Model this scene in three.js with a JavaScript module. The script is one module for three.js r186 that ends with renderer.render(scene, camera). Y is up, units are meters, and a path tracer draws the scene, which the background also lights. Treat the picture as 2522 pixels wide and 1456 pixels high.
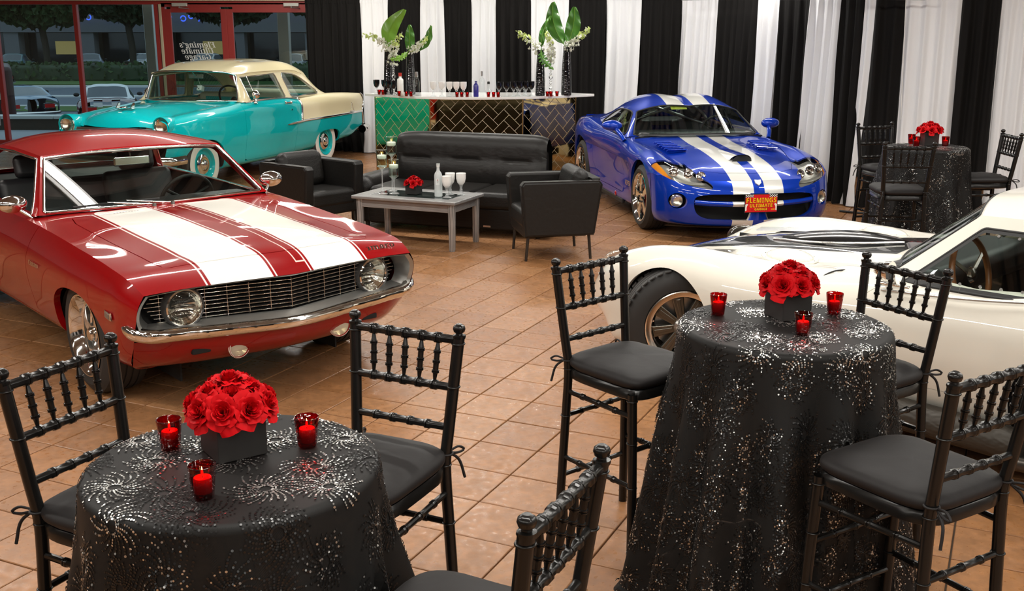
import * as THREE from 'three';
import { mergeGeometries, mergeVertices, toCreasedNormals } from 'three/addons/utils/BufferGeometryUtils.js';
import { RoundedBoxGeometry } from 'three/addons/geometries/RoundedBoxGeometry.js';
import { RectAreaLightUniformsLib } from 'three/addons/lights/RectAreaLightUniformsLib.js';
import { FontLoader } from 'three/addons/loaders/FontLoader.js';
import { TextGeometry } from 'three/addons/geometries/TextGeometry.js';

// ---------- camera, sky, lights, exposure ----------
const scene = new THREE.Scene();
const camera = new THREE.PerspectiveCamera(2 * Math.atan(728 / 2641) * 180 / Math.PI, 2522 / 1456, 0.05, 300);
camera.position.set(0, 1.935, 0);
camera.rotation.set(-14 * Math.PI / 180, 0, 0);
scene.background = new THREE.Color(0.62, 0.74, 0.9);       // overcast late-day sky, seen only through the storefront
scene.environmentIntensity = 1; scene.backgroundIntensity = 1.0;
const renderer = new THREE.WebGLRenderer({ antialias: true });
renderer.toneMapping = THREE.LinearToneMapping;
renderer.toneMappingExposure = 1.08;
renderer.shadowMap.enabled = true;
RectAreaLightUniformsLib.init();

// ---------- helpers ----------
const V3 = (x, y, z) => new THREE.Vector3(x, y, z);
const D2R = Math.PI / 180;
let seed = 7;
const rnd = () => { seed = (seed + 0x6d2b79f5) | 0; let t = Math.imul(seed ^ (seed >>> 15), 1 | seed); t = (t + Math.imul(t ^ (t >>> 7), 61 | t)) ^ t; return ((t ^ (t >>> 14)) >>> 0) / 4294967296; };
const rr = (a, b) => a + (b - a) * rnd();
const lerp = (a, b, t) => a + (b - a) * t, clamp = (x, a, b) => Math.min(b, Math.max(a, x)), sstep = (a, b, x) => { const t = clamp((x - a) / (b - a), 0, 1); return t * t * (3 - 2 * t); };
const taken = {};
const numbered = (n) => { const k = taken[n] = (taken[n] ?? -1) + 1; return k ? n + '_' + String(k).padStart(3, '0') : n; };
function tag(o, label, category, group, kind) { if (label) o.userData.label = label; if (category) o.userData.category = category; if (group) o.userData.group = group; if (kind) o.userData.kind = kind; return o; }
function thing(name, label, category, [x, y, z] = [0, 0, 0], turn = 0, group) {
  const o = new THREE.Group(); o.name = numbered(name); scene.add(o); o.position.set(x, y, z); o.rotation.y = turn;
  return tag(o, label, category, group);
}
function mesh(name, geo, mat, parent = scene) {
  const g = Array.isArray(geo) ? merge(geo) : geo;
  const m = new THREE.Mesh(g, mat); m.name = parent === scene ? numbered(name) : name; m.castShadow = m.receiveShadow = true; parent.add(m); return m;
}
function struct(name, geo, mat, parent = scene) { const m = mesh(name, geo, mat, parent); m.name = name; m.userData.kind = 'structure'; return m; }
function merge(list) {
  const keep = ['position', 'normal', 'uv'];
  list = list.filter(Boolean).map((g) => { const h = g.index ? g.toNonIndexed() : g.clone(); for (const k of Object.keys(h.attributes)) if (!keep.includes(k)) h.deleteAttribute(k); if (!h.attributes.uv) h.setAttribute('uv', new THREE.BufferAttribute(new Float32Array(h.attributes.position.count * 2), 2)); return h; });
  return list.length === 1 ? list[0] : mergeGeometries(list);
}
function dup(src, pos, turn, label, group) {
  const r = src.clone(); r.name = numbered(src.name.replace(/_\d{3}$/, '')); scene.add(r); r.userData = { ...src.userData };
  if (pos) r.position.set(...pos); if (turn !== undefined) r.rotation.y = turn;
  if (label) r.userData.label = label; if (group) r.userData.group = group; return r;
}
const tr = (g, x, y, z) => g.clone().translate(x, y, z);
const box = (w, h, d, x = 0, y = 0, z = 0, r = 0) => (r ? new RoundedBoxGeometry(w, h, d, 2, r) : new THREE.BoxGeometry(w, h, d)).translate(x, y, z);
const lathe = (pts, n = 32) => new THREE.LatheGeometry(pts.map((p) => new THREE.Vector2(p[0], p[1])), n);
function latheS(pts, n = 32, tol = 40) { return toCreasedNormals(lathe(pts, n), tol * D2R); }
const tube = (pts, r, n = 24, m = 8, closed = false) => new THREE.TubeGeometry(new THREE.CatmullRomCurve3(pts.map((p) => p.isVector3 ? p : V3(...p)), closed), n, r, m, closed);
function rod(a, b, r, n = 10, r2 = r) {
  a = a.isVector3 ? a : V3(...a); b = b.isVector3 ? b : V3(...b);
  const d = b.clone().sub(a), g = new THREE.CylinderGeometry(r2, r, d.length(), n);
  g.applyQuaternion(new THREE.Quaternion().setFromUnitVectors(V3(0, 1, 0), d.clone().normalize()));
  return g.translate((a.x + b.x) / 2, (a.y + b.y) / 2, (a.z + b.z) / 2);
}
function grid(nu, nv, f, uvf) {                 // f(i/nu, j/nv) -> [x, y, z]
  const p = [], uv = [], idx = [];
  for (let i = 0; i <= nu; i++) for (let j = 0; j <= nv; j++) { p.push(...f(i / nu, j / nv)); uv.push(...(uvf ? uvf(i / nu, j / nv) : [i / nu, j / nv])); }
  for (let i = 0; i < nu; i++) for (let j = 0; j < nv; j++) { const a = i * (nv + 1) + j, b = a + 1, c = a + nv + 1, d = c + 1; idx.push(a, b, c, b, d, c); }
  const g = new THREE.BufferGeometry(); g.setAttribute('position', new THREE.Float32BufferAttribute(p, 3)); g.setAttribute('uv', new THREE.Float32BufferAttribute(uv, 2)); g.setIndex(idx); g.computeVertexNormals(); return g;
}
const shapeOf = (pts) => { const s = new THREE.Shape(); pts.forEach((p, i) => i ? s.lineTo(p[0], p[1]) : s.moveTo(p[0], p[1])); return s; };
function extrude(pts, depth, bevel = 0, opt = {}) { const s = pts.isShape ? pts : shapeOf(pts); return new THREE.ExtrudeGeometry(s, { depth, bevelEnabled: bevel > 0, bevelSize: bevel, bevelThickness: bevel, bevelOffset: -bevel, bevelSegments: 2, curveSegments: 16, ...opt }); }
const hash = (x, y) => { let h = (x * 374761393 + y * 668265263) | 0; h = Math.imul(h ^ (h >>> 13), 1274126177); return ((h ^ (h >>> 16)) >>> 0) / 4294967296; };
function vnoise(x, y, per = 1e9) { const i = Math.floor(x), j = Math.floor(y), f = x - i, g = y - j, s = f * f * (3 - 2 * f), t = g * g * (3 - 2 * g), m = (a) => ((a % per) + per) % per; return lerp(lerp(hash(m(i), m(j)), hash(m(i + 1), m(j)), s), lerp(hash(m(i), m(j + 1)), hash(m(i + 1), m(j + 1)), s), t); }
function fbm(x, y, n = 4, per = 1e9) { let a = 0, w = 0.5, s = 0; for (let k = 0; k < n; k++) { a += w * vnoise(x, y, per); s += w; w *= 0.5; x *= 2; y *= 2; per *= 2; } return a / s; }
function noiseTex(n, f, srgb = false, rep = true) {                 // f(x, y) -> [r, g, b] 0..255
  const d = new Uint8Array(n * n * 4); for (let y = 0; y < n; y++) for (let x = 0; x < n; x++) { const c = f(x, y); d.set([c[0], c[1], c[2], 255], (y * n + x) * 4); }
  const t = new THREE.DataTexture(d, n, n); t.magFilter = THREE.LinearFilter; t.minFilter = THREE.LinearFilter; if (rep) t.wrapS = t.wrapT = THREE.RepeatWrapping; if (srgb) t.colorSpace = THREE.SRGBColorSpace; t.needsUpdate = true; return t;
}
function canvasTex(w, h, draw, srgb = true) { const c = document.createElement('canvas'); c.width = w; c.height = h; const g = c.getContext('2d'); draw(g, w, h); const t = new THREE.CanvasTexture(c); if (srgb) t.colorSpace = THREE.SRGBColorSpace; t.magFilter = THREE.LinearFilter; return t; }
const std = (c, roughness = 0.5, metalness = 0, o = {}) => new THREE.MeshStandardMaterial({ color: c, roughness, metalness, side: THREE.DoubleSide, ...o });
const phys = (c, roughness = 0.5, metalness = 0, o = {}) => new THREE.MeshPhysicalMaterial({ color: c, roughness, metalness, side: THREE.DoubleSide, ...o });
const rgb = (r, g, b) => new THREE.Color().setRGB(r, g, b);

// ---------- shared materials ----------
const M = {
  chrome: std(rgb(0.86, 0.85, 0.82), 0.07, 1), steel: std(rgb(0.55, 0.55, 0.54), 0.3, 1), alu: std(rgb(0.72, 0.71, 0.68), 0.2, 1),
  black: std(rgb(0.012, 0.012, 0.012), 0.6), blackGloss: phys(rgb(0.01, 0.01, 0.01), 0.15, 0), rubber: std(rgb(0.022, 0.021, 0.02), 0.62),
  under: std(rgb(0.01, 0.01, 0.01), 0.9), vinyl: std(rgb(0.018, 0.018, 0.02), 0.45), white: std(rgb(0.8, 0.79, 0.76), 0.4),
  glass: phys(rgb(0.9, 0.96, 0.93), 0, 0, { transmission: 1, thickness: 0, ior: 1.5 }),
  carGlass: phys(rgb(0.66, 0.75, 0.71), 0, 0, { transmission: 1, thickness: 0, ior: 1.75 }),
  crystal: phys(rgb(0.95, 0.97, 0.97), 0.03, 0, { transmission: 0.8, thickness: 0, ior: 1.5 }),
  lens: phys(rgb(0.97, 0.97, 0.94), 0.02, 0, { transmission: 1, thickness: 0, ior: 1.5 }),
  amber: phys(rgb(0.9, 0.32, 0.02), 0.15, 0, { transmission: 0.4, thickness: 0 }), redLens: phys(rgb(0.7, 0.02, 0.02), 0.15, 0, { transmission: 0.3, thickness: 0 }),
};
// ---------- room ----------
const CEIL = 3.35;
const concrete = std(rgb(0.5, 0.48, 0.44), 0.85), wallPaint = std(rgb(0.62, 0.6, 0.55), 0.8), ceilingPaint = std(rgb(0.07, 0.068, 0.064), 0.9), ribPaint = std(rgb(0.34, 0.335, 0.32), 0.7), darkWall = std(rgb(0.03, 0.03, 0.03), 0.9);
const groutMat = std(rgb(0.085, 0.058, 0.038), 0.9);
// floor: square quarry tiles laid on a grid turned 25.1 degrees
const TILE = 0.305, TA = 25.145 * D2R, TO = [-0.1727, -5.5389];
{
  const fl = struct('floor', box(26, 0.2, 30, -2, -0.112, -6), groutMat);
  fl.geometry = new THREE.BoxGeometry(24, 0.2, 27).translate(-3, -0.112, -5); 
  const tileNoise = (k) => noiseTex(256, (x, y) => { const n = fbm(x / 24 + k * 9, y / 24, 4) - 0.5, g = (hash(x + k * 777, y) - 0.5), p = fbm(x / 5, y / 5 + k * 31, 2) - 0.5, v = 1 + n * 0.24 + g * 0.06 + p * 0.05; const b = [[152, 108, 72], [144, 101, 66], [158, 114, 77], [148, 103, 65]][k]; return b.map((c) => clamp(c * v, 0, 255)); }, true);
  const tileBump = noiseTex(256, (x, y) => { const v = 128 + (fbm(x / 14, y / 14, 3) - 0.5) * 150 + (hash(x, y) - 0.5) * 30; return [v, v, v]; });
  const tileRough = noiseTex(256, (x, y) => { const v = 95 + (fbm(x / 20 + 50, y / 20, 4) - 0.5) * 110; return [v, v, v]; });
  const mats = [0, 1, 2, 3].map((k) => phys(0xffffff, 1, 0, { map: tileNoise(k), roughnessMap: tileRough, bumpMap: tileBump, bumpScale: 0.0004, specularIntensity: 0.9 }));
  const s = TILE - 0.007, h = 0.012, c = 0.0025, v = [], geoOf = () => {
    const P = [[-s / 2, -h, s / 2], [-s / 2, -c, s / 2], [-s / 2 + c, 0, s / 2 - c]];
    const pos = [], uv = [], quad = (a, b, d, e) => { for (const q of [a, b, d, a, d, e]) { pos.push(...q); uv.push(q[0] / TILE + 0.5, q[2] / TILE + 0.5); } };
    const ring = (k) => [[-1, -1], [1, -1], [1, 1], [-1, 1]].map(([x, z]) => [x * Math.abs(P[k][0]), P[k][1], z * P[k][2]]);
    for (let k = 0; k < 2; k++) { const a = ring(k), b = ring(k + 1); for (let i = 0; i < 4; i++) { const j = (i + 1) % 4; quad(a[i], b[i], b[j], a[j]); } }
    const t = ring(2); quad(t[0], t[3], t[2], t[1]);
    const g = new THREE.BufferGeometry(); g.setAttribute('position', new THREE.Float32BufferAttribute(pos, 3)); g.setAttribute('uv', new THREE.Float32BufferAttribute(uv, 2)); g.computeVertexNormals(); return g;
  };
  const geo = geoOf();
  camera.updateMatrixWorld(); camera.updateProjectionMatrix();
  const list = [];
  for (let i = -48; i <= 48; i++) for (let j = -56; j <= 52; j++) {
    const u = (i + 0.5) * TILE, w = (j + 0.5) * TILE, x = TO[0] + u * Math.cos(TA) + w * Math.sin(TA), z = TO[1] + u * Math.sin(TA) - w * Math.cos(TA);
    if (x < -14.5 || x > 8.4 || z < -18.1 || z > 8) continue;
    const p = V3(x, 0, z).project(camera), d = Math.hypot(x, z, 1.9), seen = z < -1.2 && Math.abs(p.x) < 1.02 && p.y < 0.6 && p.y > -1.06;
    const hid = Math.hypot(x + 0.6, z + 2.15) < 0.25 || Math.hypot(x - 0.857, z + 3.25) < 0.25;
    list.push({ x, z, k: (hash(i + 100, j + 100) * 4) | 0, q: (hash(i + 7, j + 300) * 4) | 0, dy: (hash(i + 55, j + 91) - 0.5) * 0.0012, rank: seen && !hid ? d : 1e6 + d });
  }
  list.sort((a, b) => a.rank - b.rank);
  list.forEach((t, n) => {
    if (n >= 296) return;
    const m = mesh('tile', geo, mats[t.k], fl); m.position.set(t.x, t.dy, t.z); m.rotation.y = -TA + t.q * Math.PI / 2;
  });
  for (let k = 0; k < 4; k++) {
    const rest = list.slice(296).filter((t) => t.k === k), im = new THREE.InstancedMesh(geo, mats[k], rest.length), mt = new THREE.Matrix4();
    rest.forEach((t, n) => im.setMatrixAt(n, mt.makeRotationY(-TA + t.q * Math.PI / 2).setPosition(t.x, t.dy, t.z)));
    im.name = 'distant_tiles'; im.userData.kind = 'stuff'; im.castShadow = im.receiveShadow = true; fl.add(im);
  }
}
// shell: storefront on the left of the back, draped walls elsewhere
struct('ceiling', new THREE.BoxGeometry(24, 0.2, 27).translate(-3, CEIL + 0.1, -5), ceilingPaint);
{
  const ribs = [], dx = Math.sin(TA), dz = -Math.cos(TA), nx = Math.cos(TA), nz = Math.sin(TA);       // deck ribs running away from us
  for (let k = -130; k <= 130; k++) {
    const d = k * 0.17, px = -3 + nx * d, pz = -5 + nz * d; let t0 = -40, t1 = 40;
    for (const [p, v, lo, hi] of [[px, dx, -14.9, 8.9], [pz, dz, -18.1, 8.3]]) { let a = (lo - p) / v, b = (hi - p) / v; if (a > b) [a, b] = [b, a]; t0 = Math.max(t0, a); t1 = Math.min(t1, b); }
    if (t1 - t0 < 0.2) continue;
    ribs.push(extrude([[-0.055, 0.001], [-0.036, -0.055], [0.036, -0.055], [0.055, 0.001]], t1 - t0, 0).rotateY(Math.atan2(dx, dz)).translate(px + dx * t0, CEIL, pz + dz * t0));
  }
  struct('ceiling_deck', ribs, ribPaint);
}
function wallSeg(name, a, b, h0, h1, mat, t = 0.2) { const dx = b[0] - a[0], dz = b[1] - a[1], L = Math.hypot(dx, dz), g = new THREE.BoxGeometry(L, h1 - h0, t).rotateY(-Math.atan2(dz, dx)).translate((a[0] + b[0]) / 2, (h0 + h1) / 2, (a[1] + b[1]) / 2); return struct(name, g, mat); }
wallSeg('wall_back', [-3.1, -18.3], [3.2, -15.55], 0, CEIL, darkWall);
wallSeg('wall_back_right', [3.15, -15.6], [9, -11.2], 0, CEIL, darkWall);
wallSeg('wall_right', [9, -12], [9, 8.4], 0, CEIL, wallPaint);
wallSeg('wall_front', [-15, 8.4], [9, 8.4], 0, CEIL, wallPaint);
wallSeg('wall_left', [-15, -18.3], [-15, 8.4], 0, CEIL, wallPaint);
// ceiling fluorescent fixtures
const tubeMat = std(0xffffff, 0.5, 0, { emissive: new THREE.Color(1, 0.965, 0.9), emissiveIntensity: 6 });
{
  let first = null;
  const W = 0.1, L = 2.4, INT = 82;
  const mk = (x, z, turn, label) => {
    let t;
    if (!first) {
      t = thing('fluorescent_light', label, 'ceiling light', [x, CEIL - 0.20, z], turn, 'ceiling strip lights');
      mesh('housing', [box(L, 0.05, 0.16, 0, 0.1, 0), box(L + 0.04, 0.02, W + 0.02, 0, 0.065, 0)], M.white, t);
      for (const s of [-1, 1]) mesh('lamp_tube', new THREE.CylinderGeometry(0.016, 0.016, L - 0.06, 10).rotateZ(Math.PI / 2).translate(0, 0.03, s * 0.07), tubeMat, t);
      first = t;
    } else t = dup(first, [x, CEIL - 0.20, z], turn, label);
    const l = new THREE.RectAreaLight(new THREE.Color(1, 0.965, 0.9), INT, L, W); l.position.set(x, CEIL - 0.205, z); l.rotation.order = 'YXZ'; l.rotation.y = turn; l.rotation.x = -Math.PI / 2; l.name = 'fluorescent_lamp'; l.castShadow = true; scene.add(l);
  };
  const a = -25 * D2R, ca = Math.cos(25.1 * D2R), sa = Math.sin(25.1 * D2R);
  for (let r = 0; r < 5; r++) for (let c = -2; c <= 2; c++) {
    const u = c * 3.3 - 0.6, w = -1.0 + r * 4.1, x = u * ca + w * sa * 0.55, z = u * sa - w * ca + 1.2;
    if (x < -13 || x > 7.5 || z > 6.5 || z < -16 || (x > 3.6 && z < -11)) continue;
    mk(x, z, a, 'white twin-tube ceiling strip light, ' + ['first', 'second', 'third', 'fourth', 'fifth'][c + 2] + ' from the left in the ' + ['nearest', 'second', 'third', 'fourth', 'farthest'][r] + ' row');
  }
}
// ---------- car bodies: control nets, cut into panels ----------
// a net is stations x lines of [x, y, z] (x forward, y up, z half width); cubic through the points, sharp at creased stations or lines
function spline1(P, cr) {                       // P: points, cr: Set of sharp indices -> f(t) with t in 0..n-1
  const n = P.length, d = [], m = [];
  for (let i = 0; i < n - 1; i++) d.push(Math.max(1e-5, Math.hypot(P[i + 1][0] - P[i][0], P[i + 1][1] - P[i][1], P[i + 1][2] - P[i][2])));
  const s = (i, c) => (P[i + 1][c] - P[i][c]) / d[i];
  const inner = (i, c) => (s(i - 1, c) * d[i] + s(i, c) * d[i - 1]) / (d[i] + d[i - 1]);
  const sharp = (i) => i === 0 || i === n - 1 || cr.has(i);
  return (t) => {
    const i = clamp(Math.floor(t), 0, n - 2), f = t - i, f2 = f * f, f3 = f2 * f, out = [0, 0, 0];
    for (let c = 0; c < 3; c++) {
      const a = sharp(i), b = sharp(i + 1); let m0, m1;
      if (a && b) m0 = m1 = s(i, c);
      else if (a) { m1 = inner(i + 1, c); m0 = 1.5 * s(i, c) - 0.5 * m1; }
      else if (b) { m0 = inner(i, c); m1 = 1.5 * s(i, c) - 0.5 * m0; }
      else { m0 = inner(i, c); m1 = inner(i + 1, c); }
      out[c] = (2 * f3 - 3 * f2 + 1) * P[i][c] + (f3 - 2 * f2 + f) * d[i] * m0 + (-2 * f3 + 3 * f2) * P[i + 1][c] + (f3 - f2) * d[i] * m1;
    }
    return out;
  };
}
// -> soup: flat array of 8 numbers per vertex (position, normal, u, v); both sides when mirrored; the last line is the centre line when it lies at z = 0
function netSoup(st, { cu = [], cv = [], nu = 8, nv = 6, mirror = true } = {}) {
  const ns = st.length, nl = st[0].length, cU = new Set(cu), cV = new Set(cv), lines = [];
  for (let k = 0; k < nl; k++) lines.push(spline1(st.map((s) => s[k]), cU));
  const us = [], vs = []; for (let i = 0; i < ns - 1; i++) for (let a = 0; a < nu; a++) us.push(i + a / nu); us.push(ns - 1);
  for (let i = 0; i < nl - 1; i++) for (let a = 0; a < nv; a++) vs.push(i + a / nv); vs.push(nl - 1);
  const G = us.map((u) => { const f = spline1(lines.map((l) => l(u)), cV); return vs.map((v) => f(v)); });
  const out = [], uCut = [0, ...cu.map((c) => c * nu), us.length - 1].sort((a, b) => a - b), vCut = [0, ...cv.map((c) => c * nv), vs.length - 1].sort((a, b) => a - b);
  const N = V3(), A = V3(), B = V3();
  for (let a = 0; a < uCut.length - 1; a++) for (let b = 0; b < vCut.length - 1; b++) {
    const [i0, i1, j0, j1] = [uCut[a], uCut[a + 1], vCut[b], vCut[b + 1]]; if (i1 <= i0 || j1 <= j0) continue;
    const nor = (i, j) => {
      const centre = Math.abs(G[i][j][2]) < 1e-6 && j === vs.length - 1;
      for (let e = 0; e < 3; e++) {                              // degenerate corners look a little inwards
        const I = clamp(i + (i === i0 ? e : i === i1 ? -e : 0), i0, i1), J = clamp(j + (j === j0 ? e : j === j1 ? -e : 0), j0, j1);
        const p = G[Math.min(I + 1, i1)][J], q = G[Math.max(I - 1, i0)][J], r = G[I][Math.min(J + 1, j1)], s = G[I][Math.max(J - 1, j0)];
        A.set(p[0] - q[0], p[1] - q[1], p[2] - q[2]); B.set(r[0] - s[0], r[1] - s[1], r[2] - s[2]); N.crossVectors(A, B);
        if (N.length() > 1e-9) break;
      }
      if (centre) N.z = 0;
      N.normalize(); return [N.x, N.y, N.z];
    };
    const cache = new Map(), vert = (i, j) => { const k = i * 4096 + j; if (!cache.has(k)) cache.set(k, [...G[i][j], ...nor(i, j), us[i], vs[j]]); return cache.get(k); };
    for (let i = i0; i < i1; i++) for (let j = j0; j < j1; j++) {
      const p = vert(i, j), q = vert(i + 1, j), r = vert(i, j + 1), s = vert(i + 1, j + 1);
      for (const w of [p, q, r, q, s, r]) out.push(...w);
    }
  }
  // turn normals outwards: the sum over the net of n . (p - middle line)
  let sg = 0; for (let k = 0; k < out.length; k += 8) sg += out[k + 4] * (out[k + 1] - 0.45) + out[k + 5] * out[k + 2];
  if (sg < 0) { for (let k = 0; k < out.length; k += 8) for (let c = 3; c < 6; c++) out[k + c] *= -1; flipS(out); }
  return mirror ? out.concat(mirrorS(out)) : out;
}
function flipS(s) { for (let k = 0; k < s.length; k += 24) for (let c = 0; c < 8; c++) { const t = s[k + 8 + c]; s[k + 8 + c] = s[k + 16 + c]; s[k + 16 + c] = t; } return s; }
function mirrorS(s) { const o = s.slice(); for (let k = 0; k < o.length; k += 8) { o[k + 2] *= -1; o[k + 5] *= -1; } return flipS(o); }
const vOf = (s, k) => ({ x: s[k], y: s[k + 1], z: s[k + 2], u: s[k + 6], v: s[k + 7] });
// cut a soup along f = 0; keep f > 0 in .in, the rest in .out; .edge lists the cut's segments
function carve(s, f) {
  const IN = [], OUT = [], edge = [];
  for (let k = 0; k < s.length; k += 24) {
    const v = [0, 8, 16].map((o) => s.slice(k + o, k + o + 8)), w = [0, 8, 16].map((o) => f(vOf(s, k + o)));
    const pos = w.filter((x) => x > 0).length;
    if (pos === 3) { IN.push(...v[0], ...v[1], ...v[2]); continue; }
    if (pos === 0) { OUT.push(...v[0], ...v[1], ...v[2]); continue; }
    const one = pos === 1, i = w.findIndex((x) => (x > 0) === one), j = (i + 1) % 3, l = (i + 2) % 3;
    const cut = (a, b) => { const t = w[a] / (w[a] - w[b]); return v[a].map((x, c) => x + (v[b][c] - x) * t); };
    const p = cut(i, j), q = cut(i, l), [alone, pair] = one ? [IN, OUT] : [OUT, IN];
    alone.push(...v[i], ...p, ...q); pair.push(...p, ...v[j], ...v[l], ...p, ...v[l], ...q);
    edge.push(one ? [p, q] : [q, p]);
  }
  return { in: IN, out: OUT, edge };
}
function soupGeo(s, uvf) {
  const n = s.length / 8, p = new Float32Array(n * 3), m = new Float32Array(n * 3), t = new Float32Array(n * 2);
  for (let i = 0; i < n; i++) {
    const k = i * 8; p.set([s[k], s[k + 1], s[k + 2]], i * 3); const L = Math.hypot(s[k + 3], s[k + 4], s[k + 5]) || 1; m.set([s[k + 3] / L, s[k + 4] / L, s[k + 5] / L], i * 3);
    t.set(uvf ? uvf(s[k], s[k + 1], s[k + 2], s[k + 6], s[k + 7]) : [s[k], s[k + 1]], i * 2);
  }
  const g = new THREE.BufferGeometry(); g.setAttribute('position', new THREE.BufferAttribute(p, 3)); g.setAttribute('normal', new THREE.BufferAttribute(m, 3)); g.setAttribute('uv', new THREE.BufferAttribute(t, 2)); return g;
}
const shiftS = (s, d) => { const o = s.slice(); for (let k = 0; k < o.length; k += 8) for (let c = 0; c < 3; c++) o[k + c] += o[k + 3 + c] * d; return o; };
// a lip turned inwards along a cut
function lip(edges, depth, dir) {
  const o = [];
  for (const [p, q] of edges) {
    const e = [q[0] - p[0], q[1] - p[1], q[2] - p[2]], a = dir ? dir(p) : [-p[3], -p[4], -p[5]], b = dir ? dir(q) : [-q[3], -q[4], -q[5]];
    let n = [e[1] * a[2] - e[2] * a[1], e[2] * a[0] - e[0] * a[2], e[0] * a[1] - e[1] * a[0]]; const L = Math.hypot(...n); if (L < 1e-12) continue; n = n.map((x) => x / L);
    const at = (v, d, t) => [v[0] + d[0] * t, v[1] + d[1] * t, v[2] + d[2] * t, ...n, v[6], v[7]];
    const p2 = at(p, a, depth), q2 = at(q, b, depth), p1 = at(p, a, 0), q1 = at(q, b, 0);
    o.push(...p1, ...q1, ...p2, ...q1, ...q2, ...p2);
  }
  return o;
}
// a moulding: little tubes along a cut
function bead(edges, r, lift = 0) {
  const o = [];
  for (const [p, q] of edges) {
    const e = V3(q[0] - p[0], q[1] - p[1], q[2] - p[2]); if (e.length() < 1e-6) continue; e.normalize();
    const ring = (v) => { const n = V3(v[3], v[4], v[5]).normalize(), b = V3().crossVectors(n, e).normalize(); return [0, 1, 2, 3, 4, 5, 6, 7].map((k) => { const a = k * Math.PI / 4, c = Math.cos(a), s = Math.sin(a), d = [n.x * c + b.x * s, n.y * c + b.y * s, n.z * c + b.z * s]; return [v[0] + n.x * lift + d[0] * r, v[1] + n.y * lift + d[1] * r, v[2] + n.z * lift + d[2] * r, ...d, 0, 0]; }); };
    const A = ring(p), B = ring(q); for (let k = 0; k < 8; k++) { const l = (k + 1) % 8; o.push(...A[k], ...B[k], ...A[l], ...B[k], ...B[l], ...A[l]); }
  }
  return o;
}
const sbox = (x, y, x0, x1, y0, y1, r = 0) => { const dx = Math.abs(x - (x0 + x1) / 2) - (x1 - x0) / 2 + r, dy = Math.abs(y - (y0 + y1) / 2) - (y1 - y0) / 2 + r; return -(Math.hypot(Math.max(dx, 0), Math.max(dy, 0)) + Math.min(Math.max(dx, dy), 0) - r); };
function poly(P) {                                // signed distance to a polygon, positive inside
  return (x, y) => { let d = 1e9, ins = false; for (let i = 0, j = P.length - 1; i < P.length; j = i++) { const [ax, ay] = P[j], [bx, by] = P[i], ex = bx - ax, ey = by - ay, t = clamp(((x - ax) * ex + (y - ay) * ey) / (ex * ex + ey * ey), 0, 1); d = Math.min(d, Math.hypot(x - ax - ex * t, y - ay - ey * t)); if ((ay > y) !== (by > y) && x < (bx - ax) * (y - ay) / (by - ay) + ax) ins = !ins; } return ins ? d : -d; };
}
const smoothPoly = (P, n = 6) => { const c = new THREE.CatmullRomCurve3(P.map((p) => V3(p[0], p[1], 0)), true, 'centripetal'); return poly(c.getPoints(P.length * n).slice(0, -1).map((p) => [p.x, p.y])); };
const arch = (cx, cy, a, b, n = 2) => (x, y) => 1 - Math.pow(Math.pow(Math.abs(x - cx) / a, n) + Math.pow(Math.abs(Math.max(y - cy, -b * 0.0) ) / b, n), 1 / n);
function pose(g, x, z, deg) { g.position.set(x, 0, z); g.rotation.y = deg * D2R - Math.PI / 2; }   // local x forward, local z to the car's right
// wheels: axis along z, outside towards +z
const turned = (pts, n = 48, tol = 35) => latheS(pts, n, tol).rotateX(Math.PI / 2);   // pts: [radius, z outwards]
function tyre(R, r, w, grooves = 4, sipes = 0, side = []) {
  const p = [[r - 0.005, -w / 2 + 0.012], [r + 0.012, -w / 2 - 0.004], [lerp(r, R, 0.45), -w / 2 - 0.008], [R - 0.03, -w / 2 + 0.004], [R - 0.008, -w / 2 + 0.02]];
  const tw = w - 0.05; for (let k = 0; k < grooves; k++) { const c = -tw / 2 + tw * (k + 1) / (grooves + 1); p.push([R, c - 0.009], [R, c - 0.005], [R - 0.007, c - 0.004], [R - 0.007, c + 0.004], [R, c + 0.005]); }
  p.push([R - 0.008, w / 2 - 0.02], [R - 0.03, w / 2 - 0.004], [lerp(r, R, 0.45), w / 2 + 0.008], [r + 0.012, w / 2 + 0.004], [r - 0.005, w / 2 - 0.012]);
  const g = [turned(p, 56, 30)];
  for (let k = 0; k < sipes; k++) { const a = k / sipes * 2 * Math.PI; for (const s of [-1, 1]) g.push(box(0.004, 0.05, 0.012).translate(0, 0, 0)); }
  return g;
}
function seatGeo(w = 0.5, back = 0.55) { return [box(w, 0.14, 0.5, 0, 0.07, 0, 0.05), box(w, back, 0.13, 0, back / 2 + 0.1, 0, 0.05).rotateX(-0.25).translate(0, 0, -0.28), box(0.26, 0.16, 0.09, 0, 0, 0, 0.04).rotateX(-0.25).translate(0, back + 0.16, -0.42)]; }
function steering(r = 0.19, spokes = 3) { const g = [new THREE.TorusGeometry(r, 0.013, 10, 40), new THREE.CylinderGeometry(0.035, 0.035, 0.04, 16).rotateX(Math.PI / 2)]; for (let k = 0; k < spokes; k++) { const a = -Math.PI / 2 + (k - (spokes - 1) / 2) * 2 * Math.PI / 3; g.push(rod([0, 0, 0], [Math.cos(a) * r, Math.sin(a) * r, 0], 0.011)); } return g; }
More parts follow.
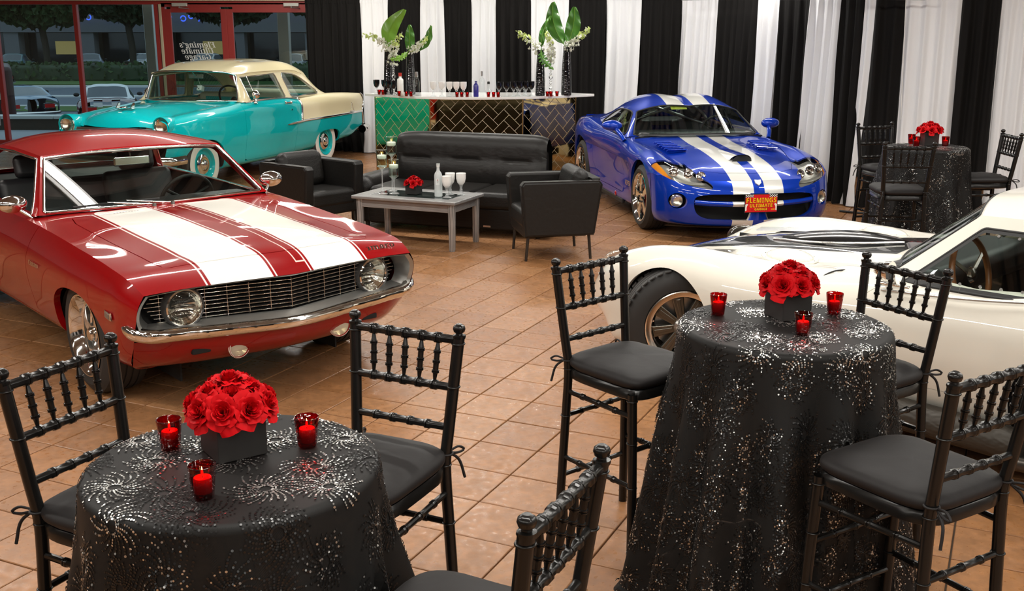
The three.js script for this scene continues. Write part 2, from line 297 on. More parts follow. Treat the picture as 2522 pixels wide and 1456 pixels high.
// ---------- red muscle car with white stripes (front left) ----------
const LOC = (list) => list;                    // plain point lists in car coordinates
const fontB = await new FontLoader().loadAsync('fonts/droid/droid_sans_bold.typeface.json');
const fontS = await new FontLoader().loadAsync('fonts/droid/droid_serif_bold.typeface.json');
function text3(s, size, depth, font = fontB, slant = 0) {
  const g = new TextGeometry(s, { font, size, depth, curveSegments: 4, bevelEnabled: false }); g.computeBoundingBox(); g.translate(-(g.boundingBox.max.x + g.boundingBox.min.x) / 2, 0, 0);
  if (slant) g.applyMatrix4(new THREE.Matrix4().makeShear(0, 0, slant, 0, 0, 0)); return g;
}
const paintO = { clearcoat: 1, clearcoatRoughness: 0.015, specularIntensity: 0.15 };
{
  const car = thing('muscle_car', 'glossy red coupe with two broad white stripes over the hood, nearest car on the left', 'car');
  pose(car, -1.701, -6.115, 41.03);
  const RED = [0.42, 0.006, 0.008];
  const tex = canvasTex(2048, 1024, (g, w, h) => {
    const X = (x) => (x + 3.7) / 4.7 * w, Z = (z) => (z + 0.95) / 1.9 * h;
    g.fillStyle = '#8f060b'; g.fillRect(0, 0, w, h);
    const bar = (x0, x1, z0, z1, c) => { g.fillStyle = c; g.fillRect(X(x0), Z(z0), X(x1) - X(x0), Z(z1) - Z(z0)); };
    for (const s of [-1, 1]) {
      const b = (x0, x1, a, c, col) => bar(x0, x1, Math.min(s * a, s * c), Math.max(s * a, s * c), col);
      b(-0.74, 1, 0.118, 0.452, '#f3f0e8'); b(-0.72, 1, 0.466, 0.476, '#f3f0e8');
      g.fillStyle = '#8f060b'; g.fillRect(X(-0.76), Math.min(Z(s * 0.40), Z(s * 0.50)), X(-0.69) - X(-0.76), Math.abs(Z(0.50) - Z(0.40)));
      g.fillStyle = '#f3f0e8'; g.beginPath(); g.arc(X(-0.69), Z(s * 0.40), (Z(0.452) - Z(0.40)), 0, 7); g.fill();
      b(-0.74, 1, 0.096, 0.105, '#f3f0e8');
      b(-3.7, -2.95, 0.118, 0.452, '#f3f0e8');
    }
    for (let k = 0; k < 9; k++) bar(-0.66 + 0 * k, -0.645, 0.2 + k * 0.018, 0.208 + k * 0.018, '#8d8a86');   // printed script line at the back of the stripe
    bar(-0.72, 0.80, -0.052, -0.044, '#e9d9cf'); bar(0.79, 0.80, -0.105, -0.044, '#e9d9cf');
  });
  const paint = phys(0xffffff, 0.32, 0.0, { map: tex, ...paintO });
  const uvP = (x, y, z) => [(x + 3.7) / 4.7, 1 - (z + 0.95) / 1.9];
  const st = [
    [[0.46, 0.215, 0.58], [0.545, 0.262, 0.768], [0.69, 0.42, 0.812], [0.765, 0.545, 0.822], [0.79, 0.625, 0.815], [0.797, 0.684, 0.785], [0.812, 0.692, 0.64], [0.84, 0.694, 0.32], [0.866, 0.69, 0]],
    [[0.42, 0.22, 0.6], [0.47, 0.262, 0.782], [0.60, 0.42, 0.838], [0.66, 0.56, 0.85], [0.685, 0.66, 0.842], [0.69, 0.732, 0.80], [0.70, 0.752, 0.63], [0.725, 0.765, 0.32], [0.755, 0.763, 0]],
    [[0.3, 0.22, 0.62], [0.33, 0.262, 0.79], [0.42, 0.42, 0.848], [0.45, 0.575, 0.862], [0.46, 0.68, 0.85], [0.46, 0.768, 0.805], [0.46, 0.776, 0.63], [0.46, 0.805, 0.32], [0.48, 0.815, 0]],
    [[0, 0.22, 0.62], [0, 0.262, 0.79], [0, 0.42, 0.85], [0, 0.592, 0.868], [0, 0.69, 0.855], [0, 0.80, 0.80], [0, 0.802, 0.63], [0, 0.832, 0.32], [0, 0.845, 0]],
    [[-0.35, 0.22, 0.62], [-0.35, 0.265, 0.79], [-0.35, 0.42, 0.845], [-0.35, 0.592, 0.864], [-0.35, 0.695, 0.853], [-0.35, 0.823, 0.80], [-0.35, 0.826, 0.64], [-0.35, 0.848, 0.32], [-0.35, 0.858, 0]],
    [[-0.72, 0.22, 0.62], [-0.72, 0.268, 0.79], [-0.72, 0.42, 0.838], [-0.72, 0.588, 0.858], [-0.72, 0.70, 0.85], [-0.72, 0.842, 0.80], [-0.72, 0.850, 0.70], [-0.72, 0.855, 0.36], [-0.72, 0.858, 0]],
    [[-1.3, 0.22, 0.62], [-1.3, 0.275, 0.79], [-1.3, 0.42, 0.834], [-1.3, 0.585, 0.855], [-1.3, 0.70, 0.848], [-1.3, 0.853, 0.805], [-1.3, 0.866, 0.74], [-1.3, 0.866, 0.4], [-1.3, 0.866, 0]],
    [[-2.1, 0.22, 0.62], [-2.1, 0.275, 0.79], [-2.1, 0.42, 0.84], [-2.1, 0.59, 0.865], [-2.1, 0.72, 0.858], [-2.1, 0.868, 0.81], [-2.1, 0.882, 0.72], [-2.1, 0.875, 0.4], [-2.1, 0.87, 0]],
    [[-2.65, 0.24, 0.62], [-2.65, 0.29, 0.79], [-2.65, 0.43, 0.845], [-2.65, 0.6, 0.872], [-2.65, 0.73, 0.86], [-2.65, 0.872, 0.80], [-2.65, 0.885, 0.66], [-2.65, 0.885, 0.33], [-2.65, 0.885, 0]],
    [[-3.2, 0.3, 0.62], [-3.2, 0.33, 0.78], [-3.2, 0.45, 0.83], [-3.2, 0.6, 0.845], [-3.2, 0.72, 0.83], [-3.2, 0.85, 0.775], [-3.2, 0.868, 0.64], [-3.2, 0.872, 0.33], [-3.2, 0.872, 0]],
    [[-3.5, 0.36, 0.58], [-3.52, 0.38, 0.74], [-3.55, 0.47, 0.785], [-3.58, 0.6, 0.79], [-3.6, 0.7, 0.78], [-3.6, 0.79, 0.74], [-3.6, 0.80, 0.6], [-3.6, 0.81, 0.3], [-3.6, 0.81, 0]],
  ];
  let body = netSoup(st, { cv: [5], nu: 10, nv: 7 });
  const archF = (p) => Math.abs(p.z) < 0.5 || p.y > 0.7 ? -1 : 0.3 * (1 - Math.pow(Math.abs(p.x - 0.03) / 0.40, 2.3) - Math.pow(Math.max(0, p.y - 0.3) / 0.288, 2.3));
  const archR = (p) => Math.abs(p.z) < 0.5 || p.y > 0.7 ? -1 : 0.3 * (1 - Math.pow(Math.abs(p.x + 2.63) / 0.37, 2.3) - Math.pow(Math.max(0, p.y - 0.32) / 0.27, 2.3));
  let c = carve(body, (p) => Math.max(archF(p), archR(p))); body = c.out; const arches = c.edge;
  const cabin = poly([[-0.80, -0.70], [-0.775, -0.4], [-0.765, 0], [-0.775, 0.4], [-0.80, 0.70], [-1.2, 0.735], [-2.2, 0.70], [-2.85, 0.58], [-2.88, 0], [-2.85, -0.58], [-2.2, -0.70], [-1.2, -0.735]]);
  c = carve(body, (p) => p.y < 0.8 ? -1 : cabin(p.x, p.z)); body = c.out;
  const hoodP = poly([[0.705, 0], [0.68, 0.32], [0.645, 0.612], [-0.52, 0.628], [-0.66, 0.60], [-0.70, 0.35], [-0.705, 0], [-0.70, -0.35], [-0.66, -0.60], [-0.52, -0.628], [0.645, -0.612], [0.68, -0.32]]);
  c = carve(body, (p) => p.y < 0.6 ? -1 : hoodP(p.x, p.z)); body = c.out; let hood = c.in; const hoodEdgeB = c.edge;
  c = carve(hood, (p) => hoodP(p.x, p.z) - 0.006); hood = c.in; const hoodEdge = c.edge;
  const doorP = poly([[-0.54, 0.93], [-0.66, 0.76], [-0.735, 0.64], [-0.75, 0.56], [-0.73, 0.29], [-1.95, 0.29], [-2.0, 0.93]]);
  c = carve(body, (p) => Math.abs(p.z) < 0.76 ? -1 : doorP(p.x, p.y)); body = c.out; let door = c.in; const doorEdgeB = c.edge;
  c = carve(door, (p) => doorP(p.x, p.y) - 0.005); door = c.in; const doorEdge = c.edge;
  const inZ = (v) => [0, 0.15, -Math.sign(v[2])];
  mesh('body', soupGeo(body.concat(lip(arches, 0.035, inZ), lip(hoodEdgeB, 0.03), lip(doorEdgeB, 0.025)), uvP), paint, car);
  mesh('hood', soupGeo(hood.concat(lip(hoodEdge, 0.03)), uvP), paint, car);
  for (const s of [1, -1]) {
    const half = []; for (let k = 0; k < door.length; k += 24) if (door[k + 2] * s > 0) half.push(...door.slice(k, k + 24));
    const d = mesh('door', soupGeo(half.concat(lip(doorEdge.filter((e) => e[0][2] * s > 0), 0.025)), uvP), paint, car);
    mesh('door_handle', [box(0.13, 0.022, 0.02, -1.82, 0.76, s * 0.862, 0.008)], M.chrome, d);
  }
  // closing panels at the back
  mesh('tail_panel', grid(12, 6, (a, b) => [-3.6 + 0.07 * (1 - b), lerp(0.37, 0.80, b), (a * 2 - 1) * lerp(0.74, 0.76, b)]), paint, car);
  // greenhouse
  const gh = [
    [[-0.795, 0.862, 0.765], [-0.787, 0.866, 0.742], [-0.776, 0.862, 0.40], [-0.763, 0.857, 0]],
    [[-1.15, 0.862, 0.785], [-1.147, 1.172, 0.585], [-1.19, 1.184, 0.33], [-1.22, 1.187, 0]],
    [[-1.5, 0.862, 0.79], [-1.5, 1.188, 0.595], [-1.5, 1.232, 0.33], [-1.5, 1.246, 0]],
    [[-1.95, 0.862, 0.785], [-1.95, 1.178, 0.585], [-1.95, 1.232, 0.33], [-1.95, 1.246, 0]],
    [[-2.35, 0.862, 0.765], [-2.32, 1.12, 0.56], [-2.32, 1.18, 0.33], [-2.32, 1.195, 0]],
    [[-2.98, 0.866, 0.68], [-2.88, 0.89, 0.59], [-2.9, 0.885, 0.33], [-2.92, 0.885, 0]],
  ];
  let top = netSoup(gh, { cu: [1, 4], cv: [1], nu: 16, nv: 16 });
  const wsF = (p) => Math.min(p.u - 0.03, 0.95 - p.u, (p.v - 1.08) * 0.6), rsF = (p) => Math.min(p.u - 4.08, 4.93 - p.u, (p.v - 1.25) * 0.6);
  c = carve(top, wsF); top = c.out; const ws = c.in, wsE = c.edge;
  c = carve(top, rsF); top = c.out; const rs = c.in;
  const sideP = poly([[-0.855, 0.87], [-1.175, 1.152], [-1.6, 1.168], [-1.98, 1.155], [-2.24, 1.08], [-2.46, 0.87], [-2.46, 0.80], [-0.84, 0.80]]);
  c = carve(top, (p) => p.v > 0.985 ? -1 : sideP(p.x, p.y)); top = c.out; const sideE = c.edge;
  mesh('roof', soupGeo(top.concat(lip(sideE, 0.04), lip(wsE, 0.02)), uvP), paint, car);
  mesh('windshield', soupGeo(ws), M.carGlass, car);
  mesh('rear_window', soupGeo(rs), M.carGlass, car);
  mesh('windshield_trim', soupGeo(bead(wsE, 0.0095, 0.001)), M.chrome, car);
  mesh('window_trim', soupGeo(bead(sideE, 0.008, 0.001)), M.chrome, car);
  // interior
  const tub = grid(1, 20, (a, b) => { const P = [[-0.95, 0.86], [-1.0, 0.3], [-1.9, 0.24], [-2.6, 0.4], [-2.9, 0.84]], q = b * 4, i = Math.min(3, Math.floor(q)); return [lerp(P[i][0], P[i + 1][0], q - i), lerp(P[i][1], P[i + 1][1], q - i), (a * 2 - 1) * 0.70]; });
  const wallsIn = [-1, 1].map((s) => grid(1, 1, (a, b) => [lerp(-0.8, -2.9, a), lerp(0.24, 0.86, b), s * 0.735]));
  mesh('interior', [tub, ...wallsIn, box(0.34, 0.2, 1.42, -0.93, 0.765, 0, 0.06), box(0.5, 0.02, 1.4, -2.62, 0.86, 0)], M.vinyl, car);
  for (const s of [-1, 1]) { const q = mesh('seat', merge(seatGeo(0.5, 0.52)).rotateY(Math.PI / 2).translate(-1.62, 0.33, s * 0.36), M.vinyl, car); }
  mesh('rear_seat', [box(0.45, 0.14, 1.2, -2.25, 0.42, 0, 0.05), box(0.14, 0.45, 1.2, -2.5, 0.64, 0, 0.05)], M.vinyl, car);
  mesh('steering_wheel', merge(steering(0.185)).rotateY(Math.PI / 2).rotateZ(-0.35).translate(-1.2, 0.80, -0.36), M.black, car);
  { const mir = mesh('rear_view_mirror', [box(0.022, 0.06, 0.24, -1.20, 1.095, 0, 0.01), rod([-1.2, 1.1, 0], [-1.235, 1.165, 0], 0.006)], M.chrome, car); }
  // front: surround, grille, lamps, bumper
  const fx = (z) => 0.82 - 0.15 * Math.abs(z) / 0.8;          // V-shaped grille plane
  const outer = [[0.866, 0.688, 0], [0.84, 0.692, 0.32], [0.812, 0.69, 0.64], [0.797, 0.68, 0.775], [0.79, 0.625, 0.812], [0.765, 0.545, 0.818], [0.755, 0.478, 0.79], [0.79, 0.462, 0.6], [0.83, 0.452, 0.3], [0.872, 0.445, 0]];
  const innerO = [[0, 0.668, 0], [0, 0.672, 0.32], [0, 0.668, 0.6], [0, 0.655, 0.72], [0, 0.6, 0.755], [0, 0.55, 0.755], [0, 0.512, 0.73], [0, 0.508, 0.6], [0, 0.50, 0.3], [0, 0.492, 0]].map(([, y, z]) => [fx(z) - 0.005, y, z]);
  const ringNet = [outer, outer.map((p, i) => [lerp(p[0], innerO[i][0], 0.12), lerp(p[1], innerO[i][1], 0.35), lerp(p[2], innerO[i][2], 0.3)]), innerO];
  const surround = netSoup(ringNet, { cu: [1], cv: [3, 6], nu: 4, nv: 6 });
  mesh('grille_surround', soupGeo(surround), std(rgb(0.42, 0.42, 0.40), 0.32, 0.85), car);
  mesh('grille_backing', grid(24, 2, (a, b) => { const z = (a * 2 - 1) * 0.76; return [fx(z) - 0.06, lerp(0.47, 0.69, b), z]; }), M.under, car);
  const gb = M.chrome, fin = std(rgb(0.03, 0.03, 0.03), 0.5);
  const bar = (pts, r, d) => { const g = []; for (let i = 0; i < pts.length - 1; i++) g.push(rod(pts[i], pts[i + 1], r, 6)); return merge(g); };
  const hz = []; for (let k = 0; k < 8; k++) { const y = 0.512 + k * 0.0205, e = 0.745 - 0.06 * Math.abs(k - 4) / 4, cut = Math.sqrt(Math.max(0, 0.098 ** 2 - (y - 0.58) ** 2)), i0 = 0.562 - cut, o0 = 0.562 + cut; mesh('grille_bar', bar([[fx(i0), y, -i0], [fx(0), y - 0.002, 0], [fx(i0), y, i0]], 0.0024), gb, car); for (const s of [-1, 1]) mesh('grille_bar', bar([[fx(o0), y, s * o0], [fx(e), y, s * e]], 0.0024), gb, car); for (const s of [-1, 1]) hz.push(grid(1, 1, (a, b) => { const z = s * e * a; return [fx(z) - 0.004 - 0.045 * b, y, z]; })); }
  for (let k = -6; k <= 6; k++) { const z = k * 0.112; if (Math.abs(k) === 5) continue; mesh('grille_bar', rod([fx(z), 0.505, z], [fx(z), 0.664, z], 0.0018, 6), gb, car); hz.push(grid(1, 1, (a, b) => [fx(z) - 0.004 - 0.045 * a, lerp(0.5, 0.67, b), z])); }
  mesh('grille_fins', hz, fin, car);
  const lampTex = noiseTex(128, (x, y) => { const v = 128 + 60 * Math.sin(x * 0.9) + (hash(x >> 3, y >> 3) - 0.5) * 90; return [v, v, v]; });
  for (const s of [1, -1]) {
    const h = new THREE.Group(); h.name = 'headlight'; car.add(h); h.position.set(0.735, 0.58, s * 0.562); h.rotation.y = Math.PI / 2 - s * 0.05;
    mesh('bucket', turned([[0.105, -0.09], [0.107, 0.0], [0.1, 0.016], [0.092, 0.008], [0.09, -0.05]], 40), std(rgb(0.06, 0.06, 0.06), 0.4), h);
    mesh('bezel', turned([[0.094, 0.0], [0.095, 0.014], [0.088, 0.019], [0.083, 0.012]], 40), M.chrome, h);
    mesh('reflector', turned([[0.002, -0.055], [0.03, -0.05], [0.06, -0.03], [0.084, 0.006]], 32), std(rgb(0.82, 0.82, 0.76), 0.18, 1, { bumpMap: lampTex, bumpScale: 0.002 }), h);
    mesh('lens', turned([[0.0005, 0.026], [0.04, 0.023], [0.07, 0.016], [0.085, 0.008]], 32), M.lens, h);
  }
  const bp = spline1([[0.66, 0.492, -0.852], [0.725, 0.487, -0.845], [0.785, 0.478, -0.80], [0.832, 0.465, -0.6], [0.872, 0.452, -0.32], [0.906, 0.442, -0.03], [0.906, 0.442, 0.03], [0.872, 0.452, 0.32], [0.832, 0.465, 0.6], [0.785, 0.478, 0.80], [0.725, 0.487, 0.845], [0.66, 0.492, 0.852]], new Set());
  const prof = [[-0.05, 0.026], [-0.012, 0.032], [0.004, 0.022], [0.009, 0.006], [0.006, -0.012], [-0.008, -0.03], [-0.03, -0.036]];
  mesh('front_bumper', toCreasedNormals(grid(88, 24, (a, b) => {
    const t = a * 11, p = bp(t), q = bp(Math.min(11, t + 0.02)), o = bp(Math.max(0, t - 0.02)); let nx = (q[2] - o[2]), nz = -(q[0] - o[0]); const L = Math.hypot(nx, nz); nx /= L; nz /= L;
    const f = spline1(prof.map((e) => [e[0], e[1], 0]), new Set())(b * 6), e = Math.abs(a - 0.5) * 2, k = (0.92 + 0.35 * e * e) * (1 - Math.pow(e, 14) * 0.65);
    return [p[0] + nx * f[0] * k, p[1] + f[1] * k + 0.012 * Math.pow(e, 8), p[2] + nz * f[0] * k];
  }), 50 * D2R), M.chrome, car);
  for (const z of [-0.7, -0.24, 0.24, 0.7]) mesh('bumper_bolt', new THREE.SphereGeometry(0.009, 10, 8).scale(0.6, 1, 1).translate(0.878 - 0.10 * Math.abs(z) - (Math.abs(z) > 0.5 ? 0.012 : -0.012), 0.444 + 0.03 * Math.abs(z), z), M.chrome, car);
  const val = netSoup([0, 0.25, 0.5, 0.68].map((z, i) => [[0.858 - [0, 0.02, 0.05, 0.085, 0.135][i], 0.435, z], [0.845 - [0, 0.02, 0.055, 0.10, 0.15][i], 0.37, z], [0.79 - [0, 0.02, 0.06, 0.11, 0.17][i], 0.30, z * 0.995], [0.70 - [0, 0.015, 0.05, 0.10, 0.155][i], 0.252 + 0.012 * (i / 4), z * 0.99], [0.6 - 0.03 * i, 0.25, z * 0.95]]).concat([[[0.70, 0.435, 0.816], [0.66, 0.375, 0.806], [0.605, 0.315, 0.79], [0.548, 0.262, 0.77], [0.46, 0.215, 0.58]]]), { nu: 6, nv: 5 });
  mesh('front_valance', soupGeo(val, () => [0.05, 0.5]), paint, car);
  for (const s of [1, -1]) {
    const f = new THREE.Group(); f.name = 'parking_lamp'; car.add(f); f.position.set(0.79, 0.338, s * 0.303); f.rotation.set(0, Math.PI / 2 + s * 0.1, 0);
    mesh('bezel', turned([[0.062, -0.03], [0.064, 0.002], [0.058, 0.01], [0.055, 0.0]], 32), paint, f);
    mesh('lens', turned([[0.0005, 0.018], [0.03, 0.014], [0.056, 0.0]], 32), phys(rgb(0.85, 0.8, 0.62), 0.12, 0, { transmission: 0.5, thickness: 0 }), f);
    mesh('reflector', turned([[0.002, -0.03], [0.03, -0.022], [0.054, -0.001]], 24), std(rgb(0.8, 0.78, 0.68), 0.25, 1), f);
    mesh('brake_duct', box(0.03, 0.03, 0.1, 0.772, 0.352, s * 0.505, 0.008), M.under, car);
    const mk = new THREE.Group(); mk.name = 'side_marker'; car.add(mk); mk.position.set(0.525, 0.548, s * 0.862); mk.rotation.y = s > 0 ? -0.1 : Math.PI + 0.1;
    mesh('frame', extrude([[-0.045, -0.02], [0.045, -0.02], [0.045, 0.02], [-0.045, 0.02]], 0.006, 0.003), M.chrome, mk);
    mesh('lens', box(0.07, 0.024, 0.006, 0, 0, 0.009), std(rgb(0.16, 0.12, 0.1), 0.3), mk);
    mesh('fender_script', text3('Camaro', 0.03, 0.004, fontS, 0.35).rotateY(s > 0 ? 0 : Math.PI).translate(-0.58, 0.615, s * 0.864), M.chrome, car);
    // wipers
    const wp = new THREE.Group(); wp.name = 'wiper'; car.add(wp);
    mesh('arm', [rod([-0.745, 0.868, s * 0.06 - 0.0], [-0.80, 0.90, s * 0.06 + 0.27], 0.006, 8, 0.004), new THREE.CylinderGeometry(0.014, 0.016, 0.02, 12).translate(-0.745, 0.866, s * 0.06)], M.chrome, wp);
    mesh('blade', box(0.012, 0.012, 0.42, -0.795, 0.893, s * 0.06 + 0.27, 0.004), M.black, wp);
    // mirror
    const mm = new THREE.Group(); mm.name = 'door_mirror'; car.add(mm); mm.position.set(-0.88, 0.855, s * 0.735);
    mesh('arm', rod([0.05, -0.02, s * 0.01], [-0.02, 0.05, s * 0.09], 0.01, 10), M.chrome, mm);
    mesh('shell', new THREE.SphereGeometry(0.062, 24, 16).scale(0.8, 0.85, 1.35).translate(-0.03, 0.075, s * 0.11), M.chrome, mm);
  }
  mesh('hood_script', text3('Camaro', 0.045, 0.004, fontS, 0.35).rotateX(-Math.PI / 2 + 0.5).rotateY(Math.PI / 2 + 0.05).translate(0.765, 0.725, -0.585), M.chrome, car);
  mesh('underbody', [box(3.9, 0.06, 1.2, -1.5, 0.24, 0), box(0.8, 0.3, 1.0, 0.1, 0.4, 0)], M.under, car);
  // wheels: deep polished five-spoke
  const mkWheel = () => {
    const w = new THREE.Group(); w.name = 'wheel';
    mesh('tyre', tyre(0.325, 0.222, 0.235, 4), M.rubber, w);
    const rim = mesh('rim', [turned([[0.222, 0.118], [0.226, 0.125], [0.219, 0.126], [0.208, 0.112], [0.2, 0.07], [0.196, 0.06], [0.188, 0.055], [0.184, 0.02], [0.176, 0.012], [0.172, -0.02], [0.165, -0.06], [0.165, -0.1]], 56)], M.chrome, w);
    const sp = []; for (let k = 0; k < 5; k++) { const a = k * 2 * Math.PI / 5 + 0.35; const g = extrude([[-0.03, 0.04], [0.03, 0.04], [0.017, 0.105], [0.021, 0.178], [-0.021, 0.178], [-0.017, 0.105]], 0.022, 0.006); g.applyMatrix4(new THREE.Matrix4().makeShear(0, 0, 0, -0.18, 0, 0)); sp.push(g.translate(0, 0, 0.035).rotateZ(a)); }
    for (const s of sp) mesh('spoke', s, M.alu, rim);
    mesh('hub_cap', turned([[0.0005, 0.098], [0.03, 0.098], [0.037, 0.09], [0.038, 0.075], [0.043, 0.07], [0.045, 0.03], [0.062, 0.02]], 32), M.chrome, w);
    mesh('brake_disc', turned([[0.05, -0.03], [0.15, -0.03], [0.15, -0.045]], 32), M.steel, w);
    return w;
  };
  for (const [x, r] of [[0, 0.325], [-2.63, 0.335]]) for (const s of [1, -1]) { const w = mkWheel(); car.add(w); w.position.set(x + 0.02, r, s * 0.70); if (s < 0) w.rotation.y = Math.PI; }
  for (const x of [0.03, -2.63]) mesh('wheel_well', [-1, 1].flatMap((s) => [grid(20, 1, (a, b) => { const q = Math.PI * a; return [x + 0.43 * Math.cos(q), 0.28 + 0.33 * Math.sin(q), s * lerp(0.48, 0.80, b)]; }), box(0.84, 0.5, 0.01, x, 0.35, s * 0.48)]), M.under, car);
}
// ---------- turquoise and cream two-door sedan (behind, left) ----------
{
  const car = thing('vintage_sedan', 'turquoise and cream vintage two-door sedan with whitewall tyres, in front of the storefront', 'car');
  pose(car, -4.469, -13.225, -19.48);
  const teal = phys(rgb(0.0, 0.44, 0.47), 0.3, 0, paintO), cream = phys(rgb(0.74, 0.66, 0.42), 0.3, 0, paintO);
  const L = (x, ...yz) => yz.map((p) => p.length === 3 ? p : [x, p[0], p[1]]);
  const st = [
    [[0.5, 0.36, 0.55], [0.55, 0.42, 0.64], [0.6, 0.50, 0.70], [0.61, 0.66, 0.755], [0.62, 0.78, 0.772], [0.615, 0.86, 0.755], [0.62, 0.893, 0.685], [0.50, 0.80, 0.53], [0.585, 0.82, 0.42], [0.65, 0.815, 0.2], [0.67, 0.81, 0]],
    L(0.5, [0.34, 0.56], [0.40, 0.70], [0.48, 0.76], [0.64, 0.79], [0.78, 0.80], [0.87, 0.78], [0.912, 0.69], [0.44, 0.875, 0.53], [0.50, 0.895, 0.42], [0.55, 0.925, 0.2], [0.565, 0.93, 0]),
    L(0.32, [0.30, 0.6], [0.33, 0.78], [0.46, 0.82], [0.62, 0.84], [0.78, 0.835], [0.88, 0.805], [0.93, 0.70], [0.912, 0.54], [0.942, 0.42], [0.99, 0.2], [1.0, 0]),
    L(0, [0.24, 0.62], [0.28, 0.79], [0.45, 0.84], [0.62, 0.86], [0.775, 0.855], [0.90, 0.83], [0.955, 0.71], [0.945, 0.56], [0.965, 0.43], [1.012, 0.2], [1.022, 0]),
    L(-0.5, [0.22, 0.62], [0.265, 0.80], [0.45, 0.845], [0.62, 0.865], [0.782, 0.86], [0.925, 0.84], [0.982, 0.75], [0.985, 0.62], [1.0, 0.46], [1.026, 0.22], [1.034, 0]),
    L(-0.95, [0.22, 0.62], [0.262, 0.80], [0.45, 0.845], [0.62, 0.865], [0.785, 0.86], [0.945, 0.845], [1.012, 0.785], [1.012, 0.69], [1.018, 0.5], [1.028, 0.25], [1.032, 0]),
    L(-1.6, [0.22, 0.62], [0.265, 0.80], [0.45, 0.845], [0.62, 0.865], [0.785, 0.862], [0.955, 0.85], [1.02, 0.79], [1.02, 0.70], [1.02, 0.5], [1.02, 0.25], [1.02, 0]),
    L(-1.95, [0.22, 0.62], [0.27, 0.80], [0.45, 0.845], [0.62, 0.868], [0.785, 0.865], [0.95, 0.852], [1.012, 0.795], [1.018, 0.70], [1.02, 0.5], [1.02, 0.25], [1.02, 0]),
    L(-2.2, [0.22, 0.62], [0.28, 0.80], [0.45, 0.845], [0.62, 0.868], [0.785, 0.866], [0.935, 0.852], [0.992, 0.80], [1.01, 0.70], [1.02, 0.5], [1.02, 0.25], [1.02, 0]),
    L(-2.5, [0.22, 0.62], [0.29, 0.80], [0.45, 0.85], [0.62, 0.872], [0.785, 0.868], [0.94, 0.855], [1.004, 0.80], [1.02, 0.70], [1.02, 0.5], [1.02, 0.25], [1.02, 0]),
    L(-3.0, [0.24, 0.62], [0.30, 0.80], [0.45, 0.85], [0.62, 0.872], [0.785, 0.868], [0.945, 0.855], [1.012, 0.80], [1.02, 0.69], [1.02, 0.5], [1.025, 0.25], [1.03, 0]),
    L(-3.5, [0.30, 0.62], [0.345, 0.80], [0.46, 0.845], [0.62, 0.862], [0.78, 0.86], [0.94, 0.845], [1.0, 0.79], [0.995, 0.68], [0.985, 0.5], [0.985, 0.25], [0.985, 0]),
    L(-3.9, [0.34, 0.6], [0.385, 0.78], [0.47, 0.83], [0.61, 0.85], [0.76, 0.848], [0.925, 0.835], [0.978, 0.785], [0.955, 0.67], [0.92, 0.5], [0.915, 0.25], [0.915, 0]),
    [[-3.95, 0.37, 0.55], [-4.0, 0.40, 0.74], [-4.06, 0.49, 0.83], [-4.05, 0.60, 0.842], [-4.06, 0.72, 0.84], [-4.12, 0.89, 0.825], [-4.09, 0.965, 0.785], [-4.06, 0.92, 0.67], [-4.08, 0.86, 0.5], [-4.1, 0.85, 0.25], [-4.1, 0.85, 0]],
  ];
  let body = netSoup(st, { nu: 8, nv: 6 });
  const archF = (p) => Math.abs(p.z) < 0.5 || p.y > 0.72 ? -1 : 0.3 * (1 - Math.pow(Math.abs(p.x) / 0.41, 2.2) - Math.pow(Math.max(0, p.y - 0.3) / 0.335, 2.2));
  const archR = (p) => Math.abs(p.z) < 0.5 || p.y > 0.72 ? -1 : 0.3 * (1 - Math.pow(Math.abs(p.x + 2.99) / 0.365, 3.2) - Math.pow(Math.max(0, p.y - 0.3) / 0.205, 3.2));
  let c = carve(body, (p) => Math.max(archF(p), archR(p))); body = c.out; const arches = c.edge;
  const cabin = poly([[-0.60, 0], [-0.68, 0.45], [-0.9, 0.69], [-1.6, 0.715], [-2.4, 0.715], [-3.0, 0.67], [-3.16, 0.5], [-3.24, 0], [-3.16, -0.5], [-3.0, -0.67], [-2.4, -0.715], [-1.6, -0.715], [-0.9, -0.69], [-0.68, -0.45]]);
  c = carve(body, (p) => p.y < 0.9 ? -1 : cabin(p.x, p.z)); body = c.out;
  const doorP = poly([[-0.83, 1.03], [-0.85, 0.8], [-0.83, 0.285], [-2.06, 0.285], [-2.12, 0.8], [-2.14, 1.03]]);
  c = carve(body, (p) => Math.abs(p.z) < 0.74 ? -1 : doorP(p.x, p.y)); body = c.out; let door = c.in; const dEdge = c.edge;
  c = carve(door, (p) => doorP(p.x, p.y) - 0.005); door = c.in; const dE = c.edge;
  // cream rear quarters and deck
  const creamF = (p) => Math.min(p.y - 0.69 + 0.004 * (p.x + 2.2), -2.205 - p.x - 0.02 * Math.sin((p.y - 0.7) * 10));
  c = carve(body, creamF); body = c.out; const rear = c.in, trimE = c.edge.filter((e) => Math.abs(e[0][2]) > 0.74);
  const inZ = (v) => [0, 0.15, -Math.sign(v[2])];
  const bodyM = mesh('body', soupGeo(body.concat(lip(arches, 0.03, inZ), lip(dEdge, 0.02))), teal, car);
  mesh('rear_quarter_panel', soupGeo(rear), cream, car);
  const half = (s, q) => { const o = []; for (let k = 0; k < s.length; k += 24) if (s[k + 2] * q > 0) o.push(...s.slice(k, k + 24)); return o; };
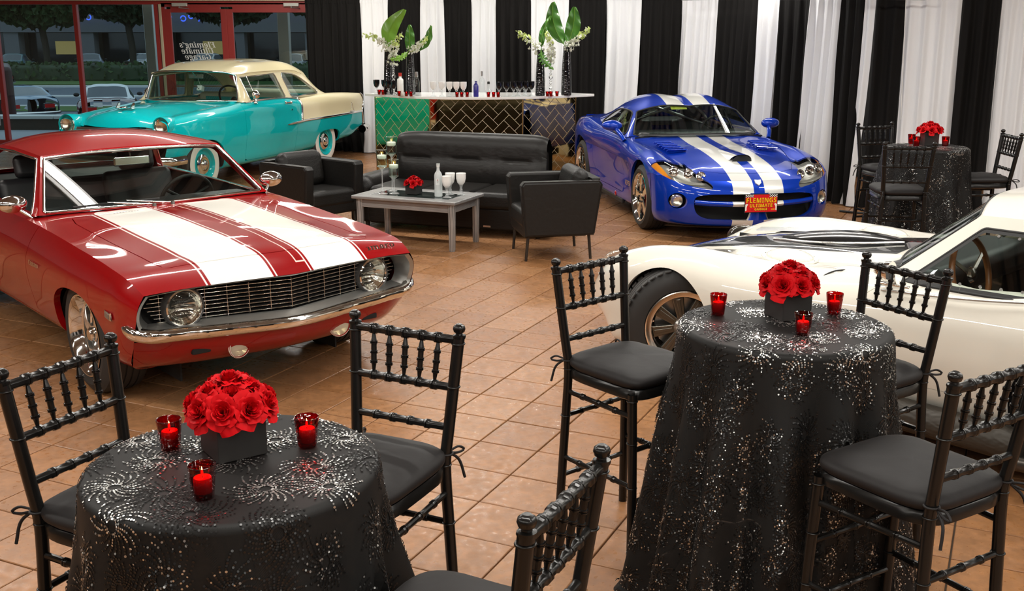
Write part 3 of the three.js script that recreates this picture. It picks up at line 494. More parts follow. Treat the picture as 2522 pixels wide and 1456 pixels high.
  for (const s of [-1, 1]) {
    const d = mesh('door', soupGeo(half(door, s).concat(lip(dE.filter((e) => e[0][2] * s > 0), 0.02))), teal, car);
    mesh('door_handle', [rod([-1.8, 0.962, s * 0.862], [-1.98, 0.957, s * 0.864], 0.011), new THREE.SphereGeometry(0.02, 12, 8).translate(-1.82, 0.962, s * 0.858), new THREE.SphereGeometry(0.02, 12, 8).translate(-1.96, 0.957, s * 0.858)], M.chrome, d);
    mesh('door_lock', new THREE.CylinderGeometry(0.012, 0.012, 0.02, 12).rotateX(Math.PI / 2).translate(-1.95, 0.86, s * 0.868), M.chrome, d);
    mesh('side_trim', soupGeo(bead(trimE.filter((e) => e[0][2] * s > 0), 0.018, 0.004)), M.chrome, car);
    mesh('side_spear', [rod([-1.83, 0.667, s * 0.874], [-2.0, 0.678, s * 0.884], 0.006, 10, 0.016), rod([-2.0, 0.678, s * 0.884], [-2.24, 0.688, s * 0.884], 0.016)], M.chrome, car);
    mesh('belt_trim', tube([[-0.95, 1.012, s * 0.80], [-1.6, 1.022, s * 0.80], [-1.95, 1.016, s * 0.806], [-2.1, 1.002, s * 0.81], [-2.19, 0.985, s * 0.815]], 0.009, 20, 6), M.chrome, car);
    mesh('quarter_emblem', [rod([-3.62, 0.722, s * 0.868], [-3.8, 0.722, s * 0.862], 0.006), rod([-3.7, 0.85, s * 0.862], [-3.66, 0.725, s * 0.868], 0.004), rod([-3.7, 0.85, s * 0.862], [-3.76, 0.725, s * 0.864], 0.004)], M.chrome, car);
    mesh('fuel_door', box(0.13, 0.11, 0.006, -3.72, 0.83, s * 0.852, 0.002), cream, car);
    mesh('tail_lamp', box(0.05, 0.12, 0.05, -4.09, 0.8, s * 0.78, 0.015), M.redLens, car);
    mesh('tail_bezel', tube([[-4.10, 0.965, s * 0.79], [-4.135, 0.93, s * 0.82], [-4.13, 0.8, s * 0.832], [-4.075, 0.71, s * 0.84], [-4.09, 0.62, s * 0.842], [-4.1, 0.5, s * 0.835]], 0.012, 24, 6), M.chrome, car);
  }
  // greenhouse
  const gh = [
    [[-0.88, 1.02, 0.79], [-0.93, 1.022, 0.715], [-0.80, 1.026, 0.58], [-0.66, 1.03, 0.3], [-0.62, 1.032, 0]],
    [[-1.02, 1.02, 0.80], [-1.03, 1.362, 0.64], [-1.01, 1.395, 0.53], [-0.96, 1.412, 0.3], [-0.94, 1.416, 0]],
    [[-1.3, 1.02, 0.80], [-1.3, 1.372, 0.672], [-1.3, 1.44, 0.6], [-1.3, 1.487, 0.33], [-1.3, 1.5, 0]],
    [[-1.9, 1.02, 0.81], [-1.9, 1.374, 0.69], [-1.9, 1.452, 0.61], [-1.9, 1.512, 0.33], [-1.9, 1.525, 0]],
    [[-2.4, 1.01, 0.81], [-2.35, 1.362, 0.68], [-2.4, 1.435, 0.6], [-2.4, 1.495, 0.33], [-2.4, 1.51, 0]],
    [[-2.8, 1.01, 0.80], [-2.7, 1.25, 0.675], [-2.78, 1.33, 0.58], [-2.82, 1.39, 0.32], [-2.84, 1.4, 0]],
    [[-3.15, 1.01, 0.76], [-3.08, 1.03, 0.70], [-3.2, 1.03, 0.57], [-3.27, 1.035, 0.3], [-3.29, 1.035, 0]],
  ];
  let top = netSoup(gh, { cu: [1, 5], cv: [1], nu: 12, nv: 14 });
  c = carve(top, (p) => Math.min(p.u - 0.03, 0.955 - p.u, (p.v - 1.05) * 0.6)); top = c.out; const ws = c.in, wsE = c.edge;
  c = carve(top, (p) => Math.min(p.u - 5.08, 5.95 - p.u, (p.v - 1.3) * 0.6)); top = c.out; const rs = c.in;
  const w1 = poly([[-1.075, 1.035], [-1.055, 1.325], [-1.82, 1.345], [-1.91, 1.03]]), w2 = smoothPoly([[-1.99, 1.335], [-2.15, 1.335], [-2.3, 1.318], [-2.5, 1.25], [-2.72, 1.13], [-2.83, 1.055], [-2.80, 1.036], [-2.4, 1.033], [-2.06, 1.036], [-2.03, 1.15]], 5);
  c = carve(top, (p) => p.v > 0.97 ? -1 : w1(p.x, p.y)); top = c.out; const g1 = c.in, e1 = c.edge;
  c = carve(top, (p) => p.v > 0.97 ? -1 : w2(p.x, p.y)); top = c.out; const g2 = c.in, e2 = c.edge;
  mesh('roof', soupGeo(top.concat(lip(e1, 0.03), lip(e2, 0.03))), cream, car);
  mesh('windshield', soupGeo(ws), M.carGlass, car); mesh('rear_window', soupGeo(rs), M.carGlass, car);
  mesh('windshield_trim', soupGeo(bead(wsE, 0.012, 0.002)), M.chrome, car);
  for (const s of [-1, 1]) {
    mesh('door_window', soupGeo(half(g1, s)), M.carGlass, car); mesh('quarter_window', soupGeo(half(g2, s)), M.carGlass, car);
    mesh('window_trim', soupGeo(bead(e1.concat(e2).filter((e) => e[0][2] * s > 0), 0.008, 0.001)), M.chrome, car);
    mesh('vent_bar', rod([-1.17, 1.345, s * 0.683], [-1.225, 1.035, s * 0.793], 0.009), M.chrome, car);
    mesh('drip_rail', tube([[-1.02, 1.36, s * 0.655], [-1.3, 1.38, s * 0.685], [-1.9, 1.383, s * 0.703], [-2.3, 1.372, s * 0.695], [-2.55, 1.32, s * 0.69]], 0.007, 24, 6), cream, car);
    mesh('wiper', [rod([-0.66, 1.04, s * 0.2], [-0.73, 1.055, s * 0.2 + (s > 0 ? -0.45 : 0.02)], 0.006), rod([-0.70, 1.045, s * 0.28], [-0.665, 1.05, s * 0.05], 0.007)], M.chrome, car);
    const h = new THREE.Group(); h.name = 'headlight'; car.add(h); h.position.set(0.575, 0.825, s * 0.671); h.rotation.y = Math.PI / 2;
    mesh('bezel', turned([[0.105, -0.06], [0.108, 0.012], [0.098, 0.02], [0.09, 0.006]], 32), M.chrome, h);
    mesh('lens', turned([[0.0005, 0.03], [0.05, 0.022], [0.092, 0.004]], 32), M.lens, h);
    mesh('reflector', turned([[0.002, -0.05], [0.05, -0.035], [0.09, 0.0]], 32), std(rgb(0.85, 0.83, 0.72), 0.2, 1), h);
    mesh('lamp_pod', turned([[0.10, -0.2], [0.118, -0.1], [0.122, 0.0], [0.118, 0.03], [0.108, 0.022], [0.106, -0.02]], 32), teal, h);
    const m = new THREE.Group(); m.name = 'door_mirror'; car.add(m); m.position.set(-1.14, 0.995, s * 0.83);
    mesh('stem', turned([[0.03, 0], [0.022, 0.012], [0.012, 0.06], [0.01, 0.09]], 16).rotateX(-Math.PI / 2), M.chrome, m);
    mesh('head', turned([[0.0005, 0.05], [0.03, 0.04], [0.055, 0.01], [0.058, -0.01], [0.0005, -0.012]], 24).rotateY(Math.PI / 2 - s * 0.2).translate(0, 0.11, 0), M.chrome, m);
  }
  // hood ornament, front, interior
  mesh('hood_ornament', [new THREE.SphereGeometry(0.03, 16, 10).scale(2.6, 0.6, 0.9).translate(0.40, 1.02, 0), extrude([[0, 0], [0.07, 0], [0.015, 0.06], [-0.01, 0.06]], 0.008, 0.002).translate(0.33, 1.018, 0.10), extrude([[0, 0], [0.07, 0], [0.015, 0.06], [-0.01, 0.06]], 0.008, 0.002).translate(0.33, 1.018, -0.11), box(0.06, 0.012, 0.24, 0.36, 1.012, 0, 0.005)], M.chrome, car);
  mesh('grille', [grid(1, 1, (a, b) => [0.585, lerp(0.5, 0.8, a), lerp(-0.6, 0.6, b)]), ...[0, 1, 2, 3, 4].map((k) => rod([0.6, 0.54 + k * 0.055, -0.55], [0.6, 0.54 + k * 0.055, 0.55], 0.008))], M.chrome, car);
  mesh('front_bumper', tube([[0.45, 0.45, -0.86], [0.62, 0.44, -0.78], [0.72, 0.43, -0.4], [0.74, 0.43, 0], [0.72, 0.43, 0.4], [0.62, 0.44, 0.78], [0.45, 0.45, 0.86]], 0.06, 40, 10), M.chrome, car);
  mesh('rear_bumper', [tube([[-3.95, 0.43, -0.895], [-4.12, 0.44, -0.88], [-4.2, 0.44, -0.7], [-4.25, 0.44, 0], [-4.2, 0.44, 0.7], [-4.12, 0.44, 0.88], [-3.95, 0.43, 0.895]], 0.062, 40, 12), box(0.06, 0.2, 0.06, -4.24, 0.47, 0.5, 0.02), box(0.06, 0.2, 0.06, -4.24, 0.47, -0.5, 0.02)], M.chrome, car);
  mesh('tail_panel', grid(8, 6, (a, b) => [-4.07, lerp(0.39, 0.93, b), (a * 2 - 1) * lerp(0.74, 0.7, b)]), teal, car);
  const creamTrim = std(rgb(0.66, 0.62, 0.5), 0.5);
  mesh('interior_panel', [-1, 1].map((s) => grid(1, 1, (a, b) => [lerp(-0.95, -3.0, a), lerp(0.3, 1.0, b), s * 0.755])), creamTrim, car);
  mesh('cabin_floor', box(2.4, 0.03, 1.5, -2.0, 0.3, 0), M.black, car);
  mesh('dashboard', [box(0.3, 0.16, 1.4, -0.98, 0.955, 0, 0.06)], teal, car);
  for (const x of [-1.85, -2.75]) { const q = mesh('bench_seat', [box(0.5, 0.16, 1.36, x, 0.55, 0, 0.06)], creamTrim, car); mesh('backrest', [box(0.16, 0.5, 1.36, x - 0.27, 0.82, 0, 0.06)], creamTrim, q); mesh('seat_insert', box(0.02, 0.34, 1.1, x - 0.185, 0.84, 0, 0.008), teal, q); }
  mesh('steering_wheel', merge(steering(0.21, 2)).rotateY(Math.PI / 2).rotateZ(-0.5).translate(-1.36, 1.02, -0.36), M.black, car);
  const die = mesh('hanging_dice', [box(0.075, 0.075, 0.075, 0, 0, 0, 0.012).rotateZ(0.3).translate(-1.12, 1.17, -0.02), rod([-1.12, 1.21, -0.02], [-1.08, 1.36, 0], 0.003)], M.white, car);
  mesh('pips', [-0.02, 0, 0.02].map((d) => new THREE.SphereGeometry(0.007, 8, 6).translate(-1.08, 1.17 + d, -0.02 + d)), M.black, die);
  mesh('rear_view_mirror', [box(0.02, 0.06, 0.22, -1.07, 1.33, 0, 0.01), rod([-1.05, 1.33, 0], [-0.99, 1.395, 0], 0.006)], M.chrome, car);
  mesh('underbody', [box(4.2, 0.08, 1.2, -1.75, 0.27, 0), rod([-3.3, 0.24, 0.4], [-4.1, 0.3, 0.42], 0.03)], M.under, car);
  // wheels: turquoise steel rims, whitewalls, chrome caps
  const white = std(rgb(0.78, 0.76, 0.7), 0.55);
  const mk = () => {
    const w = new THREE.Group(); w.name = 'wheel';
    mesh('tyre', tyre(0.335, 0.19, 0.17, 3), M.rubber, w);
    mesh('whitewall', turned([[0.198, 0.089], [0.21, 0.0925], [0.25, 0.0955], [0.285, 0.0935], [0.293, 0.090]], 48), white, w);
    const r = mesh('rim', turned([[0.2, 0.085], [0.2, 0.096], [0.192, 0.097], [0.186, 0.088], [0.178, 0.06], [0.165, 0.05], [0.14, 0.055], [0.13, 0.052], [0.1, 0.05]], 48), teal, w);
    mesh('hub_cap', turned([[0.0005, 0.115], [0.03, 0.112], [0.055, 0.095], [0.062, 0.085], [0.085, 0.09], [0.105, 0.085], [0.125, 0.07], [0.13, 0.05]], 48), M.chrome, w);
    return w;
  };
  for (const x of [0, -2.96]) for (const s of [1, -1]) { const w = mk(); car.add(w); w.position.set(x, 0.335, s * 0.715); if (s < 0) w.rotation.y = Math.PI; if (x === 0) w.rotation.y += 0.0; }
  for (const x of [0, -2.97]) mesh('wheel_well', [-1, 1].flatMap((s) => [grid(20, 1, (a, b) => { const q = Math.PI * a; return [x + 0.44 * Math.cos(q), 0.3 + 0.36 * Math.sin(q), s * lerp(0.45, 0.80, b)]; }), box(0.86, 0.6, 0.01, x, 0.42, s * 0.45)]), M.under, car);
}
// ---------- blue sports car with silver stripes (right, by the drapes) ----------
{
  const car = thing('sports_car', 'metallic blue low sports car with twin silver stripes, parked in front of the drapes', 'car');
  pose(car, 2.107, -10.661, 10.1);
  const tex = canvasTex(1024, 1024, (g, w, h) => {
    g.fillStyle = '#0a36a8'; g.fillRect(0, 0, w, h); g.fillStyle = '#dcdbd5';
    for (const s of [-1, 1]) { const a = (s * 0.052 + 0.95) / 1.9 * h, b = (s * 0.245 + 0.95) / 1.9 * h; g.fillRect(0, Math.min(a, b), w, Math.abs(b - a)); }
  });
  const paint = phys(0xffffff, 0.3, 0.25, { map: tex, ...paintO }), uvP = (x, y, z) => [(x + 3.6) / 4.7, 1 - (z + 0.95) / 1.9];
  const blue = phys(rgb(0.003, 0.037, 0.39), 0.3, 0.25, paintO);
  const Z = (x, ...r) => r.map((p) => p.length === 3 ? p : [x, p[0], p[1]]);
  const up = [
    [[0.50, 0.60, 0.845], [0.58, 0.605, 0.80], [0.67, 0.59, 0.71], [0.75, 0.575, 0.56], [0.805, 0.575, 0.38], [0.838, 0.575, 0.19], [0.85, 0.573, 0]],
    [[0.36, 0.605, 0.868], [0.42, 0.655, 0.84], [0.48, 0.672, 0.74], [0.56, 0.635, 0.56], [0.63, 0.645, 0.38], [0.66, 0.65, 0.19], [0.67, 0.65, 0]],
    Z(0.2, [0.61, 0.875], [0.70, 0.853], [0.74, 0.75], [0.695, 0.58], [0.25, 0.71, 0.38], [0.30, 0.73, 0.19], [0.31, 0.732, 0]),
    Z(0, [0.615, 0.878], [0.715, 0.858], [0.77, 0.755], [0.727, 0.59], [0.74, 0.39], [0.768, 0.2], [0.772, 0]),
    Z(-0.4, [0.615, 0.86], [0.71, 0.85], [0.782, 0.765], [0.762, 0.62], [0.776, 0.4], [0.80, 0.2], [0.806, 0]),
    Z(-0.85, [0.615, 0.828], [0.70, 0.83], [0.797, 0.785], [0.82, 0.71], [0.84, 0.45], [0.85, 0.2], [0.853, 0]),
    Z(-1.5, [0.62, 0.822], [0.71, 0.838], [0.815, 0.805], [0.845, 0.72], [0.85, 0.45], [0.85, 0.2], [0.85, 0]),
    Z(-2.05, [0.63, 0.845], [0.75, 0.87], [0.855, 0.80], [0.88, 0.68], [0.89, 0.45], [0.89, 0.2], [0.89, 0]),
    Z(-2.45, [0.635, 0.87], [0.77, 0.88], [0.895, 0.79], [0.90, 0.63], [0.92, 0.42], [0.93, 0.2], [0.93, 0]),
    Z(-2.95, [0.60, 0.815], [0.75, 0.81], [0.87, 0.735], [0.89, 0.6], [0.91, 0.4], [0.915, 0.2], [0.915, 0]),
    Z(-3.25, [0.60, 0.745], [0.73, 0.73], [0.84, 0.68], [0.86, 0.57], [0.87, 0.4], [0.875, 0.2], [0.875, 0]),
  ];
  const side = [
    Z(0.36, [0.15, 0.6], [0.2, 0.79], [0.32, 0.845], [0.46, 0.865], [0.605, 0.868]),
    Z(0, [0.15, 0.6], [0.18, 0.79], [0.32, 0.85], [0.46, 0.872], [0.615, 0.878]),
    Z(-0.38, [0.15, 0.6], [0.178, 0.795], [0.3, 0.838], [0.45, 0.85], [0.615, 0.862]),
    Z(-0.62, [0.15, 0.6], [0.176, 0.80], [0.3, 0.81], [0.45, 0.79], [0.615, 0.842]),
    Z(-1.0, [0.15, 0.6], [0.176, 0.805], [0.3, 0.80], [0.45, 0.795], [0.615, 0.826]),
    Z(-1.6, [0.15, 0.6], [0.178, 0.805], [0.3, 0.805], [0.46, 0.81], [0.62, 0.826]),
    Z(-2.05, [0.15, 0.6], [0.19, 0.81], [0.32, 0.835], [0.48, 0.85], [0.63, 0.845]),
    Z(-2.45, [0.16, 0.6], [0.2, 0.81], [0.34, 0.86], [0.5, 0.875], [0.635, 0.87]),
    Z(-2.95, [0.22, 0.58], [0.26, 0.76], [0.36, 0.81], [0.48, 0.82], [0.60, 0.815]),
    Z(-3.25, [0.3, 0.55], [0.32, 0.68], [0.4, 0.735], [0.5, 0.75], [0.60, 0.745]),
  ];
  const zs = [0, 0.2, 0.4, 0.56, 0.70, 0.79, 0.845, 0.868], xt = [0.85, 0.838, 0.80, 0.75, 0.675, 0.595, 0.50, 0.36], yt = [0.573, 0.574, 0.575, 0.577, 0.59, 0.605, 0.60, 0.605];
  const nose = zs.map((z, i) => { const x = xt[i], k = i / 7, b = 1 - k * 0.55; return [[x - 0.05, 0.15, z * 0.93], [x + 0.06 * b, 0.165 + 0.03 * k, z * 0.965], [x + 0.085 * b, 0.235, z * 0.985], [x + 0.095 * b, 0.33, z * 0.995], [x + 0.08 * b, 0.43, z], [x + 0.05 * b, 0.515, z], [x, yt[i], z]]; });
  let U = netSoup(up, { nu: 10, nv: 8 }), S = netSoup(side, { nu: 10, nv: 7 }), N = netSoup(nose, { nu: 10, nv: 12 });
  const archF = (p) => Math.abs(p.z) < 0.5 ? -1 : 0.355 - Math.hypot(p.x - 0.0, Math.max(0, p.y - 0.33)) * (p.y > 0.33 ? 1 : 1), archR = (p) => Math.abs(p.z) < 0.5 ? -1 : 0.36 - Math.hypot(p.x + 2.45, Math.max(0, p.y - 0.34));
  let edges = []; const cutA = (q) => { const c = carve(q, (p) => Math.max(archF(p), archR(p))); edges.push(...c.edge); return c.out; };
  U = cutA(U); S = cutA(S); N = cutA(N);
  // headlamps: one outline in front view
  const hlP = smoothPoly([[0.868, 0.62], [0.872, 0.68], [0.83, 0.712], [0.74, 0.703], [0.62, 0.665], [0.5, 0.613], [0.42, 0.557], [0.425, 0.532], [0.5, 0.533], [0.62, 0.546], [0.78, 0.578]], 5);
  const hl = (p) => p.x < 0.3 ? -1 : hlP(Math.abs(p.z), p.y + (p.x - 0.66) * 0.15 + 0.0);
  let lens = [], hE = []; const cutH = (q) => { const c = carve(q, hl); lens.push(...c.in); hE.push(...c.edge); return c.out; };
  U = cutH(U); N = cutH(N);
  // mouth and fog lamp openings
  const mouth = smoothPoly([[0, 0.462], [0.25, 0.46], [0.47, 0.452], [0.57, 0.425], [0.585, 0.36], [0.56, 0.28], [0.48, 0.235], [0.25, 0.222], [0, 0.22], [-0.25, 0.222], [-0.48, 0.235], [-0.56, 0.28], [-0.585, 0.36], [-0.57, 0.425], [-0.47, 0.452], [-0.25, 0.46]], 5);
  let c = carve(N, (p) => mouth(p.z, p.y)); N = c.out; const mE = c.edge;
  c = carve(N, (p) => p.x < 0.45 ? -1 : 0.072 - Math.hypot(Math.abs(p.z) - 0.712, (p.y - 0.385))); N = c.out; const fE = c.edge;
  const cabin = poly([[-0.70, 0], [-0.74, 0.36], [-0.9, 0.68], [-1.5, 0.72], [-2.1, 0.64], [-2.7, 0.5], [-2.75, 0], [-2.7, -0.5], [-2.1, -0.64], [-1.5, -0.72], [-0.9, -0.68], [-0.74, -0.36]]);
  c = carve(U, (p) => p.y < 0.75 ? -1 : cabin(p.x, p.z)); U = c.out;
  const hoodP = poly([[0.735, 0], [0.70, 0.3], [0.62, 0.44], [0.30, 0.57], [-0.2, 0.66], [-0.66, 0.70], [-0.74, 0.35], [-0.69, 0], [-0.74, -0.35], [-0.66, -0.70], [-0.2, -0.66], [0.30, -0.57], [0.62, -0.44], [0.70, -0.3]]);
  c = carve(U, (p) => hoodP(p.x, p.z)); U = c.out; let hood = c.in; const hdE0 = c.edge; c = carve(hood, (p) => hoodP(p.x, p.z) - 0.005); hood = c.in; const hdE = c.edge;
  const doorP = poly([[-0.84, 0.86], [-0.88, 0.7], [-0.84, 0.5], [-0.78, 0.25], [-1.75, 0.25], [-1.95, 0.45], [-1.98, 0.7], [-1.9, 0.86]]);
  const dr = (p) => Math.abs(p.z) < 0.74 ? -1 : doorP(p.x, p.y); let door = [], dE = [], dB = [];
  for (const which of [0, 1]) { const q = which ? S : U; const e = carve(q, dr); dB.push(...e.edge); const f = carve(e.in, (p) => dr(p) - 0.004); door.push(...f.in); dE.push(...f.edge); if (which) S = e.out; else U = e.out; }
  const inZ = (v) => [0, 0.15, -Math.sign(v[2])], back = () => [-1, 0, 0];
  mesh('body', soupGeo(U.concat(S, lip(edges, 0.03, inZ), lip(hdE0, 0.02), lip(dB, 0.02)), uvP), paint, car);
  mesh('front_fascia', soupGeo(N.concat(lip(mE, 0.05, back), lip(fE, 0.04, back), lip(hE, 0.015)), uvP), paint, car);
  const H = mesh('hood', soupGeo(hood.concat(lip(hdE, 0.02)), uvP), paint, car);
  const half = (s, q) => { const o = []; for (let k = 0; k < s.length; k += 24) if (s[k + 2] * q > 0) o.push(...s.slice(k, k + 24)); return o; };
  for (const s of [1, -1]) { mesh('door', soupGeo(half(door, s).concat(lip(dE.filter((e) => e[0][2] * s > 0), 0.02)), uvP), paint, car); }
  mesh('tail_panel', grid(8, 6, (a, b) => [-3.25 - 0.06 * Math.sin(b * Math.PI), lerp(0.3, 0.875, b), (a * 2 - 1) * lerp(0.66, 0.6, b)]), blue, car);
  // hood scoop and louvres
  const hs = (x, z) => { const a = clamp((0.42 - x) / 0.9, 0, 1); return lerp(0.718, 0.80, a) - 0.10 * z * z; };
  mesh('scoop', grid(16, 12, (a, b) => { const x = 0.42 - 0.85 * a, z = (b * 2 - 1) * lerp(0.115, 0.18, a), hgt = 0.052 * Math.pow(1 - a, 1.2) * (1 - Math.pow(Math.abs(b * 2 - 1), 3)); return [x + 0.05 * (1 - a) * (1 - Math.pow(b * 2 - 1, 2)), hs(x, z) + hgt - 0.012 * a, z]; }, (a, b) => uvP(0.42 - 0.85 * a, 0, (b * 2 - 1) * lerp(0.115, 0.18, a))), paint, H);
  mesh('scoop_opening', grid(12, 2, (a, b) => { const z = (a * 2 - 1) * 0.112; return [0.455 + 0.01 * (1 - b), 0.685 + (0.078 * (1 - Math.pow(Math.abs(a * 2 - 1), 3))) * b, z]; }), M.under, H);
  for (const s of [1, -1]) for (let k = 0; k < 6; k++) { const x = -0.06 - k * 0.075; mesh('louver', box(0.05, 0.012, 0.20 - k * 0.004, 0, 0, 0, 0.004).rotateZ(0.38).translate(x, 0.763 + k * 0.0075, s * (0.475 + k * 0.006)), blue, H); }
  // mouth: backing, cross bars, plate
  mesh('grille_backing', [grid(12, 2, (a, b) => { const z = (a * 2 - 1) * 0.62; return [0.74 - 0.25 * z * z, lerp(0.18, 0.5, b), z]; })], M.under, car);
  const nx = (z) => 0.935 - 0.36 * z * z;
  mesh('grille_crossbar', grid(40, 8, (a, b) => { const z = (a * 2 - 1) * 0.575, q = b * 2 * Math.PI; return [nx(z) - 0.03 + 0.028 * Math.cos(q), 0.366 + 0.026 * Math.sin(q) + 0.014 * Math.pow(Math.abs(a * 2 - 1), 4), z]; }, (a, b) => uvP(0, 0, (a * 2 - 1) * 0.575)), paint, car);
  mesh('grille_pillar', grid(12, 8, (a, b) => { const q = b * 2 * Math.PI, y = lerp(0.21, 0.47, a), w = 0.075 + 0.04 * Math.pow(Math.abs(a * 2 - 1), 2); return [0.90 + 0.03 * Math.cos(q), y, w * Math.sin(q)]; }, (a, b) => uvP(0, 0, (0.06) * Math.sin(b * 2 * Math.PI))), paint, car);
  mesh('front_splitter', grid(30, 2, (a, b) => { const z = (a * 2 - 1) * 0.8; return [nx(z) - 0.01 - 0.06 * b - 0.05 * z * z, 0.158 - 0.02 * b, z]; }), M.black, car);
  const plateT = canvasTex(512, 288, (g, w, h) => {
    g.fillStyle = '#d8121c'; g.fillRect(0, 0, w, h); for (const s of [0, 1]) for (let i = 0; i < 7; i++) for (let j = 0; j < 3; j++) { g.fillStyle = (i + j) % 2 ? '#101010' : '#f2f2ee'; g.fillRect(s ? w - 18 - i * 18 : i * 18, j * 14, 18, 14); }
    g.fillStyle = '#f4f0e6'; for (const s of [0, 1]) { g.beginPath(); g.ellipse(s ? w - 14 : 14, h * 0.72, 34, 60, s ? -0.3 : 0.3, 0, 7); g.fill(); } g.fillStyle = '#d8121c'; for (const s of [0, 1]) { g.beginPath(); g.ellipse(s ? w - 60 : 60, h * 0.78, 38, 66, 0, 0, 7); g.fill(); }
    g.textAlign = 'center'; const tx = (t, y, sz, mw) => { g.font = 'bold ' + sz + 'px sans-serif'; g.lineWidth = 6; g.strokeStyle = '#5a0a08'; g.strokeText(t, w / 2 + 3, y + 3, mw); g.fillStyle = '#f7cf12'; g.fillText(t, w / 2, y, mw); };
    tx('FLEMINGS', 134, 112, 496); tx('ULTIMATE', 208, 78, 380); tx('GARAGE', 262, 54, 230); g.fillStyle = '#f7cf12'; g.fillRect(w - 92, 240, 60, 12); g.fillStyle = '#7c0a0c'; g.fillRect(96, 246, 34, 12);
  });
  const pl = new THREE.Group(); pl.name = 'license_plate'; car.add(pl); pl.position.set(0.968, 0.383, 0); pl.rotation.y = Math.PI / 2;
  mesh('plate_frame', [box(0.318, 0.172, 0.008, 0, 0, -0.005, 0.003)], M.black, pl);
  mesh('plate_print', new THREE.PlaneGeometry(0.305, 0.160).translate(0, 0, 0.0005), std(0xffffff, 0.35, 0, { map: plateT }), pl);
  mesh('badge', extrude([[-0.03, 0.03], [0, 0.026], [0.03, 0.03], [0.028, -0.008], [0, -0.034], [-0.028, -0.008]], 0.008, 0.002).rotateX(-0.75).rotateY(Math.PI / 2).translate(0.868, 0.558, 0), M.white, car);
  // lamps
  for (const s of [1, -1]) {
    const g = new THREE.Group(); g.name = 'headlight'; car.add(g);
    mesh('lens', soupGeo(half(lens, s)), M.lens, g);
    mesh('housing', soupGeo(shiftS(half(lens, s), -0.05)), std(rgb(0.30, 0.30, 0.28), 0.3, 0.4), g);
    [[0.742, 0.605, 0.49, 0.04], [0.70, 0.628, 0.60, 0.043], [0.63, 0.645, 0.715, 0.045]].forEach(([x, y, z, r]) => { const p = mesh('projector', [turned([[r, -0.01], [r + 0.004, 0.006], [r - 0.004, 0.01], [r - 0.008, 0.0], [r * 0.5, -0.004], [0.001, 0.004]], 28).rotateY(Math.PI / 2).rotateZ(0.35).rotateY(-s * 0.25).translate(x - 0.045, y, s * z)], M.chrome, g); });
    mesh('turn_lamp', carveTurn(half(lens, s), s), M.amber, g);
    const f = new THREE.Group(); f.name = 'fog_lamp'; car.add(f); f.position.set(0.685, 0.383, s * 0.712); f.rotation.y = Math.PI / 2 - s * 0.25;
    mesh('bezel', turned([[0.062, -0.02], [0.064, 0.004], [0.056, 0.008], [0.052, 0.0]], 32), M.chrome, f);
    mesh('lens', turned([[0.0005, 0.014], [0.03, 0.011], [0.053, 0.002]], 28), M.lens, f); mesh('reflector', turned([[0.002, -0.025], [0.03, -0.02], [0.052, -0.002]], 24), std(rgb(0.8, 0.8, 0.75), 0.25, 1), f);
    mesh('surround', turned([[0.075, -0.03], [0.064, -0.035], [0.064, -0.02]], 32), M.blackGloss, f);
    const m = new THREE.Group(); m.name = 'door_mirror'; car.add(m); m.position.set(-0.80, 0.81, s * 0.80);
    mesh('stalk', tube([[0, -0.02, 0], [-0.06, 0.04, s * 0.03], [-0.14, 0.095, s * 0.055]], 0.024, 12, 10), blue, m);
    mesh('shell', new THREE.SphereGeometry(0.075, 28, 18).scale(0.95, 0.75, 1.45).rotateY(-s * 0.25).translate(-0.18, 0.125, s * 0.09), blue, m);
    mesh('fender_script', text3('VIPER', 0.05, 0.003, fontB, 0.25).rotateY(s > 0 ? 0 : Math.PI).translate(-0.53, 0.36, s * 0.832), M.alu, car);
    mesh('sill_emblem', new THREE.TorusGeometry(0.022, 0.006, 6, 4).translate(-1.05, 0.2, s * 0.812), M.redLens, car);
    mesh('side_exhaust_cover', box(1.0, 0.05, 0.03, -1.3, 0.15, s * 0.795, 0.01), M.black, car);
  }
  function carveTurn(q) { const d = carve(q, (p) => Math.abs(p.z) - 0.775 - (p.y - 0.62) * 0.35).in; return soupGeo(shiftS(d, -0.012)); }
  // greenhouse
  const gh = [
    [[-0.87, 0.815, 0.765], [-0.855, 0.83, 0.708], [-0.72, 0.848, 0.36], [-0.66, 0.853, 0]],
    [[-1.17, 0.82, 0.775], [-1.177, 1.068, 0.572], [-1.14, 1.132, 0.33], [-1.13, 1.128, 0]],
    [[-1.45, 0.835, 0.77], [-1.45, 1.09, 0.585], [-1.45, 1.205, 0.34], [-1.45, 1.192, 0]],
    [[-1.85, 0.855, 0.745], [-1.85, 1.06, 0.57], [-1.85, 1.19, 0.34], [-1.85, 1.178, 0]],
    [[-2.3, 0.88, 0.69], [-2.3, 0.985, 0.53], [-2.3, 1.09, 0.32], [-2.3, 1.085, 0]],
    [[-2.78, 0.90, 0.56], [-2.8, 0.91, 0.48], [-2.82, 0.925, 0.3], [-2.82, 0.925, 0]],
  ];
  let top = netSoup(gh, { cu: [1], cv: [1], nu: 14, nv: 14 });
  c = carve(top, (p) => Math.min(p.u - 0.02, 0.96 - p.u, (p.v - 1.05) * 0.6)); top = c.out; const ws = c.in, wsE = c.edge;
  c = carve(top, (p) => Math.min(p.u - 3.2, 4.8 - p.u, (p.v - 1.45) * 0.6)); top = c.out; const rs = c.in;
  const sideP = smoothPoly([[-0.98, 0.84], [-1.14, 0.98], [-1.22, 1.045], [-1.5, 1.066], [-1.75, 1.045], [-1.98, 0.97], [-2.06, 0.90], [-1.9, 0.865], [-1.5, 0.848]], 5);
  c = carve(top, (p) => p.v > 0.97 ? -1 : sideP(p.x, p.y)); top = c.out; const sg = c.in, sE = c.edge;
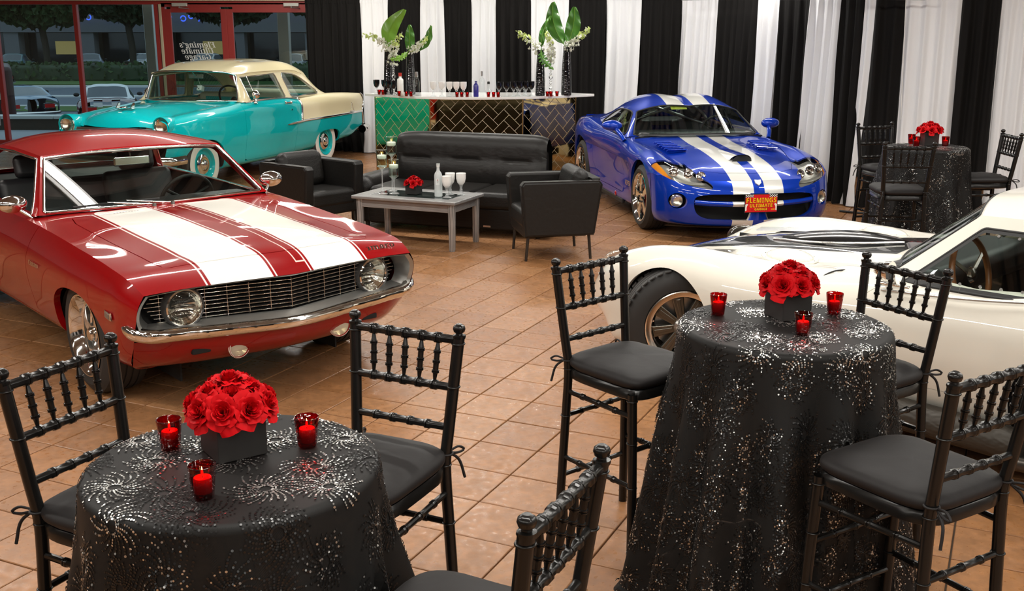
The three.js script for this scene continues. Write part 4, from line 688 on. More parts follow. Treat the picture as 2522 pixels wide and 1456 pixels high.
  mesh('roof', soupGeo(top.concat(lip(sE, 0.02)), uvP), paint, car);
  mesh('windshield', soupGeo(ws), M.carGlass, car); mesh('rear_window', soupGeo(rs), M.carGlass, car);
  mesh('windshield_seal', soupGeo(bead(wsE, 0.008, 0)), M.black, car);
  for (const s of [1, -1]) { mesh('door_window', soupGeo(half(sg, s)), M.carGlass, car); mesh('window_seal', soupGeo(bead(sE.filter((e) => e[0][2] * s > 0), 0.009, 0)), M.black, car); }
  mesh('cowl_grille', grid(20, 2, (a, b) => { const z = (a * 2 - 1) * 0.62; return [-0.62 - 0.45 * z * z - 0.06 * b, 0.851 + 0.006 * b - 0.04 * z * z, z]; }), M.black, car);
  mesh('window_note', grid(6, 4, (a, b) => { const z = lerp(0.02, 0.20, a), y = lerp(1.085, 1.125, b); return [-1.135 - 0.05 * (1 - b) * -1.1 - 0.02, y, z + 0.0]; }), std(rgb(0.85, 0.88, 0.12), 0.7), car);
  mesh('interior', [grid(1, 12, (a, b) => { const P = [[-0.75, 0.83], [-0.95, 0.3], [-1.9, 0.25], [-2.3, 0.75]], q = b * 3, i = Math.min(2, Math.floor(q)); return [lerp(P[i][0], P[i + 1][0], q - i), lerp(P[i][1], P[i + 1][1], q - i), (a * 2 - 1) * 0.7]; }), ...[-1, 1].map((s) => grid(1, 1, (a, b) => [lerp(-0.8, -2.3, a), lerp(0.25, 0.82, b), s * 0.73])), box(0.4, 0.14, 1.3, -0.98, 0.80, 0, 0.06), box(0.6, 0.05, 1.1, -2.35, 0.86, 0)], M.vinyl, car);
  for (const s of [-1, 1]) mesh('seat', merge(seatGeo(0.48, 0.6)).rotateY(Math.PI / 2).translate(-1.62, 0.22, s * 0.36), M.vinyl, car);
  mesh('steering_wheel', merge(steering(0.175)).rotateY(Math.PI / 2).rotateZ(-0.3).translate(-1.22, 0.84, -0.36), M.black, car);
  mesh('roll_brace', [rod([-2.0, 0.85, -0.5], [-2.0, 1.08, 0.2], 0.02), rod([-2.0, 0.85, 0.5], [-2.0, 1.08, -0.2], 0.02), tube([[-2.0, 0.5, -0.56], [-1.98, 0.95, -0.5], [-1.95, 1.12, 0], [-1.98, 0.95, 0.5], [-2.0, 0.5, 0.56]], 0.02, 24, 8)], M.steel, car);
  mesh('underbody', [box(3.6, 0.08, 1.2, -1.25, 0.18, 0), box(0.9, 0.3, 0.9, 0.2, 0.35, 0)], M.under, car);
  const mk = () => {
    const w = new THREE.Group(); w.name = 'wheel';
    mesh('tyre', tyre(0.32, 0.235, 0.25, 4), M.rubber, w);
    const rim = mesh('rim', turned([[0.236, 0.12], [0.24, 0.128], [0.232, 0.13], [0.224, 0.12], [0.215, 0.09], [0.208, 0.04], [0.2, -0.05], [0.2, -0.1]], 56), M.chrome, w);
    for (let k = 0; k < 5; k++) mesh('spoke', extrude([[-0.028, 0.03], [0.028, 0.03], [0.03, 0.12], [0.05, 0.222], [-0.05, 0.222], [-0.03, 0.12]], 0.03, 0.008).translate(0, 0, 0.075).rotateZ(k * 2 * Math.PI / 5 + 0.2), M.chrome, rim);
    mesh('hub_cap', turned([[0.0005, 0.116], [0.035, 0.114], [0.045, 0.105], [0.06, 0.09]], 28), M.alu, w);
    mesh('wheel_nut', [0, 1, 2, 3, 4, 5].map((k) => new THREE.CylinderGeometry(0.01, 0.01, 0.02, 8).rotateX(Math.PI / 2).translate(0.052 * Math.cos(k * 1.047), 0.052 * Math.sin(k * 1.047), 0.112)), M.black, w);
    mesh('brake_disc', turned([[0.05, 0.0], [0.17, 0.0], [0.17, -0.02]], 36), M.steel, w);
    mesh('brake_caliper', box(0.09, 0.16, 0.05, 0.13, 0.02, 0.01, 0.015), M.redLens, w);
    return w;
  };
  for (const x of [0, -2.45]) for (const s of [1, -1]) { const w = mk(); car.add(w); w.position.set(x, 0.32, s * 0.735); w.rotation.y = (s < 0 ? Math.PI : 0); }
  for (const x of [0, -2.45]) mesh('wheel_well', [-1, 1].flatMap((s) => [grid(20, 1, (a, b) => { const q = Math.PI * a; return [x + 0.38 * Math.cos(q), 0.32 + 0.39 * Math.sin(q), s * lerp(0.5, 0.82, b)]; }), box(0.76, 0.5, 0.01, x, 0.4, s * 0.5)]), M.under, car);
}
// ---------- pearl white racing coupe (right, behind the high table) ----------
{
  const car = thing('racing_coupe', 'pearl white low racing coupe with a glossy black hood stripe, behind the right-hand high table', 'car');
  pose(car, 1.466, -6.25, -137.1);
  const tex = canvasTex(1024, 512, (g, w, h) => { g.fillStyle = '#e6e2d6'; g.fillRect(0, 0, w, h); g.fillStyle = '#0b0b0c'; const X = (x) => (x + 3.6) / 4.6 * w, Z = (z) => (z + 0.95) / 1.9 * h; g.fillRect(X(-1.02), Z(-0.30), X(0.62) - X(-1.02), Z(0.30) - Z(-0.30)); });
  const paint = phys(0xffffff, 0.28, 0, { map: tex, ...paintO }), uvP = (x, y, z) => [(x + 3.6) / 4.6, 1 - (z + 0.95) / 1.9], white = phys(rgb(0.79, 0.76, 0.68), 0.28, 0, paintO);
  const Z = (x, ...r) => r.map((p) => p.length === 3 ? p : [x, p[0], p[1]]);
  const st = [
    [[0.5, 0.15, 0.5], [0.58, 0.16, 0.56], [0.69, 0.26, 0.615], [0.735, 0.36, 0.63], [0.73, 0.45, 0.625], [0.71, 0.51, 0.58], [0.74, 0.50, 0.45], [0.77, 0.49, 0.24], [0.78, 0.485, 0]],
    Z(0.52, [0.14, 0.58], [0.15, 0.69], [0.30, 0.745], [0.45, 0.765], [0.575, 0.75], [0.64, 0.685], [0.585, 0.48], [0.60, 0.24], [0.605, 0]),
    Z(0.3, [0.14, 0.6], [0.16, 0.75], [0.32, 0.80], [0.48, 0.812], [0.63, 0.79], [0.722, 0.70], [0.645, 0.48], [0.67, 0.24], [0.68, 0]),
    Z(0, [0.14, 0.62], [0.18, 0.77], [0.34, 0.815], [0.5, 0.828], [0.66, 0.805], [0.766, 0.71], [0.70, 0.48], [0.73, 0.24], [0.742, 0]),
    Z(-0.3, [0.14, 0.62], [0.21, 0.78], [0.36, 0.835], [0.52, 0.855], [0.665, 0.825], [0.768, 0.715], [0.725, 0.49], [0.765, 0.25], [0.778, 0]),
    Z(-0.7, [0.14, 0.62], [0.25, 0.78], [0.38, 0.838], [0.54, 0.858], [0.665, 0.83], [0.757, 0.725], [0.76, 0.5], [0.80, 0.25], [0.81, 0]),
    Z(-1.1, [0.15, 0.62], [0.27, 0.775], [0.4, 0.825], [0.55, 0.838], [0.68, 0.81], [0.77, 0.735], [0.805, 0.55], [0.838, 0.28], [0.85, 0]),
    Z(-1.6, [0.15, 0.62], [0.285, 0.775], [0.41, 0.82], [0.56, 0.83], [0.69, 0.81], [0.785, 0.75], [0.82, 0.6], [0.84, 0.3], [0.84, 0]),
    Z(-2.2, [0.17, 0.62], [0.29, 0.79], [0.42, 0.845], [0.58, 0.865], [0.73, 0.84], [0.85, 0.75], [0.86, 0.55], [0.86, 0.28], [0.86, 0]),
    Z(-2.8, [0.3, 0.6], [0.34, 0.76], [0.46, 0.81], [0.6, 0.82], [0.74, 0.79], [0.84, 0.70], [0.86, 0.5], [0.88, 0.25], [0.88, 0]),
    Z(-3.1, [0.42, 0.5], [0.44, 0.66], [0.52, 0.72], [0.62, 0.73], [0.74, 0.71], [0.82, 0.64], [0.85, 0.45], [0.86, 0.25], [0.86, 0]),
  ];
  let body = netSoup(st, { nu: 10, nv: 8 });
  const aF = (p) => Math.abs(p.z) < 0.5 || p.y > 0.75 ? -1 : 0.345 - Math.hypot(p.x - 0.035, Math.max(0, p.y - 0.315)), aR = (p) => Math.abs(p.z) < 0.5 || p.y > 0.78 ? -1 : 0.37 - Math.hypot(p.x + 2.2, Math.max(0, p.y - 0.34));
  let c = carve(body, (p) => Math.max(aF(p), aR(p))); body = c.out; const arches = c.edge;
  const cabin = poly([[-1.04, 0], [-1.1, 0.3], [-1.24, 0.56], [-1.6, 0.67], [-2.0, 0.64], [-2.6, 0.45], [-2.7, 0], [-2.6, -0.45], [-2.0, -0.64], [-1.6, -0.67], [-1.24, -0.56], [-1.1, -0.3]]);
  c = carve(body, (p) => p.y < 0.7 ? -1 : cabin(p.x, p.z)); body = c.out;
  const doorP = poly([[-1.12, 0.72], [-1.14, 0.34], [-1.98, 0.36], [-2.0, 0.84], [-1.2, 0.79]]);
  const inZ = (v) => [0, 0.15, -Math.sign(v[2])];
  c = carve(body, (p) => Math.abs(p.z) < 0.70 ? -1 : doorP(p.x, p.y)); body = c.out; let door = c.in; const dB = c.edge; c = carve(door, (p) => doorP(p.x, p.y) - 0.003); door = c.in; const dE = c.edge;
  mesh('body', soupGeo(body.concat(lip(arches, 0.03, inZ), lip(dB, 0.015)), uvP), paint, car);
  const half = (s, q) => { const o = []; for (let k = 0; k < s.length; k += 24) if (s[k + 2] * q > 0) o.push(...s.slice(k, k + 24)); return o; };
  for (const s of [1, -1]) mesh('door', soupGeo(half(door, s).concat(lip(dE.filter((e) => e[0][2] * s > 0), 0.015)), uvP), paint, car);
  mesh('tail_panel', grid(8, 6, (a, b) => [-3.1, lerp(0.42, 0.86, b), (a * 2 - 1) * 0.6]), white, car);
  mesh('nose_panel', grid(12, 6, (a, b) => { const z = (a * 2 - 1); return [lerp(0.56, 0.735, Math.sin(b * Math.PI / 2)) + 0.04 * (1 - z * z) * b, lerp(0.16, 0.49, b), z * lerp(0.56, 0.6, b)]; }), white, car);
  mesh('bonnet_scoop', grid(24, 12, (a, b) => { const x = -0.20 - 0.72 * a, q = Math.PI * b, w = 0.17 * Math.pow(Math.sin(Math.PI * (0.12 + a * 0.86)), 0.6); return [x, 0.745 + 0.085 * a + 0.062 * Math.sin(q) * Math.pow(Math.sin(Math.PI * (0.15 + a * 0.84)), 0.7), -w * Math.cos(q)]; }), M.blackGloss, car);
  mesh('scoop_trim', tube([[-0.18, 0.765, -0.12], [-0.45, 0.792, -0.178], [-0.7, 0.818, -0.16], [-0.93, 0.842, -0.05]], 0.008, 20, 6), M.alu, car);
  for (const s of [1, -1]) {
    for (const [x, y, z, k] of [[-0.53, 0.772, 0.50, 1], [-0.98, 0.782, 0.62, 0.8]]) { const b = new THREE.Group(); b.name = 'fender_blister'; car.add(b); b.position.set(x, y - 0.006, s * z); b.rotation.x = s * 0.12;
      mesh('dome', new THREE.SphereGeometry(0.1 * k, 28, 12, 0, 2 * Math.PI, 0, Math.PI / 2).scale(1.35, 0.42 * k, 0.8), white, b);
      mesh('flange', turned([[0.0005, 0.003], [0.118 * k, 0.002], [0.12 * k, -0.004]], 32).rotateX(-Math.PI / 2).scale(1.35, 1, 0.85), white, b);
      mesh('rivet', [0, 1, 2, 3, 4, 5, 6, 7].map((q) => new THREE.SphereGeometry(0.003, 6, 5).translate(0.148 * k * Math.cos(q * 0.785), 0.004, 0.093 * k * Math.sin(q * 0.785))), M.steel, b); }
    mesh('side_pipe', [rod([-1.0, 0.20, s * 0.80], [-1.95, 0.20, s * 0.82], 0.075, 20)], std(rgb(0.05, 0.043, 0.034), 0.5, 0.3, { bumpMap: noiseTex(64, (x, y) => { const v = 255 * hash(x, y); return [v, v, v]; }), bumpScale: 0.004 }), car);
    mesh('exhaust_tip', [turned([[0.03, -0.14], [0.04, 0.0], [0.044, 0.05], [0.036, 0.05], [0.034, -0.1]], 20).rotateY(Math.PI / 2).rotateY(Math.PI - s * 0.3).translate(-2.02, 0.15, s * 0.86), turned([[0.03, -0.14], [0.04, 0.0], [0.044, 0.05], [0.036, 0.05], [0.034, -0.1]], 20).rotateY(Math.PI - Math.PI / 2 - s * 0.3).translate(-2.08, 0.26, s * 0.86)], std(rgb(0.1, 0.09, 0.08), 0.35, 0.8), car);
    mesh('headlight', new THREE.SphereGeometry(0.11, 24, 12).scale(1.3, 0.8, 0.8).translate(0.52, 0.575, s * 0.62), M.lens, car);
    mesh('hood_vent', grid(8, 3, (a, b) => [lerp(0.28, -0.1, a), lerp(0.69, 0.735, a) + 0.014 * b, s * lerp(0.36, 0.44, b)]), M.blackGloss, car);
    mesh('hood_lanyard', tube([[-0.98, 0.79, s * 0.62], [-0.9, 0.78, s * 0.70], [-0.82, 0.70, s * 0.775], [-0.76, 0.60, s * 0.845]], 0.004, 16, 6), M.black, car);
    mesh('door_trim', tube([[-1.2, 0.755, s * 0.772], [-1.6, 0.785, s * 0.785], [-2.0, 0.835, s * 0.785]], 0.006, 16, 6), M.steel, car);
    const m = new THREE.Group(); m.name = 'door_mirror'; car.add(m); m.position.set(-1.24, 0.79, s * 0.72);
    mesh('stem', rod([0, -0.02, 0], [0, 0.03, s * 0.03], 0.01), M.chrome, m); mesh('shell', turned([[0.0005, 0.09], [0.025, 0.075], [0.045, 0.03], [0.05, 0.0], [0.046, 0.0], [0.0005, 0.004]], 24).rotateY(Math.PI / 2).translate(0, 0.055, s * 0.05), M.chrome, m); mesh('base', box(0.16, 0.012, 0.03, 0, -0.012, s * 0.01, 0.005), M.chrome, m);
  }
  const gh = [
    [[-1.2, 0.765, 0.72], [-1.165, 0.806, 0.60], [-1.07, 0.842, 0.3], [-1.03, 0.852, 0]],
    [[-1.55, 0.785, 0.745], [-1.515, 1.112, 0.50], [-1.46, 1.165, 0.27], [-1.45, 1.178, 0]],
    [[-1.85, 0.79, 0.75], [-1.85, 1.115, 0.51], [-1.85, 1.19, 0.28], [-1.85, 1.205, 0]],
    [[-2.3, 0.83, 0.70], [-2.3, 1.06, 0.47], [-2.3, 1.14, 0.27], [-2.3, 1.155, 0]],
    [[-2.95, 0.86, 0.5], [-2.95, 0.9, 0.42], [-2.95, 0.94, 0.25], [-2.95, 0.95, 0]],
  ];
  let top = netSoup(gh, { cu: [1], cv: [1], nu: 16, nv: 16 });
  c = carve(top, (p) => Math.min(p.u - 0.02, 0.965 - p.u, (p.v - 1.06) * 0.6)); top = c.out; const ws = c.in, wsE = c.edge;
  const sideP = poly([[-1.265, 0.793], [-1.55, 1.062], [-1.92, 1.066], [-1.98, 0.81]]);
  const inside = (p) => p.v > 0.98 ? -1 : sideP(p.x, p.y);
  c = carve(top, inside); top = c.out; let sg = c.in; const sE = c.edge; c = carve(sg, (p) => inside(p) - 0.018); const gasket = c.out; sg = c.in;
  mesh('roof', soupGeo(top, uvP), white, car); mesh('windshield', soupGeo(ws), M.carGlass, car); mesh('windshield_seal', soupGeo(bead(wsE, 0.006)), M.black, car);
  for (const s of [1, -1]) { mesh('door_window', soupGeo(half(sg, s)), M.glass, car); mesh('window_gasket', soupGeo(shiftS(half(gasket, s), 0.004).concat(bead(sE.filter((e) => e[0][2] * s > 0), 0.007))), M.black, car);
    const rv = []; for (let k = 0; k < 7; k++) { rv.push([-1.36 - k * 0.09, 0.825 + k * 0.003]); if (k > 2) rv.push([-1.36 - k * 0.09, 1.04]); } mesh('window_screw', rv.map(([x, y]) => new THREE.CylinderGeometry(0.007, 0.007, 0.008, 8).rotateX(Math.PI / 2 - s * 0.6).translate(x, y, s * (lerp(0.742, 0.525, (y - 0.79) / 0.32) + 0.002))), M.steel, car); }
  mesh('interior', [box(1.5, 0.03, 1.3, -1.9, 0.28, 0), ...[-1, 1].map((s) => grid(1, 1, (a, b) => [lerp(-1.15, -2.6, a), lerp(0.28, 0.78, b), s * 0.70])), box(0.3, 0.16, 1.1, -1.22, 0.76, 0, 0.06), box(0.05, 0.7, 1.2, -2.35, 0.6, 0)], M.vinyl, car);
  for (const s of [-1, 1]) mesh('seat', merge(seatGeo(0.46, 0.55)).rotateY(Math.PI / 2).translate(-1.9, 0.26, s * 0.34), std(rgb(0.2, 0.19, 0.18), 0.5), car);
  const sw = new THREE.Group(); sw.name = 'steering_wheel'; car.add(sw); sw.position.set(-1.43, 0.80, -0.36); sw.rotation.order = 'YXZ'; sw.rotation.y = -Math.PI / 2; sw.rotation.x = -0.25;
  mesh('rim', new THREE.TorusGeometry(0.185, 0.015, 12, 40), std(rgb(0.25, 0.09, 0.03), 0.3), sw); for (const a of [0, 2.094, 4.188]) mesh('spoke', extrude([[-0.012, 0.02], [0.012, 0.02], [0.01, 0.175], [-0.01, 0.175]], 0.004, 0.001).rotateZ(a + Math.PI), M.chrome, sw); mesh('hub', turned([[0.0005, 0.02], [0.03, 0.016], [0.04, 0.0]], 24), M.chrome, sw);
  mesh('underbody', [box(3.2, 0.06, 1.1, -1.2, 0.19, 0), box(0.8, 0.3, 0.8, 0.1, 0.36, 0)], M.under, car);
  const gun = std(rgb(0.16, 0.15, 0.125), 0.3, 0.9), lipM = std(rgb(0.82, 0.76, 0.68), 0.16, 1);
  const mk = () => {
    const w = new THREE.Group(); w.name = 'wheel'; const t = tyre(0.33, 0.205, 0.22, 3); for (let k = 0; k < 44; k++) { const a = k / 44 * 2 * Math.PI; t.push(box(0.0035, 0.024, 0.05, 0, 0.3175, 0.075).rotateZ(a), box(0.0035, 0.024, 0.05, 0, 0.3175, -0.075).rotateZ(a + 0.05)); }
    mesh('tyre', t.slice(0, 1), M.rubber, w);
    mesh('tread_block', Array.from({ length: 44 }, (_, k) => { const a = k / 44 * 2 * Math.PI; return [box(0.034, 0.006, 0.04, 0, 0.3285, 0.088).rotateX(0).rotateZ(a), box(0.034, 0.006, 0.04, 0, 0.3285, -0.088).rotateZ(a + 0.07)]; }).flat(), M.rubber, w);
    const r = mesh('rim', turned([[0.206, 0.112], [0.212, 0.118], [0.206, 0.12], [0.196, 0.114], [0.178, 0.108], [0.174, 0.1], [0.168, 0.06], [0.165, -0.05], [0.165, -0.1]], 56), lipM, w);
    for (let k = 0; k < 8; k++) { const a = k * Math.PI / 4 + 0.2; mesh('spoke', [extrude([[-0.022, 0.045], [0.022, 0.045], [0.033, 0.168], [-0.033, 0.168]], 0.022, 0.006).translate(0, 0, 0.05).rotateZ(a), extrude([[-0.008, 0.06], [0.008, 0.06], [0.012, 0.16], [-0.012, 0.16]], 0.01, 0.003).translate(0, 0, 0.07).rotateZ(a)], gun, r); }
    mesh('hub_cap', turned([[0.0005, 0.12], [0.02, 0.118], [0.028, 0.1], [0.05, 0.085], [0.06, 0.06]], 24), M.steel, w);
    mesh('brake_disc', turned([[0.04, 0.0], [0.15, 0.0], [0.15, -0.02]], 36), M.steel, w);
    return w;
  };
  for (const x of [0.02, -2.2]) for (const s of [1, -1]) { const w = mk(); car.add(w); w.position.set(x, 0.33, s * 0.685); w.rotation.y = (s < 0 ? Math.PI : 0) + (x > 0 ? 44 * D2R : 0); }
  for (const x of [0.03, -2.2]) mesh('wheel_well', [-1, 1].flatMap((s) => [grid(20, 1, (a, b) => { const q = Math.PI * a; return [x + 0.40 * Math.cos(q), 0.3 + 0.41 * Math.sin(q), s * lerp(0.42, 0.77, b)]; }), box(0.8, 0.5, 0.01, x, 0.4, s * 0.42)]), M.under, car);
}
// ---------- high tables: cloths, chairs, roses, candles ----------
const lacquer = phys(rgb(0.006, 0.0055, 0.005), 0.25, 0, { specularIntensity: 0.75 });
const satin = phys(rgb(0.011, 0.0095, 0.0095), 0.6, 0, { sheen: 0.3, sheenColor: rgb(0.2, 0.18, 0.17), sheenRoughness: 0.45, specularIntensity: 0.6, bumpMap: noiseTex(128, (x, y) => { const v = 128 + (fbm(x / 16, y / 16, 3, 8) - 0.5) * 120; return [v, v, v]; }), bumpScale: 0.002 });
const TT = 0.965;                                   // table top
const facing = (deg) => deg * D2R - Math.PI / 2;    // local x is forward
// bar-height bamboo-style chair; local x forward, z to its right
const beadedRod = (a, b, r, beads, n = 10) => {
  const A = V3(...a), B = V3(...b), d = B.clone().sub(A), L = d.length(), p = [[0.0005, 0], [r, 0]];
  for (const t of beads) { const y = t * L; p.push([r, y - r * 1.0], [r * 1.28, y - r * 0.7], [r * 1.28, y - r * 0.15], [r * 1.02, y], [r * 1.28, y + r * 0.15], [r * 1.28, y + r * 0.7], [r, y + r * 1.0]); }
  p.push([r, L], [0.0005, L]);
  return latheS(p, n, 50).applyQuaternion(new THREE.Quaternion().setFromUnitVectors(V3(0, 1, 0), d.normalize())).translate(...a);
};
function makeChair(label) {
  const t = thing('bar_chair', label, 'chair', [0, 0, 0], 0, 'black bamboo-style high chairs');
  const bx = (y) => -0.185 - (y > 0.66 ? 0.13 * (y - 0.66) : 0.02 * (0.66 - y) / 0.66 - 0.0), bz = (y) => y > 0.66 ? lerp(0.158, 0.186, (y - 0.66) / 0.42) : lerp(0.185, 0.158, y / 0.66);
  for (const s of [-1, 1]) {
    const pts = []; for (let k = 0; k <= 14; k++) { const y = 1.055 * k / 14; pts.push([bx(y), y, s * bz(y)]); }
    const top = [bx(1.055), 1.055, s * bz(1.055)];
    const rings = [0.47, 0.66, 0.90, 1.03].map((y) => new THREE.TorusGeometry(0.0185, 0.003, 6, 18).rotateX(Math.PI / 2).translate(bx(y), y, s * bz(y)));
    mesh('back_post', [tube(pts, 0.0175, 40, 12), ...rings, latheS([[0.0005, 0.036], [0.008, 0.035], [0.017, 0.028], [0.019, 0.02], [0.016, 0.011], [0.010, 0.007], [0.011, 0.003], [0.019, 0.001], [0.02, -0.004], [0.0175, -0.01]], 18, 50).translate(...top)], lacquer, t);
    mesh('front_leg', [tube([[0.20, 0, s * 0.195], [0.19, 0.35, s * 0.19], [0.175, 0.655, s * 0.185]], 0.0175, 20, 12), ...[0.30, 0.47, 0.63].map((y) => new THREE.TorusGeometry(0.0185, 0.003, 6, 18).rotateX(Math.PI / 2).translate(lerp(0.2, 0.175, y / 0.65), y, s * lerp(0.195, 0.185, y / 0.65)))], lacquer, t);
  }
  const R = (name, y, n, r = 0.0125) => mesh(name, beadedRod([bx(y), y, -bz(y) + 0.012], [bx(y), y, bz(y) - 0.012], r, Array.from({ length: n }, (_, k) => (k + 1) / (n + 1))), lacquer, t);
  R('crest_rail', 1.04, 5, 0.0135); R('back_rail', 0.897, 5, 0.0125); R('back_rail', 0.775, 4, 0.0115);
  for (let k = 0; k < 5; k++) { const f = (k + 1) / 6 * 2 - 1, a = V3(bx(0.905), 0.905, f * (bz(0.9) - 0.012)), b = V3(bx(1.03), 1.03, f * (bz(1.04) - 0.012)), d = b.clone().sub(a), L = d.length();
    const p = [[0.004, 0], [0.0075, L * 0.2]]; for (const y of [0.26, 0.5, 0.74]) p.push([0.0088, L * y - 0.005], [0.0118, L * y - 0.004], [0.0118, L * y - 0.001], [0.0085, L * y], [0.0118, L * y + 0.001], [0.0118, L * y + 0.004], [0.0088, L * y + 0.005]); p.push([0.0082, L * 0.8], [0.004, L]);
    mesh('spindle', latheS(p, 10, 50).applyQuaternion(new THREE.Quaternion().setFromUnitVectors(V3(0, 1, 0), d.normalize())).translate(a.x, a.y, a.z), lacquer, t); }
  // seat frame with a bowed front
  const seatP = (k, y) => { const P = []; for (let i = 0; i <= 40; i++) { const a = i / 40 * 2 * Math.PI, c = Math.cos(a), s = Math.sin(a), e = 2 / 5, w = lerp(0.205, 0.172, (1 - c) / 2); P.push([0.0 + 0.205 * Math.sign(c) * Math.pow(Math.abs(c), e) * k, y, w * k * Math.sign(s) * Math.pow(Math.abs(s), e)]); } return P; };
  const ringLoft = (rings) => grid(rings.length - 1, 40, (a, b) => rings[Math.round(a * (rings.length - 1))][Math.round(b * 40)]);
  mesh('seat_frame', toCreasedNormals(ringLoft([seatP(0.001, 0.625), seatP(0.94, 0.625), seatP(1, 0.632), seatP(1.0, 0.66), seatP(0.97, 0.668), seatP(0.001, 0.668)]), 45 * D2R), lacquer, t);
  const cu = [[0.001, 0.668], [0.8, 0.668], [0.96, 0.67], [1.015, 0.68], [1.03, 0.692], [1.01, 0.705], [0.93, 0.716], [0.75, 0.724], [0.5, 0.729], [0.25, 0.731], [0.001, 0.731]].map(([k, y]) => seatP(k, y).map(([x, yy, z]) => [x, yy + (y > 0.7 ? 0.003 * Math.sin(x * 40 + 1) * Math.sin(z * 33) : 0), z]));
  const cush = mesh('cushion', ringLoft(cu), satin, t); cush.geometry = ringLoft(cu);
  { const p = cush.geometry.attributes.position, uv = cush.geometry.attributes.uv; for (let i = 0; i < p.count; i++) uv.setXY(i, p.getX(i) * 3, p.getZ(i) * 3); }
  for (const s of [-1, 1]) { const ax = bx(0.70) - 0.02, az = s * bz(0.7);
    mesh('cushion_tie', [new THREE.TorusGeometry(0.02, 0.0035, 6, 18).rotateX(Math.PI / 2).translate(bx(0.7), 0.695, az), tube([[ax, 0.695, az], [ax - 0.035, 0.70, az + s * 0.012], [ax - 0.055, 0.685, az + s * 0.02], [ax - 0.03, 0.682, az + s * 0.012], [ax, 0.69, az]], 0.004, 16, 6), tube([[ax, 0.69, az], [ax - 0.03, 0.66, az + s * 0.015], [ax - 0.04, 0.60, az + s * 0.03]], 0.0045, 12, 6)], satin, t); }
  // stretchers
  const st = (a, b, n) => mesh('stretcher', beadedRod(a, b, 0.010, Array.from({ length: n }, (_, k) => (k + 1) / (n + 1))), lacquer, t);
  const fx = (y) => lerp(0.2, 0.175, y / 0.65), fz = (y) => lerp(0.195, 0.185, y / 0.65);
  for (const s of [-1, 1]) { st([bx(0.57), 0.57, s * bz(0.57)], [fx(0.57), 0.57, s * fz(0.57)], 3); st([bx(0.30), 0.30, s * bz(0.3)], [fx(0.30), 0.30, s * fz(0.3)], 3); }
  st([fx(0.44), 0.44, -fz(0.44)], [fx(0.44), 0.44, fz(0.44)], 3); st([fx(0.24), 0.24, -fz(0.24)], [fx(0.24), 0.24, fz(0.24)], 3); st([bx(0.47), 0.47, -bz(0.47)], [bx(0.47), 0.47, bz(0.47)], 3); st([bx(0.22), 0.22, -bz(0.22)], [bx(0.22), 0.22, bz(0.22)], 3);
  return t;
}
const chair0 = makeChair('high chair facing right at the front left table, in front of the red car wheel');
{
  const at = [[-1.015, -2.68, 64.5], [-0.426, -2.914, -26.4, 'high chair behind the front left table, under the red car bumper'], [-0.105, -2.04, -116, 'high chair cut off by the bottom edge, its back seen from behind'], [0.46, -3.91, 40.5, 'high chair left of the right-hand table, in front of the white car nose'], [1.284, -3.825, -58.1, 'high chair behind the right-hand table, against the white car door'], [1.157, -2.891, -148, 'high chair at the bottom right corner, seen from behind its seat'], [3.44, -9.80, 18.3, 'distant high chair on the left beyond the far table, in front of a white drape'], [3.075, -8.495, 174.3, 'distant high chair with its back to us, in front of the far table'], [4.0, -9.15, -91.6, 'distant high chair at the right side of the far table']];
  at.forEach(([x, z, h, label], i) => { const c = i ? dup(chair0, [x, 0, z], facing(h), label) : chair0; c.position.set(x, 0, z); c.rotation.y = facing(h); });
}
